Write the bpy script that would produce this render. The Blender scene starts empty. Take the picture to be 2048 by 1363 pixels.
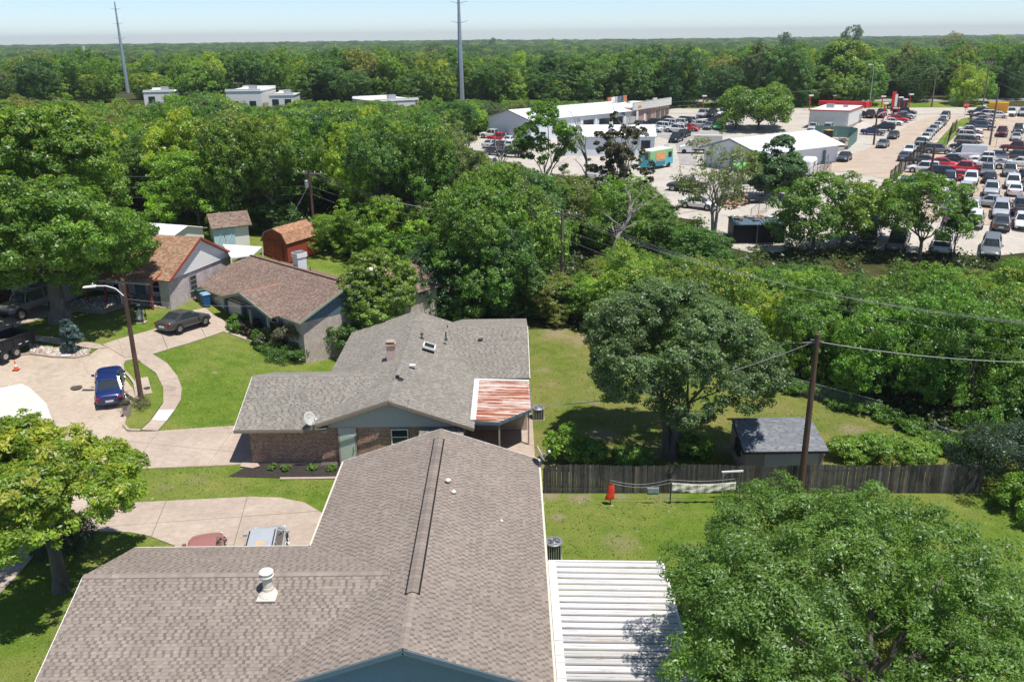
import bpy, bmesh, math, random
import numpy as np
from mathutils import Vector, Matrix
rad = math.radians
C = bpy.context.scene.collection
SC = bpy.context.scene
# ------------------------------------------------------------------ camera, light
FPX, PITCH, ROLL, CH = 1750.0, rad(19.1), rad(0.65), 25.0
cd = bpy.data.cameras.new('camera'); cam = bpy.data.objects.new('camera', cd); C.objects.link(cam)
cd.sensor_width = 36.0; cd.lens = 36.0 * FPX / 2048.0; cd.clip_start = 0.5; cd.clip_end = 20000
cam.location = (0, 0, CH)
cam.matrix_world = Matrix.Translation((0, 0, CH)) @ Matrix.Rotation(math.pi/2 - PITCH, 4, 'X') @ Matrix.Rotation(-ROLL, 4, 'Z')
SC.camera = cam
SUN_EL, SUN_AZ = rad(71), rad(127)
W = bpy.data.worlds.new('World'); SC.world = W; W.use_nodes = True
wn = W.node_tree.nodes; bg = wn['Background']
sky = wn.new('ShaderNodeTexSky'); sky.sky_type = 'NISHITA'; sky.sun_disc = False
sky.sun_elevation = SUN_EL; sky.sun_rotation = SUN_AZ; sky.air_density = .6; sky.dust_density = .1; sky.ozone_density = 2.0
W.node_tree.links.new(sky.outputs[0], bg.inputs[0]); bg.inputs[1].default_value = 0.078
sl = bpy.data.lights.new('sun', 'SUN'); sl.energy = 2.95; sl.angle = rad(0.8); sl.color = (1.0, 0.96, 0.90)
so = bpy.data.objects.new('sun', sl); C.objects.link(so); so.location = (0, 0, 60)
sv = Vector((math.sin(SUN_AZ)*math.cos(SUN_EL), math.cos(SUN_AZ)*math.cos(SUN_EL), math.sin(SUN_EL)))
so.rotation_euler = sv.to_track_quat('Z', 'Y').to_euler()
SC.view_settings.view_transform = 'Standard'; SC.view_settings.look = 'None'
SC.view_settings.exposure = 0.95; SC.view_settings.gamma = 1.0; SC.view_settings.use_curve_mapping = False
SC.render.engine = 'CYCLES'
SC.cycles.max_bounces = 5; SC.cycles.diffuse_bounces = 3; SC.cycles.transparent_max_bounces = 4; SC.cycles.transmission_bounces = 2
SC.cycles.glossy_bounces = 2

# ------------------------------------------------------------------ terrain and siting
def ss(a, b, x):
    t = min(1.0, max(0.0, (x-a)/(b-a))); return t*t*(3-2*t)
def terr(x, y):
    a = 4.8*ss(66, 112, y) + 4.4*ss(165, 270, y)
    a -= 4.5*ss(232, 330, y)+6.0*ss(330, 700, y)
    b = 3.6*ss(-10, -34, x)*ss(38, 66, y)*(1-ss(68, 118, y)*.6)
    if y > 500:
        k = ss(500, 900, y)
        a += k*(2.0*math.sin(x*.004+1)*math.sin(y*.003) + 1.5*math.sin(x*.0017+y*.001))
    return a+b
_c, _s = math.cos(ROLL), math.sin(ROLL)
def ray(px, py):
    u = px-1024.; v = 681.5-py
    uu = u*_c+v*_s; vv = -u*_s+v*_c
    return uu, FPX*math.cos(PITCH)+vv*math.sin(PITCH), -FPX*math.sin(PITCH)+vv*math.cos(PITCH)
def GP(px, py, dz=0.):                      # where a surveyed sight line meets the terrain (plus dz)
    dx, dy, d = ray(px, py); t = 5./dy; prev = t
    while True:
        if CH+d*t <= terr(dx*t, dy*t)+dz or dy*t > 6000: break
        prev = t; t *= 1.012
    a, b = prev, t
    for _ in range(24):
        m = (a+b)/2
        if CH+d*m <= terr(dx*m, dy*m)+dz: b = m
        else: a = m
    return Vector((dx*b, dy*b, CH+d*b-dz))
def GZ(px, py, z):
    dx, dy, d = ray(px, py); t = (z-CH)/d
    return Vector((dx*t, dy*t, z))
def proj(x, y, z):
    z -= CH
    f = y*math.cos(PITCH)-z*math.sin(PITCH); v = y*math.sin(PITCH)+z*math.cos(PITCH)
    uu = FPX*x/f; vv = FPX*v/f
    return 1024+uu*_c-vv*_s, 681.5-(uu*_s+vv*_c)
def hgt(p, topy):                           # height of an upright at p whose top is sighted at row topy
    lo, hi = 0., 90.
    for _ in range(30):
        m = (lo+hi)/2
        if proj(p.x, p.y, p.z+m)[1] > topy: lo = m
        else: hi = m
    return lo

# ------------------------------------------------------------------ object helpers
def tag(o, label=None, cat=None, group=None, kind=None):
    if label: o['label'] = label
    if cat: o['category'] = cat
    if group: o['group'] = group
    if kind: o['kind'] = kind
    return o
def thing(name, label, cat, loc=(0, 0, 0), rz=0., group=None):
    o = bpy.data.objects.new(name, None); C.objects.link(o); o.location = loc; o.rotation_euler = (0, 0, rz)
    o.empty_display_size = .2
    return tag(o, label, cat, group)
def mesh_obj(name, me, parent=None, kind=None):
    o = bpy.data.objects.new(name, me); C.objects.link(o)
    if parent: o.parent = parent
    if kind: o['kind'] = kind
    return o
def dup(root, loc, rz=None, label=None, group=None, color=None, scale=None):
    r = root.copy(); C.objects.link(r); r.location = loc
    if rz is not None: r.rotation_euler = (0, 0, rz)
    if scale is not None: r.scale = scale
    if label: r['label'] = label
    if group: r['group'] = group
    for ch in root.children:
        c = ch.copy(); C.objects.link(c); c.parent = r
        if color and ch.get('painted'): c.color = color
        for g in ch.children:
            d = g.copy(); C.objects.link(d); d.parent = c
            if color and g.get('painted'): d.color = color
    return r

class MB:                                   # mesh collector
    def __init__(s): s.v = []; s.f = []; s.m = []; s.c = []
    def add(s, vs, fs, mi=0, col=None):
        n = len(s.v); s.v += [tuple(v) for v in vs]; s.f += [tuple(i+n for i in f) for f in fs]
        s.m += [mi]*len(fs); s.c += [col]*len(fs); return s
    def box(s, c, d, M=None, mi=0, col=None):
        x, y, z = d[0]/2, d[1]/2, d[2]/2
        vs = [Vector((c[0]+i*x, c[1]+j*y, c[2]+k*z)) for k in (-1, 1) for j in (-1, 1) for i in (-1, 1)]
        if M: vs = [M @ v for v in vs]
        return s.add(vs, [(0, 2, 3, 1), (4, 5, 7, 6), (0, 1, 5, 4), (2, 6, 7, 3), (0, 4, 6, 2), (1, 3, 7, 5)], mi, col)
    def beam(s, a, b, w, h, mi=0, up=(0, 0, 1), col=None):
        a = Vector(a); b = Vector(b); d = (b-a).normalized(); u = Vector(up)
        sd = d.cross(u)
        if sd.length < 1e-4: sd = d.cross(Vector((1, 0, 0)))
        sd.normalize(); u = sd.cross(d).normalized()
        vs = []
        for p in (a, b):
            for i, j in ((-1, -1), (1, -1), (1, 1), (-1, 1)): vs.append(p+sd*(i*w/2)+u*(j*h/2))
        return s.add(vs, [(0, 1, 2, 3), (7, 6, 5, 4), (0, 4, 5, 1), (1, 5, 6, 2), (2, 6, 7, 3), (3, 7, 4, 0)], mi, col)
    def tube(s, pts, rs, n=8, mi=0, cap=True, col=None):
        pts = [Vector(p) for p in pts]
        if not hasattr(rs, '__len__'): rs = [rs]*len(pts)
        vs = []; fs = []
        ref = None
        for i, p in enumerate(pts):
            d = (pts[min(i+1, len(pts)-1)]-pts[max(i-1, 0)]).normalized()
            if ref is None: ref = d.cross(Vector((.31, .95, .11)));  ref = ref if ref.length > .1 else d.cross(Vector((1, 0, 0)))
            ref = (ref-d*ref.dot(d)).normalized(); q = d.cross(ref)
            for k in range(n):
                t = 2*math.pi*k/n; vs.append(p+(ref*math.cos(t)+q*math.sin(t))*rs[i])
        for i in range(len(pts)-1):
            for k in range(n):
                a = i*n+k; b = i*n+(k+1) % n; fs.append((a, b, b+n, a+n))
        if cap: fs.append(tuple(range(n-1, -1, -1))); m = (len(pts)-1)*n; fs.append(tuple(range(m, m+n)))
        return s.add(vs, fs, mi, col)
    def cyl(s, c, r, h, n=16, mi=0, r2=None, col=None):
        c = Vector(c); return s.tube([c, c+Vector((0, 0, h))], [r, r if r2 is None else r2], n, mi, True, col)
    def lathe(s, c, prof, n=20, mi=0, axis='Z', col=None):
        vs = []; fs = []
        for (r, z) in prof:
            for k in range(n):
                t = 2*math.pi*k/n
                p = (r*math.cos(t), r*math.sin(t), z)
                if axis == 'Y': p = (p[0], p[2], p[1])
                if axis == 'X': p = (p[2], p[0], p[1])
                vs.append((c[0]+p[0], c[1]+p[1], c[2]+p[2]))
        for i in range(len(prof)-1):
            for k in range(n): a = i*n+k; b = i*n+(k+1) % n; fs.append((a, b, b+n, a+n))
        fs.append(tuple(range(n-1, -1, -1))); m = (len(prof)-1)*n; fs.append(tuple(range(m, m+n)))
        return s.add(vs, fs, mi, col)
    def poly(s, pts, t=0., mi=0, col=None):  # planar polygon extruded down by t
        pts = [Vector(p) for p in pts]; n = len(pts)
        if not t: return s.add(pts, [tuple(range(n))], mi, col)
        low = [p-Vector((0, 0, t)) for p in pts]
        fs = [tuple(range(n)), tuple(range(2*n-1, n-1, -1))]+[(i, i+n, (i+1) % n+n, (i+1) % n) for i in range(n)]
        return s.add(pts+low, fs, mi, col)
    def mesh(s, name, mats, smooth=False):
        me = bpy.data.meshes.new(name); me.from_pydata(s.v, [], s.f)
        if not isinstance(mats, (list, tuple)): mats = [mats]
        for m in mats: me.materials.append(m)
        me.polygons.foreach_set('material_index', s.m)
        if smooth: me.polygons.foreach_set('use_smooth', [True]*len(s.f))
        if any(c is not None for c in s.c):
            at = me.color_attributes.new('col', 'FLOAT_COLOR', 'CORNER'); arr = []
            for f, c in zip(s.f, s.c): arr += list((c or (1, 1, 1))[:3]+(1,))*len(f) if isinstance(c, tuple) else [1, 1, 1, 1]*len(f)
            at.data.foreach_set('color', arr)
        me.update(); return me
    def build(s, name, mats, parent=None, kind=None, smooth=False, bevel=0.):
        o = mesh_obj(name, s.mesh(name, mats, smooth), parent, kind)
        if bevel:
            b = o.modifiers.new('bevel', 'BEVEL'); b.width = bevel; b.segments = 2; b.limit_method = 'ANGLE'
        return o

# ------------------------------------------------------------------ materials
def newmat(name):
    m = bpy.data.materials.new(name); m.use_nodes = True; nt = m.node_tree
    return m, nt, nt.nodes['Principled BSDF']
def L(nt, a, b): nt.links.new(a, b)
def noise(nt, scale, detail=4, rough=.55, vec=None, dim='3D', dist=0):
    n = nt.nodes.new('ShaderNodeTexNoise'); n.inputs['Scale'].default_value = scale; n.inputs['Detail'].default_value = detail
    n.inputs['Roughness'].default_value = rough; n.inputs['Distortion'].default_value = dist
    if vec is not None: L(nt, vec, n.inputs['Vector'])
    return n
def geo(nt): return nt.nodes.new('ShaderNodeNewGeometry').outputs['Position']
def objco(nt): return nt.nodes.new('ShaderNodeTexCoord').outputs['Object']
def ramp(nt, fac, stops):
    r = nt.nodes.new('ShaderNodeValToRGB'); e = r.color_ramp.elements
    while len(e) < len(stops): e.new(.5)
    for i, (p, c) in enumerate(stops): e[i].position = p; e[i].color = (*c, 1) if len(c) == 3 else c
    L(nt, fac, r.inputs[0]); return r.outputs[0]
def mix(nt, fac, a, b, mode='MIX'):
    m = nt.nodes.new('ShaderNodeMix'); m.data_type = 'RGBA'; m.blend_type = mode
    for v, i in ((fac, 0), (a, 6), (b, 7)):
        if hasattr(v, 'is_output') or isinstance(v, bpy.types.NodeSocket): L(nt, v, m.inputs[i])
        elif i == 0: m.inputs[0].default_value = v
        else: m.inputs[i].default_value = (*v, 1)
    return m.outputs[2]
def bump(nt, bs, h, strength=.3, dist=.02):
    b = nt.nodes.new('ShaderNodeBump'); b.inputs['Strength'].default_value = strength; b.inputs['Distance'].default_value = dist
    L(nt, h, b.inputs['Height']); L(nt, b.outputs[0], bs.inputs['Normal'])
def scaled(nt, vec, s, rot=(0, 0, 0)):
    m = nt.nodes.new('ShaderNodeMapping'); m.inputs['Scale'].default_value = s; m.inputs['Rotation'].default_value = rot
    L(nt, vec, m.inputs[0]); return m.outputs[0]
def vary(name, a, b, scale=3., rough=.8, metal=0., bmp=.15, detail=5, fine=40., spec=.3):
    """two tones mottled by noise, with fine grain"""
    m, nt, bs = newmat(name); p = geo(nt)
    n = noise(nt, scale, detail, .6, p); f = noise(nt, fine, 3, .6, p)
    c = ramp(nt, n.outputs[0], [(.3, a), (.7, b)])
    c = mix(nt, .35, c, ramp(nt, f.outputs[0], [(.3, tuple(x*.6 for x in a)), (.7, tuple(min(1, x*1.25) for x in b))]))
    L(nt, c, bs.inputs['Base Color']); bs.inputs['Roughness'].default_value = rough; bs.inputs['Metallic'].default_value = metal
    bs.inputs['Specular IOR Level'].default_value = spec
    if bmp: bump(nt, bs, f.outputs[0], bmp, .02)
    return m
def plain(name, c, rough=.6, metal=0., var=.12, spec=.4):
    m, nt, bs = newmat(name); n = noise(nt, 6., 4, .6, geo(nt))
    L(nt, ramp(nt, n.outputs[0], [(.3, tuple(x*(1-var) for x in c)), (.7, tuple(min(1, x*(1+var)) for x in c))]), bs.inputs['Base Color'])
    bs.inputs['Roughness'].default_value = rough; bs.inputs['Metallic'].default_value = metal; bs.inputs['Specular IOR Level'].default_value = spec
    return m
def attrmat(name, rough=.9, var=.15, scale=1.2, fine=60., stain=None):
    m, nt, bs = newmat(name); a = nt.nodes.new('ShaderNodeAttribute'); a.attribute_name = 'col'
    p = geo(nt); n = noise(nt, scale, 5, .6, p); f = noise(nt, fine, 2, .5, p)
    c = mix(nt, 1., a.outputs[0], ramp(nt, n.outputs[0], [(.3, (1-var,)*3), (.7, (1+var*.6,)*3)]), 'MULTIPLY')
    c = mix(nt, 1., c, ramp(nt, f.outputs[0], [(.25, (.78,)*3), (.75, (1.18,)*3)]), 'MULTIPLY')
    if stain:
        s = noise(nt, .35, 4, .65, p, dist=.6)
        c = mix(nt, ramp(nt, s.outputs[0], [(.5, (0, 0, 0)), (.72, (.55,)*3)]), c, stain)
    L(nt, c, bs.inputs['Base Color']); bs.inputs['Roughness'].default_value = rough; bs.inputs['Specular IOR Level'].default_value = .2
    return m

M = {}
SPOT1 = [(GP(x, y).x, GP(x, y).y, r, t) for x, y, r, t in ((1160, 995, .9, .8), (1240, 992, .7, .6), (1100, 990, .7, .8), (1115, 1034, .5, .8), (1240, 1085, 1.1, .45), (1390, 1100, .9, .4), (1590, 992, .8, .8), (640, 705, 1.4, .7), (430, 745, .3, .8), (395, 960, .8, .3), (330, 975, .6, .3), (1330, 992, 1.2, .4))]
SPOT2 = [(GP(x, y).x, GP(x, y).y, r, t) for x, y, r, t in ((1205, 868, 1.2, .85), (1110, 668, 1.6, .8), (1165, 680, 1.4, .7), (1700, 858, 1.2, .7), (1735, 880, 1.0, .5), (1610, 880, 1.0, .5), (1450, 895, .9, .6), (1085, 740, .9, .4), (1320, 900, 1.6, .6))]
def grass_mat(name, g1, g2, dry, dryamt=.5, soil=None, spots=()):
    m, nt, bs = newmat(name); p = geo(nt)
    big = noise(nt, .16, 5, .62, p, dist=.4); mid = noise(nt, 1.1, 5, .65, p); fine = noise(nt, 13., 6, .75, p); vf = noise(nt, 45., 3, .7, p)
    c = ramp(nt, mid.outputs[0], [(.36, g1), (.62, g2)])
    c = mix(nt, ramp(nt, big.outputs[0], [(dryamt-.06, (0, 0, 0)), (dryamt+.16, (.7,)*3)]), c, dry)
    c = mix(nt, 1., c, ramp(nt, fine.outputs[0], [(.34, (.42, .5, .4)), (.66, (1.5, 1.42, 1.35))]), 'MULTIPLY')
    c = mix(nt, 1., c, ramp(nt, vf.outputs[0], [(.3, (.7,)*3), (.7, (1.25,)*3)]), 'MULTIPLY')
    if soil:
        s = noise(nt, .45, 5, .7, p, dist=.8)
        c = mix(nt, ramp(nt, s.outputs[0], [(.60, (0, 0, 0)), (.70, (.8,)*3)]), c, soil)
    if spots:                              # worn bare places with ragged rims, fixed in the turf
        wob = noise(nt, 1.3, 6, .75, p); wob2 = noise(nt, 9., 4, .8, p)
        for (sx, sy, sr, st) in spots:
            d = nt.nodes.new('ShaderNodeVectorMath'); d.operation = 'DISTANCE'; m2 = scaled(nt, p, (1, 1, 0)); L(nt, m2, d.inputs[0]); d.inputs[1].default_value = (sx, sy, 0)
            a1_ = nt.nodes.new('ShaderNodeMath'); a1_.operation = 'MULTIPLY_ADD'; L(nt, wob.outputs[0], a1_.inputs[0]); a1_.inputs[1].default_value = sr*2.4; L(nt, d.outputs['Value'], a1_.inputs[2])
            a2_ = nt.nodes.new('ShaderNodeMath'); a2_.operation = 'MULTIPLY_ADD'; L(nt, wob2.outputs[0], a2_.inputs[0]); a2_.inputs[1].default_value = sr*1.4; L(nt, a1_.outputs[0], a2_.inputs[2])
            a3_ = nt.nodes.new('ShaderNodeMath'); a3_.operation = 'DIVIDE'; L(nt, a2_.outputs[0], a3_.inputs[0]); a3_.inputs[1].default_value = sr*4
            c = mix(nt, ramp(nt, a3_.outputs[0], [(.52, (st,)*3), (.74, (0, 0, 0))]), c, (.30, .235, .165))
    L(nt, c, bs.inputs['Base Color']); bs.inputs['Roughness'].default_value = .95; bs.inputs['Specular IOR Level'].default_value = .1
    bump(nt, bs, fine.outputs[0], .9, .08); return m
M['lawn'] = grass_mat('lawn grass', (.100, .172, .022), (.155, .222, .034), (.27, .26, .085), .48, None, SPOT1)
M['lawn2'] = grass_mat('back lawn grass', (.10, .155, .024), (.155, .20, .038), (.27, .23, .09), .45, (.28, .215, .15), SPOT2)
M['soil'] = grass_mat('wood floor', (.035, .05, .015), (.07, .08, .03), (.10, .075, .045), .5)
def concrete(name, a, b, crack=.25, stain=(.30, .20, .13), stamt=.4):
    m, nt, bs = newmat(name); p = geo(nt)
    n = noise(nt, .35, 6, .62, p, dist=.5); n2 = noise(nt, 3., 5, .7, p); f = noise(nt, 50, 3, .6, p)
    c = ramp(nt, n.outputs[0], [(.3, a), (.7, b)])
    c = mix(nt, 1., c, ramp(nt, n2.outputs[0], [(.3, (.86,)*3), (.7, (1.08,)*3)]), 'MULTIPLY')
    c = mix(nt, 1., c, ramp(nt, f.outputs[0], [(.3, (.88,)*3), (.7, (1.08,)*3)]), 'MULTIPLY')
    s = noise(nt, .9, 6, .7, scaled(nt, p, (1, .45, 1)), dist=1.)
    c = mix(nt, ramp(nt, s.outputs[0], [(.55, (0, 0, 0)), (.75, (stamt,)*3)]), c, stain)
    ty = noise(nt, 5., 5, .75, scaled(nt, p, (.35, 1.6, 1), (0, 0, .5))); c = mix(nt, 1., c, ramp(nt, ty.outputs[0], [(.3, (.88,)*3), (.62, (1.05,)*3)]), 'MULTIPLY')
    ol = noise(nt, .55, 3, .5, p); c = mix(nt, ramp(nt, ol.outputs[0], [(.66, (0, 0, 0)), (.74, (.28,)*3)]), c, (.13, .11, .09))
    if crack:
        v = nt.nodes.new('ShaderNodeTexVoronoi'); v.feature = 'DISTANCE_TO_EDGE'; v.inputs['Scale'].default_value = crack
        w = nt.nodes.new('ShaderNodeVectorMath'); w.operation = 'ADD'; wn_ = noise(nt, .8, 4, .6, p)
        sc = nt.nodes.new('ShaderNodeVectorMath'); sc.operation = 'SCALE'; sc.inputs['Scale'].default_value = 2.2
        L(nt, wn_.outputs[1], sc.inputs[0]); L(nt, p, w.inputs[0]); L(nt, sc.outputs[0], w.inputs[1]); L(nt, w.outputs[0], v.inputs['Vector'])
        c = mix(nt, ramp(nt, v.outputs[0], [(0, (.65,)*3), (.006, (0, 0, 0))]), c, tuple(x*.45 for x in a))
    L(nt, c, bs.inputs['Base Color']); bs.inputs['Roughness'].default_value = .9; bs.inputs['Specular IOR Level'].default_value = .2
    return m
M['street'] = concrete('street concrete', (.43, .345, .265), (.52, .43, .34), .16, (.30, .19, .12), .45)
M['walk'] = concrete('walk concrete', (.40, .32, .26), (.50, .41, .33), 0, (.30, .21, .15), .45)
M['whitecon'] = concrete('new concrete', (.62, .58, .52), (.70, .66, .6), 0, (.5, .42, .35), .2)
M['lot'] = concrete('lot concrete', (.44, .40, .34), (.55, .50, .44), .05, (.34, .27, .20), .4)
M['lotgrey'] = concrete('lot asphalt worn', (.30, .29, .27), (.42, .40, .37), .05, (.22, .2, .18), .3)
M['tanroad'] = concrete('tan road', (.43, .34, .26), (.53, .43, .34), .05, (.36, .27, .2), .35)
M['rocks'] = concrete('gravel bed', (.20, .13, .10), (.5, .42, .36), 3.0, (.35, .15, .1), .5)
M['dirt'] = concrete('bare dirt', (.26, .20, .14), (.36, .29, .21), 0, (.2, .17, .08), .4)
M['mulch'] = vary('dark mulch', (.02, .016, .014), (.06, .05, .045), 6, .95, fine=25)
M['white'] = plain('white paint', (.78, .77, .74), .5, var=.05)
M['offwhite'] = vary('off white paint', (.66, .65, .60), (.76, .75, .7), 1.5, .7, bmp=.03)
M['cream'] = vary('cream metal', (.60, .56, .46), (.7, .66, .55), 4, .45, bmp=.03)
M['bluegrey'] = plain('slate blue paint', (.10, .16, .21), .6, var=.08)
M['bluesiding'] = plain('blue siding', (.17, .26, .34), .6, var=.06)
M['greysiding'] = plain('pale grey siding', (.50, .485, .44), .6, var=.06)
M['taupe'] = plain('taupe trim', (.26, .21, .16), .6)
M['palegreen'] = plain('pale green door', (.50, .56, .48), .5, var=.06)
M['greytrim'] = plain('green trim', (.30, .33, .24), .6)
M['glass'] = plain('dark window glass', (.03, .04, .045), .08, var=.2, spec=.6)
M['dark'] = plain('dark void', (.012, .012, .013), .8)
M['black'] = plain('black plastic', (.02, .02, .022), .5)
M['blackmetal'] = plain('black metal', (.03, .03, .032), .45, .3)
M['galv'] = vary('galvanised steel', (.34, .36, .38), (.46, .48, .5), 5, .45, .6, bmp=.02)
M['steelblue'] = vary('steel monopole', (.30, .36, .42), (.38, .44, .5), .8, .6, .2, bmp=.02)
M['pole'] = None
def woodpole(name, a, b):
    m, nt, bs = newmat(name); p = geo(nt)
    g = noise(nt, 9., 5, .7, scaled(nt, p, (2, 2, .12))); n = noise(nt, .7, 3, .6, p)
    c = ramp(nt, g.outputs[0], [(.3, a), (.7, b)]); c = mix(nt, 1., c, ramp(nt, n.outputs[0], [(.3, (.7,)*3), (.7, (1.2,)*3)]), 'MULTIPLY')
    L(nt, c, bs.inputs['Base Color']); bs.inputs['Roughness'].default_value = .85; bump(nt, bs, g.outputs[0], .5, .02); return m
M['pole'] = woodpole('pole wood', (.06, .028, .018), (.15, .085, .06))
M['paleoldwood'] = woodpole('old pole wood', (.10, .075, .06), (.24, .19, .16))
M['bark'] = woodpole('bark', (.07, .058, .047), (.19, .165, .14))
M['deadwood'] = woodpole('dead wood', (.22, .19, .165), (.42, .38, .34))
M['redwood'] = vary('barn red paint', (.28, .05, .03), (.36, .075, .045), 2, .7)
M['redtrim'] = plain('red brown trim', (.30, .06, .035), .6)
M['orange'] = plain('orange plastic', (.85, .12, .02), .5)
M['tyre'] = plain('tyre rubber', (.018, .018, .018), .85)
M['alloy'] = plain('alloy rim', (.5, .5, .52), .3, .8)
M['redlamp'] = plain('red lamp lens', (.35, .01, .01), .2)
M['lamp'] = plain('clear lamp lens', (.62, .64, .66), .15)
M['plate'] = plain('white plate', (.7, .7, .7), .5)
M['wire'] = plain('wire', (.30, .30, .30), .5)
M['bwire'] = plain('black wire', (.05, .05, .05), .6)
M['fencewood'] = attrmat('weathered picket', .92, .3, 2.5, 30)
M['shingle'] = attrmat('asphalt shingle', .95, .10, .5, 35)
M['redsign'] = plain('red sign paint', (.6, .03, .03), .5)
M['green'] = plain('green sheet screen', (.10, .20, .17), .6)
M['lime'] = plain('lime tarp', (.12, .5, .08), .6)
M['teal'] = plain('teal paint', (.10, .46, .55), .5)
M['lightgreen'] = plain('light green paint', (.25, .5, .22), .5)
M['yellow'] = plain('yellow paint', (.8, .38, .02), .5)
M['binblue'] = plain('blue bin', (.02, .10, .28), .5)
M['bingreen'] = plain('dark green bin', (.03, .06, .045), .5)
M['portagrey'] = plain('grey blue plastic', (.30, .38, .43), .5)
M['brickred'] = vary('red brick', (.42, .13, .06), (.5, .2, .1), 3, .8)
M['pinkbrick'] = vary('pink brick', (.40, .24, .20), (.48, .30, .25), 3, .8)
M['whitemetal'] = vary('white metal roof', (.78, .79, .80), (.86, .87, .88), .5, .4, .0, bmp=.0, fine=3)
M['metalwall'] = vary('white metal wall', (.62, .68, .74), (.72, .77, .82), .5, .5, .0, bmp=.0)
M['tanwall'] = vary('tan wall', (.34, .27, .22), (.42, .34, .28), 1, .8)
def brickmat(name, c1, c2, mortar, sx=1., bm=(.215, .075), mo=.012, wet=None, sq=.35):
    m, nt, bs = newmat(name); co = objco(nt)
    b = nt.nodes.new('ShaderNodeTexBrick'); b.inputs['Scale'].default_value = 1.; b.inputs['Brick Width'].default_value = bm[0]; b.inputs['Row Height'].default_value = bm[1]
    b.inputs['Mortar Size'].default_value = mo; b.inputs['Color1'].default_value = (*c1, 1); b.inputs['Color2'].default_value = (*c2, 1); b.inputs['Mortar'].default_value = (*mortar, 1)
    b.inputs['Bias'].default_value = -.1
    sep = nt.nodes.new('ShaderNodeSeparateXYZ'); L(nt, co, sep.inputs[0]); ad = nt.nodes.new('ShaderNodeMath'); ad.operation = 'ADD'
    L(nt, sep.outputs[0], ad.inputs[0]); L(nt, sep.outputs[1], ad.inputs[1]); cb = nt.nodes.new('ShaderNodeCombineXYZ')
    L(nt, ad.outputs[0], cb.inputs[0]); L(nt, sep.outputs[2], cb.inputs[1]); L(nt, cb.outputs[0], b.inputs['Vector'])
    n = noise(nt, 1.5, 4, .7, co); n2 = noise(nt, 5.5, 2, .9, scaled(nt, cb.outputs[0], (1, 3, 1)))
    c = mix(nt, 1., b.outputs[0], ramp(nt, n.outputs[0], [(.3, (.75,)*3), (.7, (1.2,)*3)]), 'MULTIPLY')
    c = mix(nt, 1., c, ramp(nt, n2.outputs[0], [(.35, (sq,)*3), (.6, (1.15,)*3)]), 'MULTIPLY')
    L(nt, c, bs.inputs['Base Color']); bs.inputs['Roughness'].default_value = .9; bump(nt, bs, b.outputs[1], -.5, .01); return m
M['brickB'] = brickmat('red brown brick', (.50, .165, .085), (.20, .075, .055), (.55, .46, .40), bm=(.24, .088), mo=.017, sq=.35)
M['brickC'] = brickmat('tan brick', (.46, .37, .31), (.52, .44, .37), (.5, .44, .4), sq=.8)
M['brickD'] = brickmat('whitewashed brick', (.60, .52, .50), (.5, .42, .40), (.52, .46, .44), sq=.55)
def paintmat():
    m, nt, bs = newmat('car paint'); oi = nt.nodes.new('ShaderNodeObjectInfo'); n = noise(nt, 1.2, 3, .5, objco(nt))
    c = mix(nt, 1., oi.outputs['Color'], ramp(nt, n.outputs[0], [(.3, (.92,)*3), (.7, (1.04,)*3)]), 'MULTIPLY')
    L(nt, c, bs.inputs['Base Color']); bs.inputs['Roughness'].default_value = .35; bs.inputs['Coat Weight'].default_value = .6; bs.inputs['Coat Roughness'].default_value = .08
    return m
M['paint'] = paintmat()
def ribmetal(name, base, streak, rust=None, rustamt=.6, rib=True, sc=(.25, 3, 1)):
    m, nt, bs = newmat(name); p = geo(nt)
    s = noise(nt, 2.2, 5, .7, scaled(nt, p, sc), dist=.3); n = noise(nt, .5, 4, .6, p)
    c = mix(nt, ramp(nt, s.outputs[0], [(.52, (0, 0, 0)), (.72, (.8,)*3)]), base, streak)
    if rust:
        s2 = noise(nt, 1.6, 5, .7, scaled(nt, p, (sc[0], sc[1]*.8, 1)), dist=.4)
        c = mix(nt, ramp(nt, s2.outputs[0], [(rustamt, (0, 0, 0)), (rustamt+.08, (.95,)*3)]), c, rust)
    f = noise(nt, 30., 3, .6, p); c = mix(nt, 1., c, ramp(nt, f.outputs[0], [(.3, (.9,)*3), (.7, (1.07,)*3)]), 'MULTIPLY')
    L(nt, c, bs.inputs['Base Color']); bs.inputs['Roughness'].default_value = .55; bs.inputs['Specular IOR Level'].default_value = .3; return m
M['patio'] = ribmetal('white patio metal', (.62, .60, .59), (.33, .31, .30))
M['patiogrey'] = ribmetal('stripped patio metal', (.50, .48, .46), (.25, .24, .23), (.45, .22, .08), .62)
M['rust'] = ribmetal('rusted porch metal', (.66, .55, .49), (.52, .33, .25), (.38, .13, .07), .455)
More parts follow.
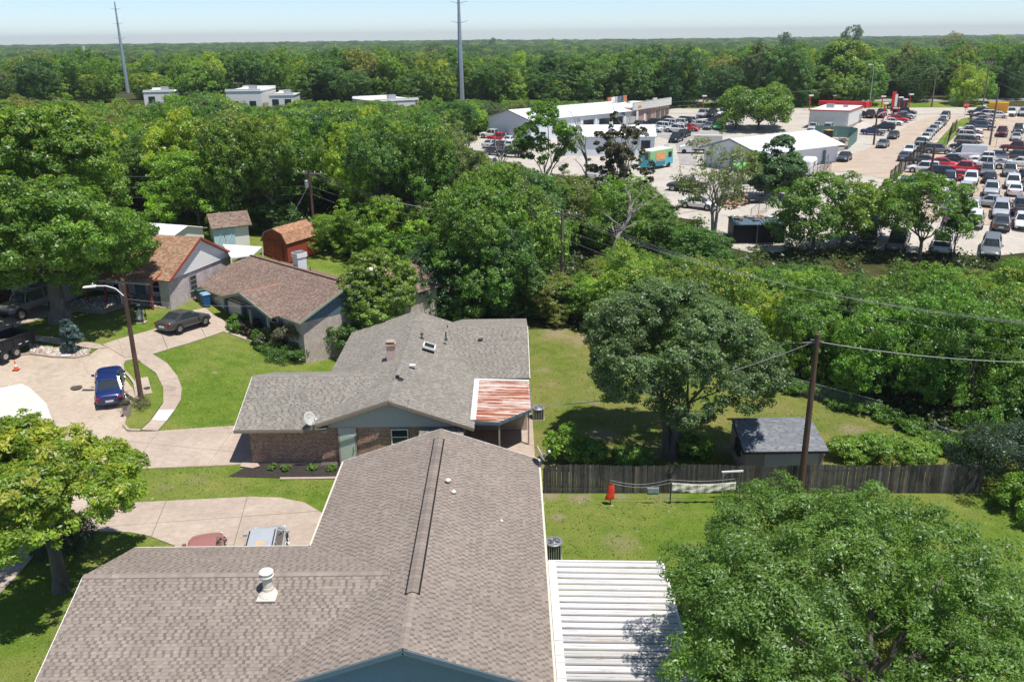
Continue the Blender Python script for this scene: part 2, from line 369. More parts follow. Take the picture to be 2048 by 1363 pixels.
def leafmat(name, tint=(1, 1, 1), rnd=.0, trans=.48):
    m = bpy.data.materials.new(name); m.use_nodes = True; nt = m.node_tree; nt.nodes.clear()
    out = nt.nodes.new('ShaderNodeOutputMaterial'); a = nt.nodes.new('ShaderNodeAttribute'); a.attribute_name = 'col'
    c = mix(nt, 1., a.outputs[0], tint, 'MULTIPLY')
    if rnd:
        oi = nt.nodes.new('ShaderNodeObjectInfo')
        c = mix(nt, 1., c, ramp(nt, oi.outputs['Random'], [(0, (.62, .72, .80)), (.2, (.9, .95, .95)), (.42, (1.1, 1.08, .95)), (.6, (1.5, 1.28, .9)), (.75, (.85, 1.0, .8)), (.9, (1.3, 1.3, .9)), (1, (1.8, 1.45, 1.0))]), 'MULTIPLY')
    d = nt.nodes.new('ShaderNodeBsdfDiffuse'); t = nt.nodes.new('ShaderNodeBsdfTranslucent'); g = nt.nodes.new('ShaderNodeBsdfGlossy')
    g.inputs['Roughness'].default_value = .45; g.inputs['Color'].default_value = (.9, .95, 1, 1)
    L(nt, c, d.inputs[0]); L(nt, mix(nt, 1., c, (1.35, 1.35, .5), 'MULTIPLY'), t.inputs[0])
    x = nt.nodes.new('ShaderNodeMixShader'); x.inputs[0].default_value = trans; L(nt, d.outputs[0], x.inputs[1]); L(nt, t.outputs[0], x.inputs[2])
    y = nt.nodes.new('ShaderNodeMixShader'); y.inputs[0].default_value = .035; L(nt, x.outputs[0], y.inputs[1]); L(nt, g.outputs[0], y.inputs[2])
    L(nt, y.outputs[0], out.inputs[0]); return m
M['leaf'] = leafmat('leaves'); M['leafr'] = leafmat('wood leaves', rnd=1)

# ------------------------------------------------------------------ ground sheets
def clip_half(poly, a, b, c):               # keep a*x+b*y<=c
    out = []
    for i in range(len(poly)):
        p, q = poly[i], poly[(i+1) % len(poly)]
        dp = a*p[0]+b*p[1]-c; dq = a*q[0]+b*q[1]-c
        if dp <= 0: out.append(p)
        if (dp < 0 < dq) or (dq < 0 < dp):
            t = dp/(dp-dq); out.append((p[0]+(q[0]-p[0])*t, p[1]+(q[1]-p[1])*t))
    return out
def drape(name, poly, dz, mat, parent=None, kind=None, step=2., thick=0.):
    bm = bmesh.new(); vs = [bm.verts.new((p[0], p[1], 0)) for p in poly]; bm.faces.new(vs)
    bmesh.ops.triangulate(bm, faces=bm.faces[:])
    xs = [p[0] for p in poly]; ys = [p[1] for p in poly]
    for ax, lo, hi in ((0, min(xs), max(xs)), (1, min(ys), max(ys))):
        st = step; k = math.floor(lo/st)+1
        while k*st < hi:
            co = [0, 0, 0]; co[ax] = k*st; no = [0, 0, 0]; no[ax] = 1
            bmesh.ops.bisect_plane(bm, geom=bm.verts[:]+bm.edges[:]+bm.faces[:], plane_co=co, plane_no=no); k += 1
    for v in bm.verts: v.co.z = terr(v.co.x, v.co.y)+dz
    bmesh.ops.recalc_face_normals(bm, faces=bm.faces[:])
    for f in bm.faces:
        if f.normal.z < 0: f.normal_flip()
    if thick:
        be = [e for e in bm.edges if len(e.link_faces) == 1]
        r = bmesh.ops.extrude_edge_only(bm, edges=be)
        for v in r['geom']:
            if isinstance(v, bmesh.types.BMVert): v.co.z -= thick
    me = bpy.data.meshes.new(name); bm.to_mesh(me); bm.free(); me.materials.append(mat)
    return mesh_obj(name, me, parent, kind)
def pxp(pts): return [tuple(GP(*p)[:2]) for p in pts]
def area(poly): return .5*sum(poly[i][0]*poly[(i+1) % len(poly)][1]-poly[(i+1) % len(poly)][0]*poly[i][1] for i in range(len(poly)))
def slabs(name, poly, dz, mat, ang, w, h, gap=.045, ox=0, oy=0, piece='slab'):
    root = bpy.data.objects.new(name, None); C.objects.link(root); root['kind'] = 'structure'
    ca, sa = math.cos(ang), math.sin(ang)
    loc = [((x*ca+y*sa), (-x*sa+y*ca)) for x, y in poly]
    x0, x1 = min(p[0] for p in loc), max(p[0] for p in loc); y0, y1 = min(p[1] for p in loc), max(p[1] for p in loc)
    i = math.floor((x0-ox)/w)
    while i*w+ox < x1:
        j = math.floor((y0-oy)/h)
        while j*h+oy < y1:
            q = clip_half(loc, 1, 0, (i+1)*w+ox-gap/2); q = clip_half(q, -1, 0, -(i*w+ox)-gap/2) if q else q
            q = clip_half(q, 0, 1, (j+1)*h+oy-gap/2) if q else q; q = clip_half(q, 0, -1, -(j*h+oy)-gap/2) if q else q
            if len(q) >= 3 and abs(area(q)) > .05:
                wq = [(x*ca-y*sa, x*sa+y*ca) for x, y in q]
                try: drape(piece, wq, dz+random.uniform(-.004, .004), mat, root, None, 2., .06)
                except Exception: pass
            j += 1
        i += 1
    return root
# ------------------------------------------------------------------ base ground
def ground():
    xs = sorted(set([-6000, -4000, -2500, -1600, -1000, -700, -500, -380]+list(range(-300, -96, 12))+list(range(-96, 150, 3))+list(range(150, 420, 12))+[500, 700, 1000, 1600, 2500, 4000, 6000]))
    ys = sorted(set([-400, -100, -30, 0]+list(range(6, 150, 3))+list(range(150, 320, 6))+list(range(320, 520, 20))+list(range(520, 1600, 60))+[1600, 1800, 2100, 2500, 3000, 4000, 5500, 8000]))
    vs = [(x, y, terr(x, y)-.06) for y in ys for x in xs]; n = len(xs)
    fs = [(j*n+i, j*n+i+1, (j+1)*n+i+1, (j+1)*n+i) for j in range(len(ys)-1) for i in range(n-1)]
    me = bpy.data.meshes.new('ground'); me.from_pydata(vs, [], fs); me.materials.append(M['soil'])
    mesh_obj('ground', me, None, 'structure')
ground()
random.seed(4)
LAWN1 = [(-95, 8), (1.5, 8), (1.5, 46), (-.5, 58), (-.5, 74), (-7, 80), (-12, 86), (-20, 93), (-26, 99), (-36, 104), (-60, 100), (-95, 90)]
drape('lawn', LAWN1, 0., M['lawn'], kind='structure')
fenceline = pxp([(1180, 655), (1290, 700), (1420, 745), (1500, 765), (1570, 785), (1700, 818), (1800, 850), (1900, 882), (1990, 905), (2150, 950)])
drape('lawn', [(1.5, 46), (1.5, 8), (60, 8), (60, 44.5)], .0, M['lawn'], kind='structure')
drape('lawn', [(-.5, 74), (-.5, 58), (1.5, 45.9), (44, 45.2)]+[p for p in reversed(fenceline[:])][:]+[], .004, M['lawn2'], kind='structure')

# street and drives
STREET = pxp([(-420, 690), (-60, 706), (0, 716), (60, 708), (105, 714), (150, 716), (176, 713), (205, 692), (250, 678), (292, 664), (330, 650), (303, 710), (262, 728), (247, 738), (250, 758), (266, 778), (273, 800), (262, 820), (251, 836), (248, 852), (256, 862), (284, 864), (318, 862), (474, 851), (474, 930), (285, 938), (215, 975), (180, 1007), (110, 1040), (60, 1062), (0, 1100), (-500, 1300)])
drape('street', STREET, .03, M['street'], kind='structure')
slabs('driveway', pxp([(262, 868), (318, 863), (400, 857), (474, 852), (512, 848), (512, 927), (479, 929), (380, 933), (287, 938), (232, 940)]), .06, M['walk'], rad(-3), 4.4, 3.9, .03, -16.9, 49.2)
slabs('driveway', pxp([(160, 1013), (260, 1006), (380, 1000), (500, 994), (560, 996), (610, 1006), (650, 1030), (660, 1060)])+[(-9.9, 35.7), (-9.9, 35.2), (-16.5, 35.2)]+pxp([(350, 1092), (300, 1073), (260, 1065), (180, 1062), (120, 1066), (60, 1078), (40, 1072), (70, 1050), (110, 1030)]), .06, M['walk'], rad(8), 4.5, 4.2, .03, -18, 36)
slabs('driveway', pxp([(205, 690), (293, 664), (381, 634), (376, 623), (412, 617), (430, 634), (500, 660), (545, 682), (508, 686), (447, 664), (375, 688), (303, 710), (250, 716)]), .075, M['walk'], rad(28), 3.2, 5.2, .03)
slabs('driveway', pxp([(-160, 620), (60, 580), (150, 598), (178, 604), (160, 622), (100, 632), (40, 650), (0, 666), (-200, 690)]), .06, M['walk'], rad(20), 4, 4)
slabs('sidewalk', pxp([(258, 862), (281, 862), (300, 845), (327, 807), (327, 777), (312, 747), (282, 726), (270, 712), (303, 708), (334, 727), (354, 752), (364, 777), (362, 800), (349, 822), (327, 850), (316, 862)]), .085, M['walk'], rad(4), 40, 2.3, .02, 0, 48.9)
drape('new_walk_slab', pxp([(305, 842), (318, 822), (350, 821), (333, 844)]), .105, M['whitecon'], kind='structure')
slabs('sidewalk', pxp([(-200, 660), (0, 667), (60, 671), (200, 690), (215, 697), (185, 699), (130, 690), (58, 681), (0, 680), (-200, 676)]), .09, M['walk'], rad(-14), 1.9, 60)
slabs('sidewalk', pxp([(60, 1078), (98, 1078), (70, 1110), (40, 1146), (0, 1188), (-60, 1250), (-110, 1250), (-40, 1170), (0, 1138), (30, 1105)]), .07, M['walk'], rad(28), 40, 1.5)
drape('new_street_slab', pxp([(-300, 830), (0, 777), (44, 768), (60, 776), (92, 806), (112, 860), (40, 910), (-300, 1000)]), .05, M['whitecon'], kind='structure')
drape('rock_bed', pxp([(58, 688), (110, 697), (180, 700), (176, 710), (140, 714), (100, 712), (60, 704)]), .05, M['rocks'], kind='structure')
drape('rock_bed', pxp([(150, 600), (200, 592), (300, 588), (345, 608), (330, 617), (265, 610), (240, 606), (190, 622), (140, 612)]), .05, M['rocks'], kind='structure')
drape('patio_walk', pxp([(120, 622), (150, 612), (190, 622), (240, 608), (262, 612), (205, 630), (190, 628)]), .07, M['walk'], kind='structure')
drape('flower_bed', [(-17.2, 47.2), (-10.4, 47.2), (-10.2, 48.9), (-16.2, 48.9)], .03, M['mulch'], kind='structure')
drape('border_strip', pxp([(560, 955), (690, 953), (690, 957), (560, 959)]), .05, M['walk'], kind='structure')
drape('entry_slab', pxp([(480, 934), (500, 905), (520, 934), (505, 938)]), .09, M['walk'], kind='structure')
ISL = pxp([(246, 732), (250, 725), (270, 722), (284, 728), (312, 749), (326, 777), (326, 807), (299, 845), (281, 861), (257, 860), (249, 852), (252, 834), (255, 820), (276, 800), (271, 770), (262, 757), (248, 742)])
drape('grass_island', ISL, .10, M['lawn'], kind='structure')
def kerb(name, pts, w=.18, h=.16):
    mb = MB()
    pp = [Vector((x, y, terr(x, y)+h/2)) for x, y in pts]
    for a, b in zip(pp, pp[1:]): mb.beam(a, b, w, h)
    mb.build(name, M['walk'], None, 'structure')
kerb('kerb', pxp([(281, 863), (257, 862), (248, 852), (251, 834), (254, 820), (275, 800), (270, 770), (261, 757), (246, 742), (245, 732), (250, 724), (270, 720)]))
kerb('kerb', pxp([(0, 717), (60, 709), (105, 715), (150, 717), (180, 711)]))
drape('painted_kerb_number', pxp([(124, 717), (142, 716), (143, 713), (125, 714)]), .2, M['white'], kind='structure')
drape('utility_pad', pxp([(270, 761), (296, 756), (305, 789), (278, 794)]), .13, M['walk'], kind='structure')

def stones(px0, px1, py0, py1, n, seed, poly):
    rn = random.Random(seed); mb = MB(); P_ = pxp(poly)
    while n:
        q = GP(rn.uniform(px0, px1), rn.uniform(py0, py1))
        if not point_in(q.x, q.y, P_): continue
        r = rn.uniform(.04, .13); c = rn.uniform(.6, 1.3); n -= 1; a = rn.uniform(0, 3)
        vs = [(q.x+r*math.cos(a+k*1.257)*rn.uniform(.8, 1.2), q.y+r*math.sin(a+k*1.257)*rn.uniform(.8, 1.2), q.z+.04) for k in range(5)]+[(q.x, q.y, q.z+.05+r*.9)]
        mb.add(vs, [(k, (k+1) % 5, 5) for k in range(5)], 0, rn.choice([(.5*c, .44*c, .38*c), (.38*c, .26*c, .2*c), (.6*c, .56*c, .5*c)]))
    tag(mb.build('stones', attrmat('stones'), None, 'stuff'), 'loose pale and reddish garden stones', 'stones')
def point_in(x, y, poly):
    c = False; j = len(poly)-1
    for i in range(len(poly)):
        if (poly[i][1] > y) != (poly[j][1] > y) and x < (poly[j][0]-poly[i][0])*(y-poly[i][1])/(poly[j][1]-poly[i][1])+poly[i][0]: c = not c
        j = i
    return c
stones(58, 180, 688, 714, 900, 3, [(58, 688), (110, 697), (180, 700), (176, 710), (140, 714), (100, 712), (60, 704)])
stones(140, 345, 588, 622, 1200, 4, [(150, 600), (200, 592), (300, 588), (345, 608), (330, 617), (265, 610), (240, 606), (190, 622), (140, 612)])

# commercial ground
LOT = pxp([(790, 300), (900, 285), (1000, 262), (1180, 245), (1300, 232), (1345, 217), (1700, 219), (2300, 214), (2600, 300), (2600, 480), (2100, 500), (1990, 512), (1850, 508), (1700, 495), (1500, 505), (1435, 490), (1395, 440), (1300, 430), (1100, 400), (950, 370), (800, 340)])
drape('lot_pavement', LOT, .02, M['lot'], kind='structure', step=3.)
drape('alley', pxp([(1435, 485), (1455, 462), (1500, 438), (1560, 400), (1600, 375), (1640, 345), (1745, 352), (1745, 400), (1640, 480), (1560, 505), (1480, 500)]), .045, M['lot'], kind='structure', step=3.)
drape('tan_road', pxp([(1660, 322), (1730, 300), (1775, 275), (1820, 248), (1860, 234), (1935, 232), (1905, 248), (1870, 280), (1850, 302), (1830, 318), (1800, 345), (1780, 360), (1700, 345), (1640, 342)]), .05, M['tanroad'], kind='structure', step=3.)
drape('tan_lot', pxp([(1860, 296), (1935, 290), (1960, 238), (2500, 225), (2600, 420), (2300, 470), (1800, 440), (1800, 395), (1800, 350)]), .06, M['tanroad'], kind='structure', step=3.)
drape('grey_lot', pxp([(1270, 240), (1480, 240), (1470, 262), (1400, 285), (1390, 330), (1360, 330), (1350, 280), (1250, 262)]), .045, M['lotgrey'], kind='structure', step=3.)
drape('main_road', pxp([(1340, 219), (1500, 218), (1960, 215), (2500, 210), (2500, 232), (1960, 229), (1500, 228), (1340, 227)]), .07, M['lot'], kind='structure', step=3.)
drape('grass_verge', pxp([(1270, 204), (1340, 203), (1500, 202), (2030, 203), (1960, 214), (1700, 217), (1500, 218), (1330, 217)]), .05, M['lawn'], kind='structure', step=3.)
drape('back_road', pxp([(500, 196), (1000, 196), (1400, 200), (2500, 196), (2500, 202), (1400, 204), (1000, 201), (500, 200)]), .06, M['lotgrey'], kind='structure', step=3.)
drape('grass_verge', pxp([(1868, 292), (1885, 272), (1905, 250), (1924, 238), (1950, 232), (1940, 246), (1920, 262), (1897, 285), (1893, 292)]), .08, M['lawn'], kind='structure', step=3.)
drape('dirt_lot', pxp([(1180, 345), (1290, 345), (1390, 345), (1400, 420), (1300, 440), (1180, 400)]), .05, M['lot'], kind='structure', step=3.)
drape('side_lot', pxp([(1500, 260), (1560, 245), (1720, 250), (1720, 290), (1690, 300), (1560, 300), (1500, 340)]), .05, M['lot'], kind='structure', step=3.)

# ------------------------------------------------------------------ roofs
PAL_A = [(.275, .230, .196), (.290, .243, .207), (.264, .218, .186), (.293, .248, .213), (.280, .230, .192)]
PAL_B = [(.25, .228, .197), (.27, .248, .215), (.235, .214, .186), (.285, .262, .228)]
PAL_C = [(.225, .155, .125), (.25, .178, .146), (.205, .138, .108), (.262, .195, .162)]
PAL_D = [(.33, .19, .12), (.36, .22, .14), (.28, .16, .10), (.38, .25, .17)]
PAL_S = [(.20, .21, .225), (.18, .19, .205), (.22, .23, .245)]
def shingle_faces(root, faces, pal, course=.145, slotk=.62, toothw=(.15, .24), slotw=(.09, .14), nparts=0, seed=1, period=0):
    rnd = random.Random(seed); cells = []
    MW = Matrix.Translation(root.location) @ Matrix.Rotation(root.rotation_euler.z, 4, 'Z')
    deck = MB()
    for pts in faces:
        P = [Vector(p) for p in pts]
        n = (P[1]-P[0]).cross(P[2]-P[0]).normalized()
        if n.z < 0: n = -n
        u = Vector((0, 0, 1)).cross(n).normalized(); v = n.cross(u).normalized()
        if v.z < 0: v = -v; u = -u
        O = P[0]; q = [((p-O).dot(u), (p-O).dot(v)) for p in P]
        if area(q) < 0: q = q[::-1]
        top = [O+u*a+v*b-n*.004 for a, b in q]; bot = [p-n*.10 for p in top]; k = len(top)
        deck.add(top+bot, [tuple(range(k)), tuple(range(2*k-1, k-1, -1))]+[(i, i+k, (i+1) % k+k, (i+1) % k) for i in range(k)])
        vmin = min(b for a, b in q); vmax = max(b for a, b in q)
        r = 0; vv = vmin
        while vv < vmax-.01:
            hi = vv+course
            strip = clip_half(q, 0, 1, min(hi, vmax)); strip = clip_half(strip, 0, -1, -vv) if strip else strip
            if len(strip) >= 3:
                a0 = min(p[0] for p in strip); a1 = max(p[0] for p in strip)
                x = (a0-rnd.uniform(0, .3)) if not period else (math.floor(a0/period)-1)*period+(r % 2)*period*.5+rnd.uniform(-.02, .02)+(period*.25 if r % 5 == 3 else 0); tooth = rnd.random() < .5 if not period else True; tone = rnd.uniform(.97, 1.03)
                while x < a1:
                    w = rnd.uniform(*(toothw if tooth else slotw)) if not period else (period*(.60 if tooth else .40)+(rnd.uniform(-.012, .012) if tooth else 0))
                    col = rnd.choice(pal); k_ = (rnd.uniform(.94, 1.10) if tooth else slotk*rnd.uniform(.88, 1.12))*tone
                    if not tooth and rnd.random() < .22: k_ = .95
                    col = tuple(c*k_ for c in col)
                    cell = [(x, vv), (x+w, vv), (x+w, hi), (x, hi)]
                    inside = True
                    c = clip_half(strip, 1, 0, x+w); c = clip_half(c, -1, 0, -x) if len(c) >= 3 else []
                    if len(c) >= 3 and abs(area(c)) > .0015: cells.append((O, u, v, n, vv, c, col, tooth, w))
                    x += w; tooth = not tooth
            vv = hi; r += 1
    deck.build('roof_deck', M['taupe'], root)
    def emit(mb, cell):
        O, u, v, n, v0, c, col, tooth, w = cell
        lift = .011 if tooth else .005
        top = [O+u*a+v*b+n*(lift*(1-(b-v0)/course*.9)+.001) for a, b in c]; k = len(top)
        low = [O+u*a+v*b-n*.004 for a, b in c]
        mb.add(top+low, [tuple(range(k))]+[(i, i+k, (i+1) % k+k, (i+1) % k) for i in range(k)], 0, col)
    if nparts:
        key = lambda c: ((MW @ (c[0]+c[1]*c[5][0][0]+c[2]*c[5][0][1]))-Vector((0, 0, CH))).length-(0 if proj(*(MW @ (c[0]+c[1]*c[5][0][0]+c[2]*c[5][0][1])))[1] < 1360 else -500)-(5 if c[7] else 0)
        cells.sort(key=key)
        for c in cells[:nparts]:
            mb = MB(); emit(mb, c); mb.build('shingle', M['shingle'], root)
        cells = cells[nparts:]
    mb = MB()
    for c in cells: emit(mb, c)
    mb.build('shingle_field', M['shingle'], root, 'stuff')
def ridge_caps(root, a, b, pal, w=.30, step=.30, k=1.0, seed=3, lift=.02, slope=.35):
    rnd = random.Random(seed); a = Vector(a); b = Vector(b); d = (b-a).normalized(); s = d.cross(Vector((0, 0, 1))).normalized(); t = 0; Lr = (b-a).length; mb = MB()
    while t < Lr-.02:
        e = min(t+step, Lr); z0 = lift+.012; z1 = lift
        p, q = a+d*t, a+d*e; kk = k*rnd.uniform(.86, 1.1); col = tuple(c*kk for c in rnd.choice(pal))
        vs = []
        for P_, zz in ((p, z0), (q, z1)):
            vs += [P_-s*w/2+Vector((0, 0, zz-w/2*slope)), P_+Vector((0, 0, zz)), P_+s*w/2+Vector((0, 0, zz-w/2*slope))]
        vs += [v-Vector((0, 0, .03)) for v in vs]
        mb.add(vs, [(0, 1, 4, 3), (1, 2, 5, 4), (0, 6, 7, 1), (1, 7, 8, 2), (0, 3, 9, 6), (2, 8, 11, 5)], 0, col)
        t = e
    mb.build('ridge_cap', M['shingle'], root)
def boards(root, poly, y0, y1, axis_pt, ud, out, h=.18, mat=None, name='plank', th=.022):
    """lap boards filling a vertical polygon given in (s,z); ud = wall direction, out = outward normal"""
    z = y0; ud = Vector(ud); out = Vector(out); P0 = Vector(axis_pt)
    while z < y1-.01:
        s = clip_half(poly, 0, 1, min(z+h, y1)); s = clip_half(s, 0, -1, -z) if len(s) >= 3 else []
        if len(s) >= 3 and abs(area(s)) > .002:
            mb = MB(); k = len(s)
            o_ = lambda b: out*(th*(1-(b-z)/h*.8)+.004)
            top = [P0+ud*a+Vector((0, 0, b))+o_(b) for a, b in s]; low = [P0+ud*a+Vector((0, 0, b)) for a, b in s]
            mb.add(top+low, [tuple(range(k)), tuple(range(2*k-1, k-1, -1))]+[(i, i+k, (i+1) % k+k, (i+1) % k) for i in range(k)])
            mb.build(name, mat, root)
        z += h
def window(root, c, w, h, ud, out, frame=M['white'], shutter=False, bars=1, name='window'):
    ud = Vector(ud); out = Vector(out); c = Vector(c); R = Matrix((ud, out, Vector((0, 0, 1)))).transposed().to_4x4(); T = Matrix.Translation(c) @ R
    mb = MB(); t = .06
    mb.box((0, .03, h/2-t/2), (w, .08, t), T); mb.box((0, .03, -h/2+t/2), (w, .08, t), T)
    mb.box((-w/2+t/2, .03, 0), (t, .08, h-2*t), T); mb.box((w/2-t/2, .03, 0), (t, .08, h-2*t), T)
    f = mb.build(name, frame, root)
    mb = MB(); mb.box((0, .012, 0), (w-2*t, .02, h-2*t), T); mb.build('pane', M['glass'], f)
    mb = MB()
    for k in range(bars): mb.box((0, .045, -h/2+h*(k+1)/(bars+1)), (w-2*t, .03, .05), T)
    if bars: mb.build('sash_bar', frame, f)
    mb = MB(); mb.box((0, .07, -h/2-.04), (w+.12, .16, .05), T); mb.build('sill', frame, f)
    return f
def vent_pipe(root, base, h=.5, r=.05, mat=None, cap=0., flash=True, name='vent_pipe', pitch=.35, lean=(0, 0)):
    b = Vector(base); mb = MB()
    mb.tube([b-Vector((0, 0, .15)), b+Vector((lean[0], lean[1], h))], r, 10)
    if cap: mb.lathe(b+Vector((lean[0], lean[1], h)), [(cap*.9, 0), (cap, .03), (cap, .07), (cap*.5, .13), (.01, .15)], 14)
    if flash:
        mb.lathe(b-Vector((0, 0, .04)), [(r*3.0, 0), (r*2.2, .05), (r*1.2, .10)], 10)
    return mb.build(name, mat or M['galv'], root, smooth=False)
def sat_dish(loc, label, az, el=35, size=.38, mast=.6, side=1):
    t = thing('satellite_dish', label, 'satellite dish', loc)
    mb = MB(); n = 20; vs = []; fs = []
    for i in range(5):
        r = size*i/4
        for k in range(n): a = 2*math.pi*k/n; vs.append((r*math.cos(a), -.22*(1-(r/size)**2)*size-.0, r*math.sin(a)*1.05))
    for i in range(4):
        for k in range(n): fs.append((i*n+k, i*n+(k+1) % n, (i+1)*n+(k+1) % n, (i+1)*n+k))
    R = Matrix.Translation((0, 0, mast)) @ Matrix.Rotation(rad(az), 4, 'Z') @ Matrix.Rotation(rad(el), 4, 'X')
    mb.add([R @ Vector(v) for v in vs], fs)
    o = mb.build('reflector', M['greysiding'] if size < .44 else M['white'], t, smooth=True); so_ = o.modifiers.new('solid', 'SOLIDIFY'); so_.thickness = .02
    mb = MB(); mb.tube([(0, 0, -.15), (0, 0, mast*.5), R @ Vector((0, -.12, 0))], .025, 8); mb.build('mast', M['galv'], t)
    mb = MB(); mb.tube([R @ Vector((0, -.1, -size*.9)), R @ Vector((0, .45, -size*.35))], .015, 6); mb.build('feed_arm', M['galv'], t)
    mb = MB(); mb.box((0, .47, -size*.3), (.16, .12, .09), R); mb.build('receiver', M['white'], t)
    return t

# ------------------------------------------------------------------ house A (foreground)
def house_a():
    R = thing('house', 'large grey brown shingle roof house with blue gable nearest the camera', 'house', (0, 0, 0))
    z0, zr, xr, xl, xe, yf, yb = 2.7, 4.6, -4.0, -9.5, 1.40, 25.75, 44.2
    k = (zr-z0)/(xr-xl)
    wy, wr = 30.95, 4.28; wb, wf = wy+(wr-z0)/k, wy-(wr-z0)/k
    xv = xr-(zr-wr)/k; wl = -17.75
    faces = [[(xr, yf, zr), (xe, yf, z0), (xe, yb, z0), (xr, yb, zr)],
             [(xr, yb, zr), (xl, yb, z0), (xl, wb, z0), (xv, wy, wr), (xr, wy, zr)],
             [(xr, wy, zr), (xv, wy, wr), (xl, wf, z0), (xl, yf, z0), (xr, yf, zr)] if wf > yf else [(xr, wy, zr), (xv, wy, wr), (xl+(yf-wf)*1.0, yf, z0+(yf-wf)*k), (xr, yf, zr)],
             [(wl, wy, wr), (wl, wb, z0), (xl, wb, z0), (xv, wy, wr)],
             [(wl, wy, wr), (wl, wf, z0), (xl, wf, z0), (xv, wy, wr)]]
    # second face is not convex at the valley: split it
    faces[1:2] = [[(xr, yb, zr), (xl, yb, z0), (xl, wb, z0), (xr, wb, zr)], [(xr, wb, zr), (xl, wb, z0), (xv, wy, wr), (xr, wy, zr)]]
    shingle_faces(R, faces, PAL_A, .15, .66, nparts=290, seed=11, period=.31)
    ridge_caps(R, (wl, wy, wr), (xv-.2, wy, wr), PAL_A, .34, .30, 1.05, lift=.03)
    ridge_caps(R, (xr, yf, zr), (xr, yf+3.3, zr), PAL_A, .34, .30, 1.1, lift=.03)
    ridge_caps(R, (xr, yb-1.2, zr), (xr, yb, zr), PAL_A, .34, .30, 1.05, lift=.03)
    # raised ridge vent with dark slots along both sides
    ridge_caps(R, (xr, yf+3.3, zr), (xr, yb-1.2, zr), PAL_A, .46, .30, .92, lift=.075, seed=8)
    for s in (-1, 1):
        mb = MB(); mb.beam((xr+s*.262, yf+3.3, zr-.066), (xr+s*.262, yb-1.2, zr-.066), .065, .07); mb.build('ridge_vent_slot', M['dark'], R)
    # walls
    mb = MB(); wz = 2.6
    mb.box((( -9.0+.95)/2, (26.2+43.8)/2, wz/2-.2), (9.95, 17.6, wz+.1)); mb.box((-13.2, 30.9, wz/2-.2), (8.4, 8.1, wz+.1))
    mb.build('wall', M['bluesiding'], R)
    # front gable: boards, verge trim
    boards(R, [(-9.0, 2.45), (.95, 2.45), (xr, 2.45+4.95*k*1.0+.02)], 2.45, 4.3, (0, 26.15, 0), (1, 0, 0), (0, -1, 0), .16, M['bluesiding'])
    boards(R, [(-9.0, 2.45), (.95, 2.45), (xr, 4.2)], 2.45, 4.2, (0, 43.85, 0), (1, 0, 0), (0, 1, 0), .3, M['bluesiding'])
    mb = MB()
    for a, b in (((xl, yf-.03, z0-.12), (xr, yf-.03, zr-.12)), ((xr, yf-.03, zr-.12), (xe, yf-.03, z0-.12))): mb.beam(a, b, .05, .2)
    mb.build('verge_board', M['bluegrey'], R)
    mb = MB(); mb.beam((wl-.02, wy, wr-.12), (wl-.02, wf, z0-.12), .05, .18); mb.beam((wl-.02, wy, wr-.12), (wl-.02, wb, z0-.12), .05, .18)
    mb.build('verge_board', M['white'], R)
    mb = MB(); mb.beam((xl-.05, yb, z0-.09), (xl-.05, wb+.05, z0-.09), .11, .13); mb.build('gutter', M['cream'], R)
    mb = MB(); mb.beam((xe+.05, yb, z0-.09), (xe+.05, yf, z0-.09), .11, .13); mb.build('gutter', M['cream'], R)
    mb = MB(); mb.beam((wl, wb+.05, z0-.09), (xl-.05, wb+.05, z0-.09), .11, .13); mb.build('gutter', M['cream'], R)
    mb = MB(); mb.beam((xl, yb+.03, z0-.1), (xr, yb+.03, zr-.1), .05, .18); mb.beam((xr, yb+.03, zr-.1), (xe, yb+.03, z0-.1), .05, .18); mb.build('verge_board', M['white'], R)
    mb = MB(); mb.box((-6.2, 25.75, 2.28), (3.6, 1.0, .12)); mb.build('window_canopy', M['bluegrey'], R)
    # roof furniture
    def on(px, py, z): return GZ(px, py, z)
    p = on(537, 1183, 4.0)
    mb = MB(); mb.lathe((p.x, p.y, p.z-.1), [(.42, -.02), (.40, .06), (.22, .22), (.21, .34)], 18); mb.box((p.x, p.y-.1, p.z-.1), (.75, .8, .05), None)
    v = mb.build('roof_vent', M['cream'], R, smooth=False)
    mb = MB(); mb.tube([(p.x, p.y, p.z+.15), (p.x-.02, p.y+.05, p.z+.78)], .19, 18); mb.build('flue', M['cream'], v)
    mb = MB(); mb.lathe((p.x-.02, p.y+.05, p.z+.70), [(.25, 0), (.29, .03), (.29, .07), (.22, .09), (.22, .16), (.28, .17), (.29, .22), (.24, .27), (.01, .30)], 22); mb.build('flue_cap', M['offwhite'], v)
    q = on(897, 981, 3.9); vent_pipe(R, q, .55, .065, M['cream'], .15)
    q = on(908, 1002, 3.8); vent_pipe(R, q, .48, .065, M['cream'], .13)
    q = on(765, 1186, 4.0); mb = MB(); mb.lathe((q.x, q.y, q.z-.03), [(.16, 0), (.1, .06), (.05, .09), (.04, .16)], 10); mb.build('pipe_flashing', M['white'], R)
    q = on(1002, 1040, 3.4); mb = MB(); mb.lathe((q.x, q.y, q.z-.02), [(.11, 0), (.08, .04), (.03, .06), (.03, .12)], 10); mb.build('pipe_flashing', M['offwhite'], R)
    sat_dish(on(1082, 926, 2.75), 'white satellite dish on the right eave of the nearest roof', 283, 22, .46, .62)
    # patio cover
    T = thing('patio_cover', 'white ribbed metal patio roof beside the nearest house', 'patio cover', (1.5, 26, 0))
    x0, x1, yf2, yb2 = 0.05, 5.2, -3.0, 8.25; n = 26; w = (yb2-yf2)/n
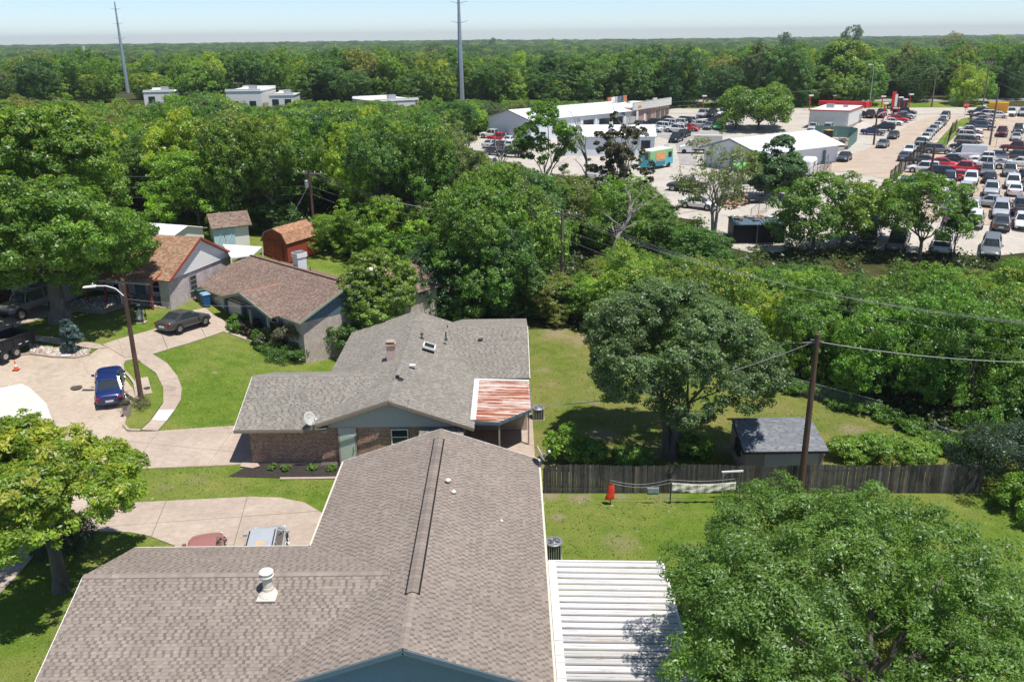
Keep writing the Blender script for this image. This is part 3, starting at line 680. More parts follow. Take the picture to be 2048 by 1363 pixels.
    for i in range(n):
        y = yf2+i*w; mb = MB()
        zl, zh = 2.36-.0, 2.52
        prof = [(.035, 0), (.05, .07), (.11, .07), (.14, 0), (w*.55, .0), (w*.58, .025), (w*.62, .025), (w*.65, 0), (w-.005, 0)]
        vs = []
        for (yy, zz) in prof: vs += [(x0, y+yy, zh+zz), (x1, y+yy-.0, zl+zz)]
        mb.add(vs, [(2*j, 2*j+1, 2*j+3, 2*j+2) for j in range(len(prof)-1)])
        o = mb.build('roof_panel', M['patiogrey'] if i in (8, 11, 10, 13, 14) and i < 15 and random.random() < .8 else M['patio'], T)
        if o.data.materials[0] == M['patiogrey']: o['label'] = 'panel stripped to grey metal with rust stains'
        s_ = o.modifiers.new('s', 'SOLIDIFY'); s_.thickness = .02
    mb = MB(); mb.beam((x0+.15, yf2, 2.56), (x0+.15, yb2, 2.56), .34, .03); mb.build('flashing', M['offwhite'], T)
    mb = MB(); mb.beam((x0, yb2+.05, 2.49), (x1, yb2+.05, 2.36), .08, .16); mb.beam((x1+.03, yb2, 2.34), (x1+.03, yf2, 2.34), .08, .16); mb.build('edge_beam', M['white'], T)
    for y in (yb2-.1, 4.5, .8, -2.6):
        mb = MB(); mb.beam((x1-.2, y, 0), (x1-.2, y, 2.3), .09, .09); mb.build('post', M['white'], T)
house_a()

# ------------------------------------------------------------------ house B (grey roof, red brick)
def house_b():
    R = thing('house', 'grey shingle roof house with dark red brick wall and rusty porch roof', 'house', (0, 0, 0))
    z0, zr, xr, xl, xe, yf, yb = 2.7, 4.55, -7.45, -12.9, -2.35, 48.35, 66.9
    k = (zr-z0)/(xr-xl); wy, wl = 53.3, -16.95; wf = 48.45; wr = z0+k*(wy-wf); wb = wy+(wr-z0)/k; xv = xr-(zr-wr)/k
    ry, rr = 64.0, 4.05; rf = 56.5; rx = 1.2; kr = (rr-z0)/(ry-rf); xi = xr+(zr-rr)/k; rbk = 68.5
    faces = [[(xr, yf, zr), (xe, yf, z0), (xe, rf, z0), (xr, rf, zr)],
             [(xr, rf, zr), (xe, rf, z0), (xi, ry, rr), (xr, ry, zr)],
             [(xr, ry, zr), (xi, ry, rr), (xe, yb-.3, z0), (xe, yb, z0), (xr, yb, zr)],
             [(xr, yb, zr), (xl, yb, z0), (xl, wb, z0), (xr, wb, zr)],
             [(xr, wb, zr), (xl, wb, z0), (xv, wy, wr), (xr, wy, zr)],
             [(xr, wy, zr), (xv, wy, wr), (xl, wf, z0), (xr, wf, zr)],
             [(wl, wy, wr), (wl, wb, z0), (xl, wb, z0), (xv, wy, wr)],
             [(wl, wy, wr), (wl, wf, z0), (xl, wf, z0), (xv, wy, wr)],
             [(xl-.02, wf, z0), (xl+1.6, wf, z0+.01), (xl+1.6, wf+.6, z0+.03), (xl, wf+.6, z0+.02)],
             [(xi, ry, rr), (xe, rf, z0), (rx, rf, z0), (rx, ry, rr)],
             [(xi, ry, rr), (xi+2, rbk, z0+.5), (rx, rbk, z0+.5), (rx, ry, rr)]]
    shingle_faces(R, faces, PAL_B, .155, .70, (.18, .34), (.08, .16), nparts=0, seed=21)
    ridge_caps(R, (wl, wy, wr), (xv, wy, wr), PAL_B, .34, .3, .93); ridge_caps(R, (xr, yf, zr), (xr, yb, zr), PAL_B, .32, .3, 1.04); ridge_caps(R, (xi, ry, rr), (rx, ry, rr), PAL_B, .3, .3, .95)
    # brick walls
    mb = MB(); mb.box((( -16.2-10.75)/2, 53.0, 1.42), (5.45, 8.1, 2.36)); mb.build('brick_wall', M['brickB'], R)
    mb = MB(); mb.box(((-9.6-3.2)/2, 57.6, 1.42), (6.4, 17.4, 2.36)); mb.build('brick_wall', M['brickB'], R)
    mb = MB(); mb.box((-10.17, 53.2, 1.35), (1.13, 8.0, 2.5)); mb.build('entry_wall', M['greysiding'], R)
    mb = MB(); mb.box((-1.0, 61.8, 1.35), (3.9, 10.4, 2.5)); mb.build('rear_wall', M['tanwall'], R)
    mb = MB(); mb.box((-9.6, 57.2, .1), (13.4, 16.6, .30)); mb.box((-13.5, 52.98, .1), (5.55, 8.2, .30)); mb.build('foundation', M['walk'], R)
    # gable boards
    boards(R, [(-12.6, 2.62), (-2.7, 2.62), (xr, 2.62+4.9*k)], 2.62, 4.4, (0, 48.86, 0), (1, 0, 0), (0, -1, 0), .14, M['greysiding'])
    boards(R, [(-10.7, 2.1), (-9.6, 2.1), (-9.6, 2.62), (-10.7, 2.62)], 2.1, 2.62, (0, 48.80, 0), (1, 0, 0), (0, -1, 0), .14, M['greysiding'])
    mb = MB(); mb.beam((xl+.0, yf-.03, z0-.10), (xr, yf-.03, zr-.10), .05, .19); mb.beam((xr, yf-.03, zr-.10), (xe, yf-.03, z0-.10), .05, .19); mb.build('verge_board', M['taupe'], R)
    mb = MB(); mb.beam((wl, wf-.03, z0-.11), (xl+1.6, wf-.03, z0-.11), .05, .17); mb.build('fascia', M['taupe'], R)
    mb = MB(); mb.beam((wl-.02, wf, z0-.1), (wl-.02, wy, wr-.1), .04, .17); mb.beam((rx+.02, rf, z0-.1), (rx+.02, ry, rr-.1), .04, .17); mb.build('verge_board', M['offwhite'], R)
    mb = MB(); mb.poly([(wl, wf, z0-.14), (xl+1.6, wf, z0-.14), (xl+1.6, 48.95, z0-.14), (wl, 48.95, z0-.14)], .02); mb.build('soffit', M['taupe'], R)
    # door
    d = MB().box((-10.17, 48.77, 1.12), (.92, .05, 2.02)).build('door', M['palegreen'], R)
    MB().lathe((-9.82, 48.73, 1.12), [(.035, 0), (.045, -.03), (.02, -.06)], 10, axis='Y').build('handle', M['blackmetal'], d)
    MB().lathe((-9.82, 48.73, 1.32), [(.03, 0), (.03, -.02)], 10, axis='Y').build('lock', M['blackmetal'], d)
    mb = MB(); mb.box((-10.68, 48.78, 1.12), (.08, .08, 2.1)); mb.box((-9.66, 48.78, 1.12), (.08, .08, 2.1)); mb.build('door_frame', M['tanwall'], R)
    window(R, (-6.95, 48.86, 1.95), 1.05, 1.05, (1, 0, 0), (0, -1, 0)); window(R, (-4.3, 48.86, 1.9), 1.3, .7, (1, 0, 0), (0, -1, 0), bars=0)
    # small canopy
    c = thing('window_canopy', 'small shingled canopy over the kitchen window of the brick house', 'canopy', (-4.35, 48.9, 0))
    shingle_faces(c, [[(-1.35, -.05, 2.62), (1.35, -.05, 2.62), (1.35, -.85, 2.3), (-1.35, -.85, 2.3)]], PAL_B, .15, .7, seed=5)
    MB().beam((-1.35, -.87, 2.22), (1.35, -.87, 2.22), .04, .14).build('fascia', M['taupe'], c)
    # chimney
    q = GZ(783, 717, 4.25)
    ch = MB().box((q.x, q.y, q.z+.35), (.56, .6, 1.25)).build('chimney', vary('pale chimney brick', (.55, .40, .32), (.66, .52, .44), 2.5, .85, fine=14), R)
    MB().box((q.x, q.y, q.z+1.02), (.66, .7, .22)).build('chimney_crown', M['rust'], ch)
    MB().box((q.x, q.y, q.z+1.28), (.58, .62, .06)).build('chimney_cap', M['tanwall'], ch)
    MB().box((q.x, q.y-.0, q.z-.22), (.8, .8, .1)).build('chimney_flashing', M['galv'], ch)
    # skylight
    q = GZ(858, 695, 4.2); Rm = Matrix.Translation(q+Vector((0, 0, .04))) @ Matrix.Rotation(math.atan(k), 4, 'Y')
    mb = MB(); s = .95
    for a in (-1, 1): mb.box((a*s/2*.85, 0, .08), (.09, s, .14), Rm); mb.box((0, a*s/2, .08), (s*.85+.09, .09, .14), Rm)
    sk = mb.build('skylight', M['white'], R); MB().box((0, 0, .11), (s*.78, s*.9, .03), Rm).build('pane', M['glass'], sk)
    for (px, py, z, h, r, mt, cp) in ((892, 678, 4.05, .55, .05, 'blackmetal', 0), (844, 676, 4.3, .28, .05, 'blackmetal', .13), (795, 757, 4.5, .22, .13, 'blackmetal', .0), (793, 742, 4.52, .25, .03, 'galv', 0), (817, 805, 4.2, .2, .03, 'galv', 0), (895, 655, 4.0, .18, .04, 'blackmetal', 0)):
        vent_pipe(R, GZ(px, py, z), h, r, M[mt], cp)
    q = GZ(962, 676, 3.85); MB().box((q.x, q.y, q.z+.06), (.34, .34, .14)).build('box_vent', M['tanwall'], R)
    q = GZ(825, 731, 4.45); MB().box((q.x, q.y, q.z+.03), (.4, .3, .10)).build('box_vent', M['offwhite'], R)
    sat_dish(GZ(622, 856, 2.75), 'grey satellite dish at the front eave of the brick house', 235, 25, .42, .65)
    # rusty porch roof
    T = thing('porch_cover', 'rust streaked corrugated porch roof at the corner of the brick house', 'porch cover', (0, 0, 0))
    A = [(-2.42, 49.35), (-2.42, 56.0), (1.15, 56.0), (1.15, 51.3), (-.9, 49.2)]
    zf = lambda x, y: 2.78-.045*(x+2.4)
    n = 15; y0 = 49.2; w = (56.0-y0)/n
    for i in range(n):
        q = clip_half(A, 0, 1, y0+(i+1)*w); q = clip_half(q, 0, -1, -(y0+i*w))
        if len(q) < 3: continue
        mb = MB(); yb_ = y0+i*w
        mb.poly([(x, y, zf(x, y)) for x, y in q], .03)
        x1 = max(p[0] for p in q); x0 = min(p[0] for p in q)
        mb.beam((x0, yb_+w*.5, zf(x0, 0)+.03), (x1-.1, yb_+w*.5, zf(x1, 0)+.03), .12, .05)
        mb.build('roof_panel', M['rust'], T)
    mb = MB(); mb.beam((-2.45, 49.3, 2.83), (-2.45, 56.1, 2.83), .34, .03); mb.beam((-2.5, 56.08, 2.82), (1.15, 56.08, 2.68), .24, .03); mb.build('flashing', M['offwhite'], T)
    mb = MB(); mb.beam((-2.4, 49.3, 2.62), (-.9, 49.15, 2.6), .06, .2); mb.beam((-.9, 49.15, 2.6), (1.17, 51.3, 2.52), .06, .2); mb.beam((1.17, 51.3, 2.52), (1.17, 56, 2.52), .06, .2); mb.build('fascia', M['bluegrey'], T)
    for x, y in ((1.0, 51.4), (-.85, 49.4), (1.0, 55.6)):
        MB().beam((x, y, 0), (x, y, 2.5), .1, .1).build('post', M['tanwall'], T)
    MB().box((-.8, 52.6, .06), (4.3, 7.4, .12)).build('porch_slab', M['walk'], T)
    MB().box((-3.14, 52.3, 1.3), (.06, 6.4, 2.4)).build('screen_panel', M['tanwall'], T); MB().box((-1.05, 53.6, 1.3), (4.0, .08, 2.3)).build('curtain', plain('tan curtain', (.46, .39, .31), .9), T)
house_b()
# ------------------------------------------------------------------ house C (brown roof, blue porch), local frame: x = left along the front eave, y = back
def house_c():
    ang = math.atan2(.686, -.728)            # local +x direction
    # right handed frame: local x = u, local y = w'. u x w must be +z: u=(-.728,.686) w=(-.686,-.728) -> use y towards the street and negate
    R = thing('house', 'brown shingle roof house with slate blue porch and double garage', 'house', (-16.55, 64.7, 1.8), ang)
    z0, zr, Ln, D = 2.5, 4.6, 15.9, 5.2; k = (zr-z0)/D
    Y = lambda w: -w
    pu, pz, pw = 7.1, 3.72, -.75; pl, pr = 11.3, 2.6; kp = (pz-z0)/(pl-pu); wi = (pz-z0)/k
    faces = [[(0, Y(0), z0), (0, Y(D), zr), (Ln, Y(D), zr), (Ln, Y(0), z0)],
             [(0, Y(2*D), z0), (0, Y(D), zr), (Ln, Y(D), zr), (Ln, Y(2*D), z0)],
             [(pu, Y(pw), pz+.03), (pl, Y(pw), z0+.03), (pl-.0, Y(0.05), z0+.03), (pu, Y(wi), pz+.03)],
             [(pu, Y(pw), pz+.03), (pr, Y(pw), z0+.03), (pr, Y(0.05), z0+.03), (pu, Y(wi), pz+.03)],
             # rear wing
             [(2.6, Y(D+.2), 4.45), (-.6, Y(9.5), z0), (-.6, Y(14.6), z0), (2.6, Y(14.6), 4.2)],
             [(2.6, Y(D+.2), 4.45), (5.8, Y(9.5), z0), (5.8, Y(14.6), z0), (2.6, Y(14.6), 4.2)]]
    shingle_faces(R, faces, PAL_C, .16, .72, (.25, .45), (.1, .2), seed=31)
    ridge_caps(R, (0, Y(D), zr), (Ln, Y(D), zr), [(.30, .17, .12)], .34, .32, 1.05)
    mb = MB(); mb.beam((.5, Y(D)+.2, zr+.0), (Ln-1, Y(D)+.2, zr+.0), .05, .07); mb.build('ridge_vent_slot', M['dark'], R)
    ridge_caps(R, (pu, Y(pw), pz+.04), (pu, Y(wi), pz+.04), [(.30, .17, .12)], .32, .32, 1.1)
    mb = MB(); mb.box((6.4, Y(5.2), .2), (12.0, 9.2, 4.5)); mb.box((2.6, Y(11.5), .2), (5.6, 5.4, 4.5)); mb.build('brick_wall', M['brickC'], R)
    mb = MB(); mb.box((14.1, Y(5.4), .2), (2.8, 8.6, 4.5)); mb.build('garage_wall', M['offwhite'], R)
    # gable end at x=0 side with vertical blue boards
    for i in range(22):
        w0 = .7+i*.41; w1 = w0+.39; h = lambda w: z0+k*(w if w < D else 2*D-w)-.1
        mb = MB(); mb.add([(.36, Y(w0), 2.25), (.36, Y(w1), 2.25), (.36, Y(w1), h(w1)), (.36, Y(w0), h(w0)), (.42, Y(w0), 2.25), (.42, Y(w1), 2.25), (.42, Y(w1), h(w1)), (.42, Y(w0), h(w0))],
                          [(0, 1, 2, 3), (7, 6, 5, 4), (0, 4, 5, 1), (1, 5, 6, 2), (2, 6, 7, 3), (3, 7, 4, 0)]); mb.build('plank', M['bluegrey'], R)
    mb = MB(); mb.beam((-.03, Y(0), z0-.1), (-.03, Y(D), zr-.1), .05, .2); mb.beam((-.03, Y(D), zr-.1), (-.03, Y(2*D), z0-.1), .05, .2)
    mb.beam((pl, Y(pw)+.03, z0-.08), (pu, Y(pw)+.03, pz-.08), .06, .22); mb.beam((pu, Y(pw)+.03, pz-.08), (pr, Y(pw)+.03, z0-.08), .06, .22)
    mb.beam((Ln, Y(0)+.03, z0-.1), (pl, Y(0)+.03, z0-.1), .05, .16); mb.beam((pr, Y(0)+.03, z0-.1), (0, Y(0)+.03, z0-.1), .05, .16); mb.build('verge_board', M['greytrim'], R)
    # porch front: blue gable infill, blue wall, garage doors, posts
    mb = MB(); mb.box((5.9, Y(.55), .95), (5.3, .12, 2.7)); mb.build('porch_wall', M['bluegrey'], R)
    mb = MB(); mb.poly([(pl-.6, Y(.1), z0-.05), (pu, Y(.1), pz-.2), (pr+.6, Y(.1), z0-.05)]); o = mb.build('porch_gable', M['bluegrey'], R)
    for x in (13.2, 10.3):
        d = MB().box((x, Y(.48), .85), (2.45, .06, 2.2)).build('garage_door', M['offwhite'], R)
        for j in range(3): MB().box((x, Y(.44), .3+j*.55), (2.45, .02, .03)).build('door_groove', M['greysiding'], d)
    for x in (14.6, 11.7, 8.9): MB().box((x, Y(.38), .9), (.28, .3, 2.7)).build('post', M['bluegrey'], R)
    for x in (6.2, 3.6): MB().box((x, Y(-.5), .9), (.16, .16, 3.1)).build('post', M['greytrim'], R)
    window(R, (4.4, Y(.46), 1.5), 1.5, 1.2, (-1, 0, 0), (0, 1, 0), bars=1)
    # chimney
    q = (9.3, Y(6.6)); ch = MB().box((q[0], q[1], 4.5), (.8, .9, 1.9)).build('chimney', M['metalwall'], R)
    MB().box((q[0], q[1], 5.25), (.95, 1.05, .4)).build('chimney_crown', M['white'], ch); MB().box((q[0], q[1], 5.52), (.7, .8, .08)).build('chimney_cap', M['galv'], ch)
    vent_pipe(R, (7.9, Y(6.7), 3.95), .4, .04, M['blackmetal']); vent_pipe(R, (12.4, Y(6.4), 4.1), .35, .04, M['blackmetal'])
    MB().box((3.2, Y(6.6), 4.12), (.35, .35, .25)).build('box_vent', M['blackmetal'], R)
    # flat white membrane roof behind
    T = thing('flat_roof_addition', 'white flat roofed addition behind the brown roofed house', 'roof', R.location, ang)
    mb = MB(); mb.box((5.2, Y(12.3), 2.95), (5.6, 3.6, .14)); mb.build('membrane', M['white'], T); MB().box((5.2, Y(12.3), 1.2), (5.2, 3.2, 3.3)).build('wall', M['offwhite'], T)
house_c()
def house_d():
    u = Vector((-.96, .28)); ang = math.atan2(u.y, u.x)
    R = thing('house', 'tan shingle roof house with white gable and whitewashed brick walls', 'house', (-28.75, 71.2, 3.4), ang)
    Y = lambda w: -w; z0, zr, Ln, D = 2.6, 5.3, 19, 5.0; k = (zr-z0)/D
    faces = [[(0, Y(0), z0), (0, Y(D), zr), (Ln, Y(D), zr), (Ln, Y(0), z0)],
             [(0, Y(2*D), z0), (0, Y(D), zr), (Ln, Y(D), zr), (Ln, Y(2*D), z0)],
             [(1.3, Y(-.75), 2.52), (1.3, Y(2.2), 2.72+.9), (8.6, Y(2.2), 2.72+.9), (8.6, Y(-.75), 2.52)],
             [(9.6, Y(-2.8), 2.55), (9.6, Y(3), 4.1+.05), (12.2, Y(3), 4.1+.05), (12.2, Y(-2.8), 3.6)],
             [(14.9, Y(-2.8), 2.55), (14.9, Y(3), 4.1+.05), (12.2, Y(3), 4.15), (12.2, Y(-2.8), 3.6)]]
    faces[3] = [(9.4, Y(-2.8), 2.55), (9.4, Y(.2), 2.62), (12.2, Y(3), 4.2), (12.2, Y(-2.8), 4.1)]
    faces[4] = [(15., Y(-2.8), 2.55), (15., Y(.2), 2.62), (12.2, Y(3), 4.2), (12.2, Y(-2.8), 4.1)]
    shingle_faces(R, faces, PAL_D, .16, .75, (.3, .5), (.1, .2), seed=41)
    mb = MB(); mb.box((9.6, Y(5.9), .6), (18.4, 7.7, 3.9)); mb.box((.85, Y(1.2), .6), (.95, 1.8, 3.9)); mb.box((12.2, Y(-.0), .6), (5.0, 5., 3.9)); mb.build('brick_wall', M['brickD'], R)
    boards(R, [(-9.7, 2.55), (-.35, 2.55), (-5, 5.1)], 2.55, 5.15, (.30, 0, 0), (0, 1, 0), (-1, 0, 0), .21, M['white'])
    mb = MB(); mb.add([(.36, Y(.4), 2.5), (.36, Y(9.6), 2.5), (.36, Y(5), 5.05)], [(0, 1, 2)]); mb.build('gable_wall', M['white'], R)
    mb = MB(); mb.beam((-.03, Y(0), z0-.09), (-.03, Y(D), zr-.09), .05, .2); mb.beam((-.03, Y(D), zr-.09), (-.03, Y(2*D), z0-.09), .05, .2); mb.beam((1.27, Y(-.75), 2.42), (1.27, Y(2.2), 3.5), .06, .18); mb.build('verge_board', M['redtrim'], R)
    mb = MB(); mb.beam((1.3, Y(-.78), 2.43), (8.6, Y(-.78), 2.43), .05, .14); mb.build('fascia', M['greysiding'], R)
    window(R, (.36, Y(3.6), 1.5), .95, 1.3, (0, -1, 0), (-1, 0, 0), M['galv'], bars=2)
    for x, mt in ((1.6, 'redtrim'), (3.9, 'redtrim'), (4.6, 'offwhite'), (6.2, 'redtrim'), (8.2, 'redtrim')):
        MB().box((x, Y(-.5), 1.0), (.14, .14, 2.9)).build('post', M[mt], R)
    window(R, (2.7, Y(2.0), 1.4), 1.4, 1.1, (-1, 0, 0), (0, 1, 0)); window(R, (6.8, Y(2.0), 1.4), 1.4, 1.1, (-1, 0, 0), (0, 1, 0))
    MB().box((4.7, Y(2.0), 1.0), (1.0, .08, 2.1)).build('door', M['bluegrey'], R)
    MB().box((12.2, Y(-2.54), 1.05), (4.0, .08, 2.2)).build('garage_door', M['palegreen'], R)
    vent_pipe(R, (5.3, Y(3.4), 4.4), .45, .09, M['galv'], .14)
house_d()
def simple_house(name, label, loc, rz, w, d, h, zr, wallm, pal=None, roofm=None, cat='house', extra=None):
    R = thing(name, label, cat, loc, rz); o = .35
    MB().box((0, 0, h/2-.3), (w, d, h+.6)).build('wall', wallm, R)
    mb = MB(); mb.add([(s*w/2, -d/2, h) for s in (-1, 1)]+[(s*w/2, d/2, h) for s in (-1, 1)]+[(s*w/2, 0, zr-.05) for s in (-1, 1)], [(0, 2, 4), (1, 5, 3), (0, 4, 5, 1), (2, 3, 5, 4)]); mb.build('gable', wallm, R)
    f = [[(-w/2-o, -d/2-o, h-o*.4), (w/2+o, -d/2-o, h-o*.4), (w/2+o, 0, zr), (-w/2-o, 0, zr)], [(-w/2-o, d/2+o, h-o*.4), (w/2+o, d/2+o, h-o*.4), (w/2+o, 0, zr), (-w/2-o, 0, zr)]]
    if pal: shingle_faces(R, f, pal, .2, .75, (.4, .8), (.15, .3), seed=int(loc[0])+50)
    else:
        n = max(4, int(w/1.0))
        for pts in f:
            a, b, c, d_ = [Vector(p) for p in pts]
            for i in range(n):
                t0, t1 = i/n, (i+1)/n-.01
                q = [a.lerp(b, t0), a.lerp(b, t1), d_.lerp(c, t1), d_.lerp(c, t0)]
                mb = MB(); mb.poly(q, .04); mb.beam(q[0]+Vector((0, 0, .03)), q[3]+Vector((0, 0, .03)), .06, .05); mb.build('roof_panel', roofm, R)
    return R
# small sheds and outbuildings behind
p = GP(350, 470); g = simple_house('outbuilding', 'white flat roofed outbuilding behind the tan roofed house', (-36.5, 88, 4.3), rad(-20), 8.5, 5, 2.7, 3.3, M['offwhite'], roofm=M['whitemetal'], cat='outbuilding')
p = GP(475, 500); g = simple_house('garden_shed', 'white shed with pale blue double doors beside the blue bin', (p.x-1.4, p.y+2.4, p.z), rad(28), 3.4, 2.9, 2.4, 3.5, M['white'], PAL_C, cat='shed')
for s in (-1, 1):
    d = MB().box((-.8+s*.55, -1.5, 1.1), (1.0, .06, 2.0)).build('door', plain('pale blue door', (.42, .60, .70), .6), g)
    MB().beam((-.8+s*.55-.4, -1.55, .2), (-.8+s*.55+.4, -1.55, 2.0), .08, .03).build('door_brace', M['white'], d)
# red barn shed
def barn():
    p = GP(547, 528); q = GP(600, 505); ang = rad(-28)
    R = thing('barn_shed', 'red barn shaped shed with cross braced double doors', 'shed', (p.x, p.y+1.2, p.z), ang)
    prof = [(-1.6, 0), (-1.6, 2.1), (-1.1, 2.9), (0, 3.3), (1.1, 2.9), (1.6, 2.1), (1.6, 0)]; n = len(prof)
    vs = [(x, 0, z) for x, z in prof]+[(x, 4.6, z) for x, z in prof]
    MB().add(vs, [tuple(range(n)), tuple(range(2*n-1, n-1, -1))]+[(i, i+n, (i+1) % n+n, (i+1) % n) for i in range(n)]).build('wall', M['redwood'], R)
    pr = [(-1.75, 1.98), (-1.17, 2.98), (0, 3.42), (1.17, 2.98), (1.75, 1.98)]
    fc = []
    for a, b in zip(pr, pr[1:]): fc.append([(a[0], -.2, a[1]), (b[0], -.2, b[1]), (b[0], 4.8, b[1]), (a[0], 4.8, a[1])])
    shingle_faces(R, fc, [(.42, .22, .13), (.36, .19, .12), (.46, .26, .16)], .2, .85, (.3, .6), (.1, .3), seed=61)
    for s in (-1, 1):
        d = MB().box((s*.52, -.05, 1.1), (1.0, .06, 2.0)).build('door', M['redwood'], R)
        mb = MB(); x0, x1 = s*.06, s*.98
        for a, b in (((x0, .15), (x1, 1.05)), ((x1, .15), (x0, 1.05)), ((x0, 1.15), (x1, 2.05)), ((x1, 1.15), (x0, 2.05))): mb.beam((a[0], -.1, a[1]), (b[0], -.1, b[1]), .03, .09)
        mb.box((s*.52, -.1, 1.1), (.95, .04, .1)); mb.box((s*.52, -.1, 2.08), (.95, .04, .1)); mb.build('door_brace', M['redtrim'], d)
barn()
# white carport between
T = thing('carport', 'white flat carport roof between the tan and brown roofed houses', 'carport', (0, 0, 0))
c4 = [GZ(445, 488, 6.6), GZ(524, 493, 6.4), GZ(505, 510, 6.4), GZ(462, 515, 6.3)]
MB().poly(c4, .12).build('roof_sheet', M['whitemetal'], T)
for c_ in c4[1:]: MB().beam((c_.x, c_.y, terr(c_.x, c_.y)), (c_.x, c_.y, c_.z-.1), .1, .1).build('post', M['white'], T)
# garden shed behind the picket fence
def shed():
    R = thing('garden_shed', 'grey roofed tan shed behind the picket fence next to the utility pole', 'shed', (0, 0, 0))
    x0, x1, yf, yb, yr = 13.75, 18.35, 46.6, 50.2, 49.2; zf, zr, zb = 1.95, 2.75, 2.2
    shingle_faces(R, [[(x0-.25, yf-.35, zf), (x1+.15, yf-.35, zf), (x1-.05, yr, zr), (x0-.25, yr, zr)], [(x0-.25, yb+.3, zb), (x1+.15, yb+.3, zb), (x1-.05, yr, zr), (x0-.25, yr, zr)]], PAL_S, .16, .8, (.25, .5), (.1, .2), seed=71)
    mb = MB(); mb.box(((x0+x1)/2, (yf+yb)/2, .95), (x1-x0, yb-yf, 2.0)); mb.build('wall', M['tanwall'], R)
    MB().box(((x0+x1)/2+.4, yf-.03, .95), (x1-x0-1.4, .05, 1.8)).build('front_panel', M['greysiding'], R)
    mb = MB(); mb.beam((x0-.27, yf-.35, zf-.08), (x0-.27, yr, zr-.08), .04, .14); mb.beam((x0-.25, yf-.37, zf-.08), (x1+.15, yf-.37, zf-.08), .04, .12); mb.build('fascia', M['blackmetal'], R)
    window(R, (x0-.02, 48.3, 1.35), 1.1, .7, (0, -1, 0), (-1, 0, 0), M['blackmetal'])
shed()

# ------------------------------------------------------------------ picket fence
def picket_fence():
    R = thing('picket_fence', 'weathered dark wooden privacy fence along the back yard', 'fence', (0, 0, 0))
    a = GP(1088, 986); b = GP(1965, 986); d = Vector((b.x-a.x, b.y-a.y, 0)); n = int(d.length/.145); d.normalize(); rnd = random.Random(5)
    s = Vector((-d.y, d.x, 0))
    for i in range(n):
        t = i*.145; h = 1.80+rnd.uniform(-.025, .025)+.05*math.sin(t*.9); c = rnd.uniform(.55, 1.25); w = .135
        if rnd.random() < .08: c *= 1.5
        br = rnd.random() < .04 or 13.6 < t < 15.4 and rnd.random() < .5
        col = (.13*c, .105*c, .08*c) if br else (.098*c, .092*c, .086*c)
        p = a+d*t; p.z = terr(p.x, p.y); off = s*rnd.uniform(-.012, .012); le = rnd.uniform(-.012, .012)
        vs = []
        for k in (0, 1):
            o = off+s*(k*.02)
            for (x, z) in ((0, .02), (w, .02), (w, h-.05), (w-.03, h), (.03, h), (0, h-.05)): vs.append(p+o+d*(x+le*z)+Vector((0, 0, z)))
        MB().add(vs, [(5, 4, 3, 2, 1, 0), (6, 7, 8, 9, 10, 11)]+[(j, (j+1) % 6, (j+1) % 6+6, j+6) for j in range(6)], 0, col).build('picket', M['fencewood'], R)
    for z in (.4, 1.45):
        q = a+s*.06; e = a+d*(n*.145)+s*.06; MB().beam((q.x, q.y, z), (e.x, e.y, z), .04, .09, 0, col=(.09, .08, .07)).build('rail', M['fencewood'], R)
    for i in range(0, n, 16):
        p = a+d*(i*.145)+s*.11; MB().beam((p.x, p.y, 0), (p.x, p.y, 1.6), .09, .09, 0, col=(.09, .08, .07)).build('post', M['fencewood'], R)
picket_fence()
# chain link fence
def chainlink(pts, label, h=1.25, gate=None, name='chain_link_fence', post=2.6, mat='galv', step=.16, toprail=True, meshmat='galv'):
    R = thing(name, label, 'fence', (0, 0, 0)); mb = MB()
    V = [Vector((x, y, terr(x, y))) for x, y in pts]
    for a, b in zip(V, V[1:]):
        Lx = (b-a).length; n = max(1, round(Lx/post))
        for i in range(n+1):
            p = a.lerp(b, i/n); MB().tube([p, p+Vector((0, 0, h+.04))], .03, 6).build('post', M[mat], R)
        if toprail: MB().tube([a+Vector((0, 0, h)), b+Vector((0, 0, h))], .025, 6).build('top_rail', M[mat], R)
        d = (b-a)/Lx; t = -h
        while t < Lx:
            for sgn in (1, -1):
                s0, s1 = t, t+h; z0, z1 = (0, h) if sgn > 0 else (h, 0)
                lo = max(0, -s0)/h; hi = min(1, (Lx-s0)/h)
                if hi > lo: mb.tube([a+d*(s0+h*lo)+Vector((0, 0, z0+(z1-z0)*lo)), a+d*(s0+h*hi)+Vector((0, 0, z0+(z1-z0)*hi))], .004, 3, cap=False)
            t += step
    mb.build('wire_mesh', M[meshmat], R, 'stuff'); return R
FL = pxp([(1530, 772), (1640, 803), (1760, 836)]); chainlink(FL, 'galvanised chain link fence at the back of the middle yard')
FL2 = pxp([(1855, 880), (1893, 895), (1990, 918), (2100, 945)]); chainlink(FL2, 'galvanised chain link fence with a small gate near the frame edge')

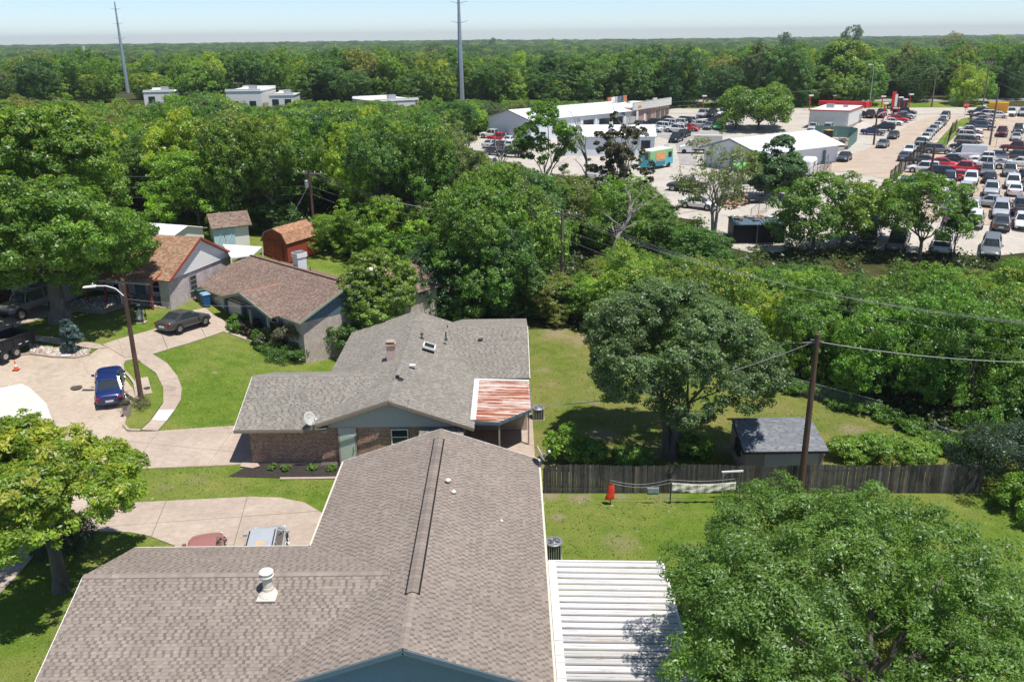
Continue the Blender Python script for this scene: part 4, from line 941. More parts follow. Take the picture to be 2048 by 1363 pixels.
# ------------------------------------------------------------------ yard objects
def ac_unit(p, label, r=.38, h=.85, cat='air conditioner'):
    T = thing('air_conditioner', label, cat, p)
    MB().box((0, 0, .04), (r*2.4, r*2.4, .08)).build('pad', M['walk'], T)
    MB().box((0, 0, .08+h/2), (r*1.8, r*1.8, h)).build('coil', M['dark'], T)
    n = 7
    for s in range(4):
        for i in range(n):
            a = (i/(n-1)-.5)*r*1.9; x, y = ((a, -r), (a, r), (-r, a), (r, a))[s]
            MB().box((x, y, .08+h/2), (.05, .05, h)).build('louvre', M['galv'], T)
    tp = MB(); tp.lathe((0, 0, h+.08), [(r*1.25, 0), (r*1.3, .05), (r*1.2, .09), (r*.98, .09), (r*.95, .03)], 24); tp.build('top_grille_ring', M['galv'], T)
    MB().cyl((0, 0, h+.09), r*.95, .01, 24).build('fan_well', M['dark'], T)
    for i in range(5):
        a = i*1.257; MB().beam((0, 0, h+.12), (math.cos(a)*r*.85, math.sin(a)*r*.85, h+.11), .14, .01).build('fan_blade', M['blackmetal'], T)
    mb = MB()
    for i in range(1, 5):
        pts = [(r*.95*i/5*math.cos(t*math.pi/12), r*.95*i/5*math.sin(t*math.pi/12), h+.165) for t in range(25)]; mb.tube(pts, .006, 4, cap=False)
    for i in range(8): a = i*math.pi/4; mb.tube([(0, 0, h+.165), (r*math.cos(a), r*math.sin(a), h+.165)], .006, 4)
    mb.build('fan_guard', M['galv'], T)
    return T
p = GZ(1107, 1083, .95); ac_unit((p.x, p.y, 0), 'dark slatted air conditioner beside the nearest house', .36, .85)
p = GP(1068, 792); ac_unit((1.75, 55.6, 0), 'white topped air conditioner beside the rusty porch roof', .36, .75)
# clothes line
def clothesline():
    a = GP(1340, 1007); b = GP(1470, 1007); c = GP(1225, 985+14); y = a.y
    x0, x1 = a.x, b.x; h = 1.35
    T = thing('clothesline', 'clothesline with dark green posts and sagging cords in the back lawn', 'clothesline', (0, 0, 0))
    for x in (x0, x1): MB().tube([(x, y, 0), (x, y, h+.05)], .035, 8).build('post', plain('dark green post', (.02, .07, .05), .5), T)
    xs = GZ(1222, 968, 1.25).x
    for dy in (0, .35):
        mb = MB(); mb.tube([(xs+(x0-xs)*t/8, y+dy, h-.28*math.sin(math.pi*t/8)) for t in range(9)], .012, 5); mb.tube([(x0+(x1-x0)*t/8, y+dy, h-.12*math.sin(math.pi*t/8)) for t in range(9)], .012, 5); mb.build('cord', M['wire'], T)
    MB().tube([(xs, y, 0), (xs, y, h+.02)], .025, 6).build('post', M['blackmetal'], T)
    # quilt
    nx, nz = 60, 8; vs = []; Wd = x1-x0-.06
    for j in range(nz+1):
        for i in range(nx+1):
            s = i/nx; x = x0+.03+s*Wd; sag = .12*math.sin(math.pi*s)+.0; fold = .035*math.sin(s*46)*(1-s*.4)*(.4+j/nz)+.015*math.sin(s*20+j)
            hh = .50+.10*math.exp(-((s-.42)/.16)**2)-.05*s
            vs.append((x, y-.03-fold-.02*j/nz, h-sag-hh*j/nz+(.02*math.sin(s*30))*(j/nz)))
    fs = [(j*(nx+1)+i, j*(nx+1)+i+1, (j+1)*(nx+1)+i+1, (j+1)*(nx+1)+i) for j in range(nz) for i in range(nx)]
    m, nt, bs = newmat('quilt'); w = nt.nodes.new('ShaderNodeTexChecker'); w.inputs['Scale'].default_value = 9; mp = scaled(nt, objco(nt), (1, 1, 1), (0, rad(45), 0)); L(nt, mp, w.inputs[0])
    w.inputs[1].default_value = (.70, .68, .58, 1); w.inputs[2].default_value = (.52, .50, .40, 1); L(nt, w.outputs[0], bs.inputs['Base Color']); bs.inputs['Roughness'].default_value = .95
    o = MB().add(vs, fs).build('quilt', m, None, smooth=True); tag(o, 'cream quilted blanket hanging on the clothesline', 'blanket'); sd = o.modifiers.new('s', 'SOLIDIFY'); sd.thickness = .015
    # grey towel
    xt0 = GZ(1295, 975, 1.1).x; nx = 10; vs = []
    for j in range(5):
        for i in range(nx+1): vs.append((xt0+i/nx*.66, y-.02-.012*math.sin(i*1.1+j), h-.27-.46*j/4))
    o = MB().add(vs, [(j*(nx+1)+i, j*(nx+1)+i+1, (j+1)*(nx+1)+i+1, (j+1)*(nx+1)+i) for j in range(4) for i in range(nx)]).build('towel', vary('grey blue towel', (.20, .28, .28), (.27, .34, .34), 8), None, smooth=True)
    tag(o, 'small grey green towel pegged on the clothesline', 'towel'); sd = o.modifiers.new('s', 'SOLIDIFY'); sd.thickness = .012
    # red shirt
    vs = []; nz = 10; n = 12
    for j in range(nz+1):
        t = j/nz; w = .10+.13*min(1, t*2.2)+.02*math.sin(t*9)
        for k in range(n):
            a = 2*math.pi*k/n; vs.append((xs+math.cos(a)*w*(1+.15*math.sin(3*a+t*4))-.05*t, y+math.sin(a)*w*.45*(1+.2*math.sin(4*a+j)), h-.02-t*.98))
    o = MB().add(vs, [(j*n+k, j*n+(k+1) % n, (j+1)*n+(k+1) % n, (j+1)*n+k) for j in range(nz) for k in range(n)]+[tuple(range(n))]).build('shirt', vary('red cloth', (.62, .04, .02), (.75, .08, .04), 9), None, smooth=True)
    tag(o, 'bright red shirt hanging at the left end of the clothesline', 'shirt')
    # steel frame behind
    p = GP(1443, 1001); F = thing('clothes_frame', 'pale metal T frame standing beside the picket fence', 'frame', (p.x, p.y+.1, 0))
    MB().tube([(0, 0, 0), (0, 0, 1.75)], .03, 8).build('post', M['galv'], F); MB().tube([(1.05, .1, 0), (1.05, .1, 1.72)], .03, 8).build('post', plain('green tube', (.03, .06, .05), .5), F)
    MB().beam((-.08, 0, 1.78), (1.15, .1, 1.78), .08, .08).build('crossbar', M['white'], F)
    mb = MB(); mb.tube([(0, 0, 1.5), (.22, 0, 1.76)], .02, 6); mb.tube([(1.05, .1, 1.5), (.83, .1, 1.76)], .02, 6); mb.build('brace', M['galv'], F)
clothesline()
def cone():
    p = GP(33, 740); T = thing('traffic_cone', 'orange traffic cone with white collar on the street', 'traffic cone', p)
    MB().box((0, 0, .03), (.42, .42, .05)).build('base', M['black'], T)
    MB().tube([(0, 0, .05), (0, 0, .3)], [.17, .11], 16).build('cone_body', M['orange'], T); MB().tube([(0, 0, .3), (0, 0, .48)], [.11, .07], 16).build('reflective_collar', M['white'], T); MB().tube([(0, 0, .48), (0, 0, .75)], [.07, .025], 16).build('cone_tip', M['orange'], T)
cone()
def manhole(px, py, label, r=.38, rr=.0):
    p = GP(px, py); z = p.z
    T = thing('manhole_cover', label, 'manhole cover', (p.x, p.y, z+.14 if rr else z+.065))
    MB().cyl((0, 0, 0), r, .02, 28).build('lid', vary('cast iron', (.10, .08, .065), (.16, .13, .10), 8), T); mb = MB()
    for i in range(-3, 4): mb.box((i*r*.25, 0, .025), (.02, 1.4*math.sqrt(max(0, r*r-(i*r*.25)**2)), .01))
    mb.build('rib', M['blackmetal'], T)
manhole(153, 776, 'round iron manhole cover in the middle of the street'); manhole(294, 779, 'small round iron cover in the pad beside the lamp pole', .24, 1)
def lantern():
    p = GP(282, 644); T = thing('garden_lantern', 'tall black metal lantern standing on the shaded lawn', 'lantern', p)
    for a in (45, 135, 225, 315):
        c, s = math.cos(rad(a))*.45, math.sin(rad(a))*.45; MB().tube([(c, s, 0), (c, s, 1.0)], .035, 6).build('leg', M['blackmetal'], T)
    MB().lathe((0, 0, .25), [(.28, 0), (.3, .1), (.26, .8), (.4, .85), (.12, 1.15), (.12, 1.3)], 14).build('lantern_body', M['greysiding'], T)
    MB().lathe((0, 0, 1.12), [(.42, 0), (.3, .12), (.1, .3)], 14).build('hood', M['blackmetal'], T)
    MB().box((0, 0, .02), (.9, .7, .04)).build('base', M['walk'], T)
lantern()
def bin_(p, mat, label, h=1.1, lidmat=None):
    T = thing('wheelie_bin', label, 'bin', p, rad(40))
    vs = [(-.26, -.3, 0), (.26, -.3, 0), (.26, .3, 0), (-.26, .3, 0), (-.33, -.38, h), (.33, -.38, h), (.33, .38, h), (-.33, .38, h)]
    MB().add(vs, [(3, 2, 1, 0), (4, 5, 6, 7), (0, 1, 5, 4), (1, 2, 6, 5), (2, 3, 7, 6), (3, 0, 4, 7)]).build('body', mat, T, bevel=.03)
    MB().add([(-.36, -.42, h), (.36, -.42, h), (.36, .42, h+.05), (-.36, .42, h+.05), (-.3, -.34, h+.1), (.3, -.34, h+.1), (.3, .36, h+.13), (-.3, .36, h+.13)], [(3, 2, 1, 0), (4, 5, 6, 7), (0, 1, 5, 4), (1, 2, 6, 5), (2, 3, 7, 6), (3, 0, 4, 7)]).build('lid', lidmat or mat, T)
    for s in (-1, 1): MB().lathe((s*.3, .38, .12), [(.12, -.03), (.12, .03)], 12, axis='X').build('wheel', M['tyre'], T)
bin_(GP(402, 603), M['bingreen'], 'dark green bin beside the double garage'); bin_(GP(413, 612), M['binblue'], 'blue bin with pale lid beside the double garage', lidmat=plain('pale blue lid', (.2, .36, .45), .5))
bin_(GP(490, 473), M['binblue'], 'blue bin standing by the white shed'); 
def mailbox():
    p = GP(256, 833); T = thing('mailbox', 'small brown brick mailbox among weeds at the kerb', 'mailbox', p)
    MB().box((0, 0, .45), (.35, .45, .95)).build('post', M['tanwall'], T); MB().box((0, -.05, 1.0), (.4, .5, .16)).build('cap', M['mulch'], T)
mailbox()
def stack():
    p = GP(483, 486); T = thing('hand_truck', 'rusty hand truck leaning on junk by the white shed', 'hand truck', p, rad(20))
    mb = MB(); mb.tube([(-.25, 0, 0), (-.25, .3, 1.4), (.25, .3, 1.4), (.25, 0, 0)], .03, 6); mb.build('frame', M['galv'], T)
    for s in (-1, 1): MB().lathe((s*.32, 0, .2), [(.2, -.05), (.2, .05)], 14, axis='X').build('wheel', M['tyre'], T)
    MB().box((0, -.15, .4), (.6, .4, .8)).build('crate', M['redwood'], T)
stack()
# ------------------------------------------------------------------ vehicles (built facing +x, origin on the ground at the centre)
def loft(mb, secs, mi=0):
    n = len(secs[0]); vs = [p for s in secs for p in s]; fs = []
    for i in range(len(secs)-1):
        for k in range(n-1): a = i*n+k; fs.append((a, a+1, a+n+1, a+n))
        fs.append((i*n+n-1, i*n, (i+1)*n, (i+1)*n+n-1))
    fs += [tuple(range(n-1, -1, -1)), tuple(range((len(secs)-1)*n, len(secs)*n))]
    mb.add(vs, fs, mi)
# x from rear (-) to front (+): (x, halfwidth, z_bottom, z_top); cabin: base x0,x1 roof x0,x1 belt height, roof height
SPEC = {
 'sedan': dict(W=.90, st=[(-2.40, .66, .42, .80), (-2.36, .80, .28, .98), (-2.1, .88, .22, 1.04), (-1.5, .91, .2, 1.03), (0, .92, .18, .98), (1.1, .91, .2, .94), (1.8, .88, .22, .84), (2.2, .80, .26, .72), (2.38, .62, .34, .60)], cab=(-1.75, 1.10, -.95, .30, .96, 1.45), wb=(-1.40, 1.42), wr=.335),
 'hatch': dict(W=.90, st=[(-2.02, .72, .40, .9), (-1.98, .84, .28, 1.02), (-1.5, .90, .2, 1.02), (0, .91, .18, .99), (1.0, .9, .2, .96), (1.7, .86, .22, .86), (2.0, .76, .3, .7), (2.1, .6, .38, .62)], cab=(-1.98, 1.05, -1.6, .25, .97, 1.50), wb=(-1.25, 1.30), wr=.33),
 'suv': dict(W=.95, st=[(-2.36, .80, .45, 1.0), (-2.32, .90, .36, 1.10), (-1.8, .95, .3, 1.14), (0, .96, .28, 1.12), (1.0, .95, .3, 1.10), (1.8, .92, .32, 1.02), (2.25, .84, .36, .88), (2.38, .70, .45, .72)], cab=(-2.30, 1.10, -1.95, .42, 1.10, 1.74), wb=(-1.42, 1.45), wr=.38),
 'minivan': dict(W=.97, st=[(-2.5, .82, .4, 1.0), (-2.46, .92, .3, 1.08), (-1.8, .97, .25, 1.1), (0, .98, .22, 1.06), (1.2, .97, .24, 1.02), (2.0, .92, .28, .9), (2.35, .82, .34, .76), (2.5, .64, .42, .66)], cab=(-2.46, 1.55, -2.15, .55, 1.04, 1.76), wb=(-1.5, 1.5), wr=.34),
 'pickup': dict(W=.99, st=[(-2.9, .90, .55, 1.04), (-2.86, .97, .48, 1.10), (-1.0, .99, .4, 1.12), (.2, .99, .38, 1.14), (1.2, .98, .4, 1.16), (2.2, .95, .42, 1.12), (2.75, .90, .45, 1.0), (2.88, .78, .5, .8)], cab=(-.95, 1.35, -.78, .80, 1.12, 1.84), wb=(-1.75, 1.85), wr=.42),
 'boxy': dict(W=1.02, st=[(-2.4, .95, .65, 1.25), (-2.36, 1.0, .55, 1.32), (0, 1.03, .5, 1.32), (1.1, 1.03, .5, 1.30), (2.2, 1.0, .52, 1.24), (2.36, .95, .6, 1.1)], cab=(-2.34, 1.05, -2.25, .65, 1.30, 1.98), wb=(-1.5, 1.6), wr=.46),
 'van': dict(W=1.0, st=[(-2.95, .95, .5, 1.4), (-2.9, 1.0, .4, 1.5), (0, 1.02, .36, 1.5), (1.7, 1.0, .36, 1.35), (2.5, .95, .4, 1.15), (2.9, .85, .45, .95), (3.0, .7, .5, .8)], cab=(-2.9, 2.35, -2.85, 1.1, 1.35, 2.55), wb=(-1.8, 2.0), wr=.36),
}
def body_sections(S):
    out = []
    for (x, w, zb, zt) in S['st']:
        h = zt-zb
        out.append([(x, -w*.90, zb), (x, -w, zb+h*.28), (x, -w*1.0, zb+h*.55), (x, -w*.955, zb+h*.86), (x, -w*.84, zt), (x, -w*.4, zt+.035), (x, w*.4, zt+.035), (x, w*.84, zt), (x, w*.955, zb+h*.86), (x, w, zb+h*.55), (x, w, zb+h*.28), (x, w*.90, zb)])
    return out
PROTO = {}
def car_proto(kind, solid_side=False):
    S = SPEC[kind]; T = thing('car', 'car', 'car', (0, 0, 0))
    mb = MB(); loft(mb, body_sections(S)); b = mb.build('body', M['paint'], T, smooth=True); b['painted'] = 1
    md = b.modifiers.new('sub', 'SUBSURF'); md.levels = 1; md.render_levels = 1
    x0, x1, r0, r1, zb, zt = S['cab']; W_ = S['W']
    wB, wT = W_*.90, W_*.72
    # glass house
    mb = MB(); secs = []
    for t in (0, .5, 1):
        a = x0+(r0-x0)*t; b_ = x1+(r1-x1)*t; w = wB+(wT-wB)*t; z = zb-.05+(zt-.03-zb+.05)*t; c = .14
        secs.append([(a, -w+c*1.5, z), (a+c, -w, z), (b_-c*2, -w, z), (b_, -w+c*2, z), (b_+.04, 0, z), (b_, w-c*2, z), (b_-c*2, w, z), (a+c, w, z), (a, w-c*1.5, z)])
    loft(mb, secs); g = mb.build('window', M['glass'] if kind != 'x' else M['paint'], T, smooth=False)
    if kind == 'van':
        g.data.materials[0] = M['glass']
        mb = MB(); secs = []
        for t in (0, .5, 1):
            a = x0-.02+(r0-x0)*t; w = wB+.03+(wT+.06-wB)*t; z = zb-.05+(zt-zb+.05)*t; e = 1.05-.1*t
            secs.append([(a, -w+.1, z), (a+.1, -w, z), (e, -w, z), (e, w, z), (a+.1, w, z), (a, w-.1, z)])
        loft(mb, secs); o = mb.build('cargo_body', M['paint'], T); o['painted'] = 1
    # roof skin
    mb = MB(); c = .1; secs = []
    for z, k in ((zt-.05, 1.012), (zt, .985), (zt+.025, .82)):
        w = wT*k; a = (r0+r1)/2-(r1-r0)/2*(1.01 if k > .9 else .9); b_ = (r0+r1)/2+(r1-r0)/2*(1.01 if k > .9 else .9)
        secs.append([(a, -w+c, z), (a+c, -w, z), (b_-c, -w, z), (b_, -w+c, z), (b_, w-c, z), (b_-c, w, z), (a+c, w, z), (a, w-c, z)])
    loft(mb, secs); o = mb.build('roof', M['paint'], T, smooth=False); o['painted'] = 1
    # pillars
    mb = MB()
    for s in (-1, 1):
        for (a, b_) in ((x1-.08, r1-.06), (x0+.08, r0+.06)): mb.beam((a, s*(wB-.03), zb-.02), (b_, s*(wT-.03), zt-.02), .09, .07)
        xm = (r0+r1)/2-.1+((x1-x0)*.02); mb.beam((xm, s*(wB+.005), zb), (xm-.02, s*(wT+.005), zt-.02), .05, .10)
        if kind in ('suv', 'minivan', 'boxy', 'hatch'): mb.beam((r0+.75, s*(wB+.005), zb), (r0+.72, s*(wT+.005), zt-.02), .05, .12)
        elif kind == 'sedan': mb.beam((x0+.42, s*(wB-.02), zb), (r0+.28, s*(wT-.01), zt-.03), .06, .16)
    o = mb.build('pillar', M['paint'], T); o['painted'] = 1
    if kind == 'pickup':
        mb = MB(); mb.box((-1.95, 0, 1.145), (1.72, 1.62, .03)); mb.build('bed_floor', M['dark'], T)
        mb = MB()
        for s in (-1, 1): mb.box((-1.95, s*.87, 1.17), (1.85, .12, .08))
        mb.box((-2.84, 0, 1.17), (.09, 1.8, .08)); o = mb.build('bed_rail', M['paint'], T); o['painted'] = 1
    # wheels
    for xw in S['wb']:
        for s in (-1, 1):
            wr = S['wr']; y = s*(W_-.10)
            w = MB().lathe((0, 0, 0), [(wr*.75, -.11), (wr, -.09), (wr, .09), (wr*.75, .11)], 20, axis='Y').build('wheel', M['tyre'], T); w.location = (xw, y+s*.02, wr)
            r = MB(); r.lathe((0, 0, 0), [(wr*.64, s*.02), (wr*.62, s*.115)] if s > 0 else [(wr*.62, -.115), (wr*.64, -.02)], 16, axis='Y')
            for k in range(5): a = k*1.2566; r.beam((0, s*.12, 0), (math.cos(a)*wr*.6, s*.12, math.sin(a)*wr*.6), .02, .07, up=(0, 1, 0))
            ro = r.build('rim', M['alloy'], w)
    mb = MB()
    for xw in S['wb']:
        for s in (-1, 1):
            mb.lathe((xw, s*(W_-.055), S['wr']+.02), [(S['wr']+.07, -.06), (S['wr']+.07, .0+.045)] , 20, axis='Y')
    mb.build('wheel_arch', M['dark'], T)
    f = S['st'][-2]; r_ = S['st'][1]
    for s in (-1, 1):
        MB().box((f[0]+.02, s*(f[1]-.16), f[3]-.13), (.22, .30, .13)).build('headlight', M['lamp'], T, bevel=.03)
        MB().box((r_[0]+.03, s*(r_[1]-.12), r_[3]-.14), (.16, .26, .15)).build('taillight', M['redlamp'], T, bevel=.02)
        o = MB().box((x1-.42, s*(W_+.09), zb+.05), (.12, .2, .14)).build('mirror', M['paint'], T, bevel=.03); o['painted'] = 1
    mb = MB(); mb.box((S['st'][-1][0]+.0, 0, S['st'][-1][2]+.12), (.08, .9, .2)); mb.build('grille', M['black'], T)
    mb = MB(); mb.box((S['st'][0][0]-.02, 0, S['st'][0][2]+.2), (.04, .5, .12)); mb.build('plate', M['plate'], T)
    PROTO[kind] = T; return T
COL = dict(w=(.72, .72, .72), s=(.42, .44, .46), g=(.16, .17, .18), d=(.055, .06, .065), k=(.012, .013, .015), r=(.55, .012, .015), R=(.10, .008, .01), b=(.01, .025, .12), B=(.02, .12, .45), c=(.20, .18, .16), n=(.07, .10, .16), G=(.10, .55, .14), t=(.065, .06, .055), f=(.36, .15, .13))
used = {}
def car(kind, px, py, head, colr, label, group=None, cat=None, wp=None, dz=.07):
    p = wp or GP(px, py); z = terr(p.x, p.y)+dz
    col = (*COL[colr], 1)
    if kind not in PROTO: car_proto(kind)
    P = PROTO[kind]
    a = rad(head); 
    if kind not in used:
        used[kind] = 1; P.location = (p.x, p.y, z); P.rotation_euler = (0, 0, a); T = P
        for ch in T.children:
            if ch.get('painted'): ch.color = col
    else: T = dup(P, (p.x, p.y, z), a, color=col)
    d = 2.2; zx = terr(p.x+math.cos(a)*d, p.y+math.sin(a)*d)-terr(p.x-math.cos(a)*d, p.y-math.sin(a)*d)
    T.rotation_euler = (0, -math.atan2(zx, 2*d), a)
    T.name = {'pickup': 'pickup_truck', 'van': 'cargo_van', 'minivan': 'minivan', 'suv': 'sport_utility_vehicle', 'boxy': 'sport_utility_vehicle'}.get(kind, 'car')
    T['label'] = label; T['category'] = cat or {'pickup': 'pickup truck', 'van': 'van', 'minivan': 'minivan', 'suv': 'SUV', 'boxy': 'SUV'}.get(kind, 'car')
    if group: T['group'] = group
    elif 'group' in T: del T['group']
    return T
# street side vehicles
p = (GP(346, 675)+GP(408, 656))/2
hd = math.degrees(math.atan2(GP(408, 656).y-GP(346, 675).y, GP(408, 656).x-GP(346, 675).x))
car('sedan', 0, 0, hd, 't', 'dark grey brown sedan parked on the driveway of the porch house', wp=Vector((p.x-.55, p.y+.75, 0)), dz=.1)
blue = car('sedan', 222, 783, 112, 'b', 'dark blue sedan parked in the cul-de-sac seen from behind')
p = (GP(30, 644)+GP(92, 622))/2; hd = math.degrees(math.atan2(GP(30, 644).y-GP(92, 622).y, GP(30, 644).x-GP(92, 622).x))
hum = car('boxy', 0, 0, hd, 'c', 'boxy pewter grey off-road vehicle under the big left tree', wp=Vector((p.x-.35, p.y+.8, 0)), dz=.1)
car('hatch', 8, 606, hd+4, 'R', 'dark red car half hidden behind the grey off-road vehicle', dz=.1)
q = GZ(408, 1078, 1.5); car('hatch', 0, 0, 104, 'f', 'faded red car whose sunburnt roof shows above the nearest roof edge', wp=Vector((q.x, q.y-.2, 0)), dz=.07)
q = GZ(528, 1062, 1.76); mv = car('minivan', 0, 0, 98, 's', 'pale blue silver minivan with roof rails beside the nearest house', wp=Vector((q.x, q.y-.3, 0)), dz=.07)
# dump trailer
def trailer():
    a = GP(58, 708); b = GP(0, 740); hd = math.atan2(a.y-b.y, a.x-b.x); T = thing('dump_trailer', 'black dump trailer loaded with grey dirt at the street edge', 'trailer', (a.x-2.1*math.cos(hd)-.9, a.y-2.1*math.sin(hd)+1.2, terr(a.x, a.y)+.05), hd)
    MB().box((0, 0, .7), (4.4, 2.0, .14)).build('bed', M['blackmetal'], T)
    for s in (-1, 1):
        MB().box((0, s*.98, 1.1), (4.4, .06, .75)).build('side_panel', M['black'], T)
        mb = MB(); mb.beam((-2.2, s*1.0, 1.5), (2.2, s*1.0, 1.5), .1, .08)
        for i in range(6): mb.box((-2.1+i*.84, s*1.03, 1.1), (.08, .06, .75))
        mb.build('side_rib', M['blackmetal'], T)
        for x in (-.5, .45):
            w = MB().lathe((x, s*.98, .36), [(.3, -.12), (.36, -.1), (.36, .1), (.3, .12)], 18, axis='Y').build('wheel', M['tyre'], T); MB().lathe((x, s*.98, .36), [(.2, -.13), (.2, .13)], 14, axis='Y').build('rim', M['alloy'], w)
        for x in (-1.7, -.9, .9, 1.5): MB().box((x, s*1.04, .86), (.25, .02, .06)).build('reflector', M['plate'], T)
    MB().box((2.2, 0, 1.1), (.06, 2.0, .75)).build('tailgate', M['black'], T)
    for s in (-1, 1): MB().beam((2.23, s*.97, .7), (2.23, s*.97, 1.75), .07, .07).build('corner_post', M['blackmetal'], T)
    nx, ny = 14, 8; rnd = random.Random(3); vs = [(-2.1+4.1*i/nx, -.92+1.84*j/ny, .85+.45*math.sin(math.pi*i/nx)*math.sin(math.pi*j/ny)+rnd.uniform(-.03, .03)) for j in range(ny+1) for i in range(nx+1)]
    MB().add(vs, [(j*(nx+1)+i, j*(nx+1)+i+1, (j+1)*(nx+1)+i+1, (j+1)*(nx+1)+i) for j in range(ny) for i in range(nx)]).build('dirt_load', vary('grey dirt', (.10, .085, .08), (.17, .15, .14), 3, .95), T)
trailer()
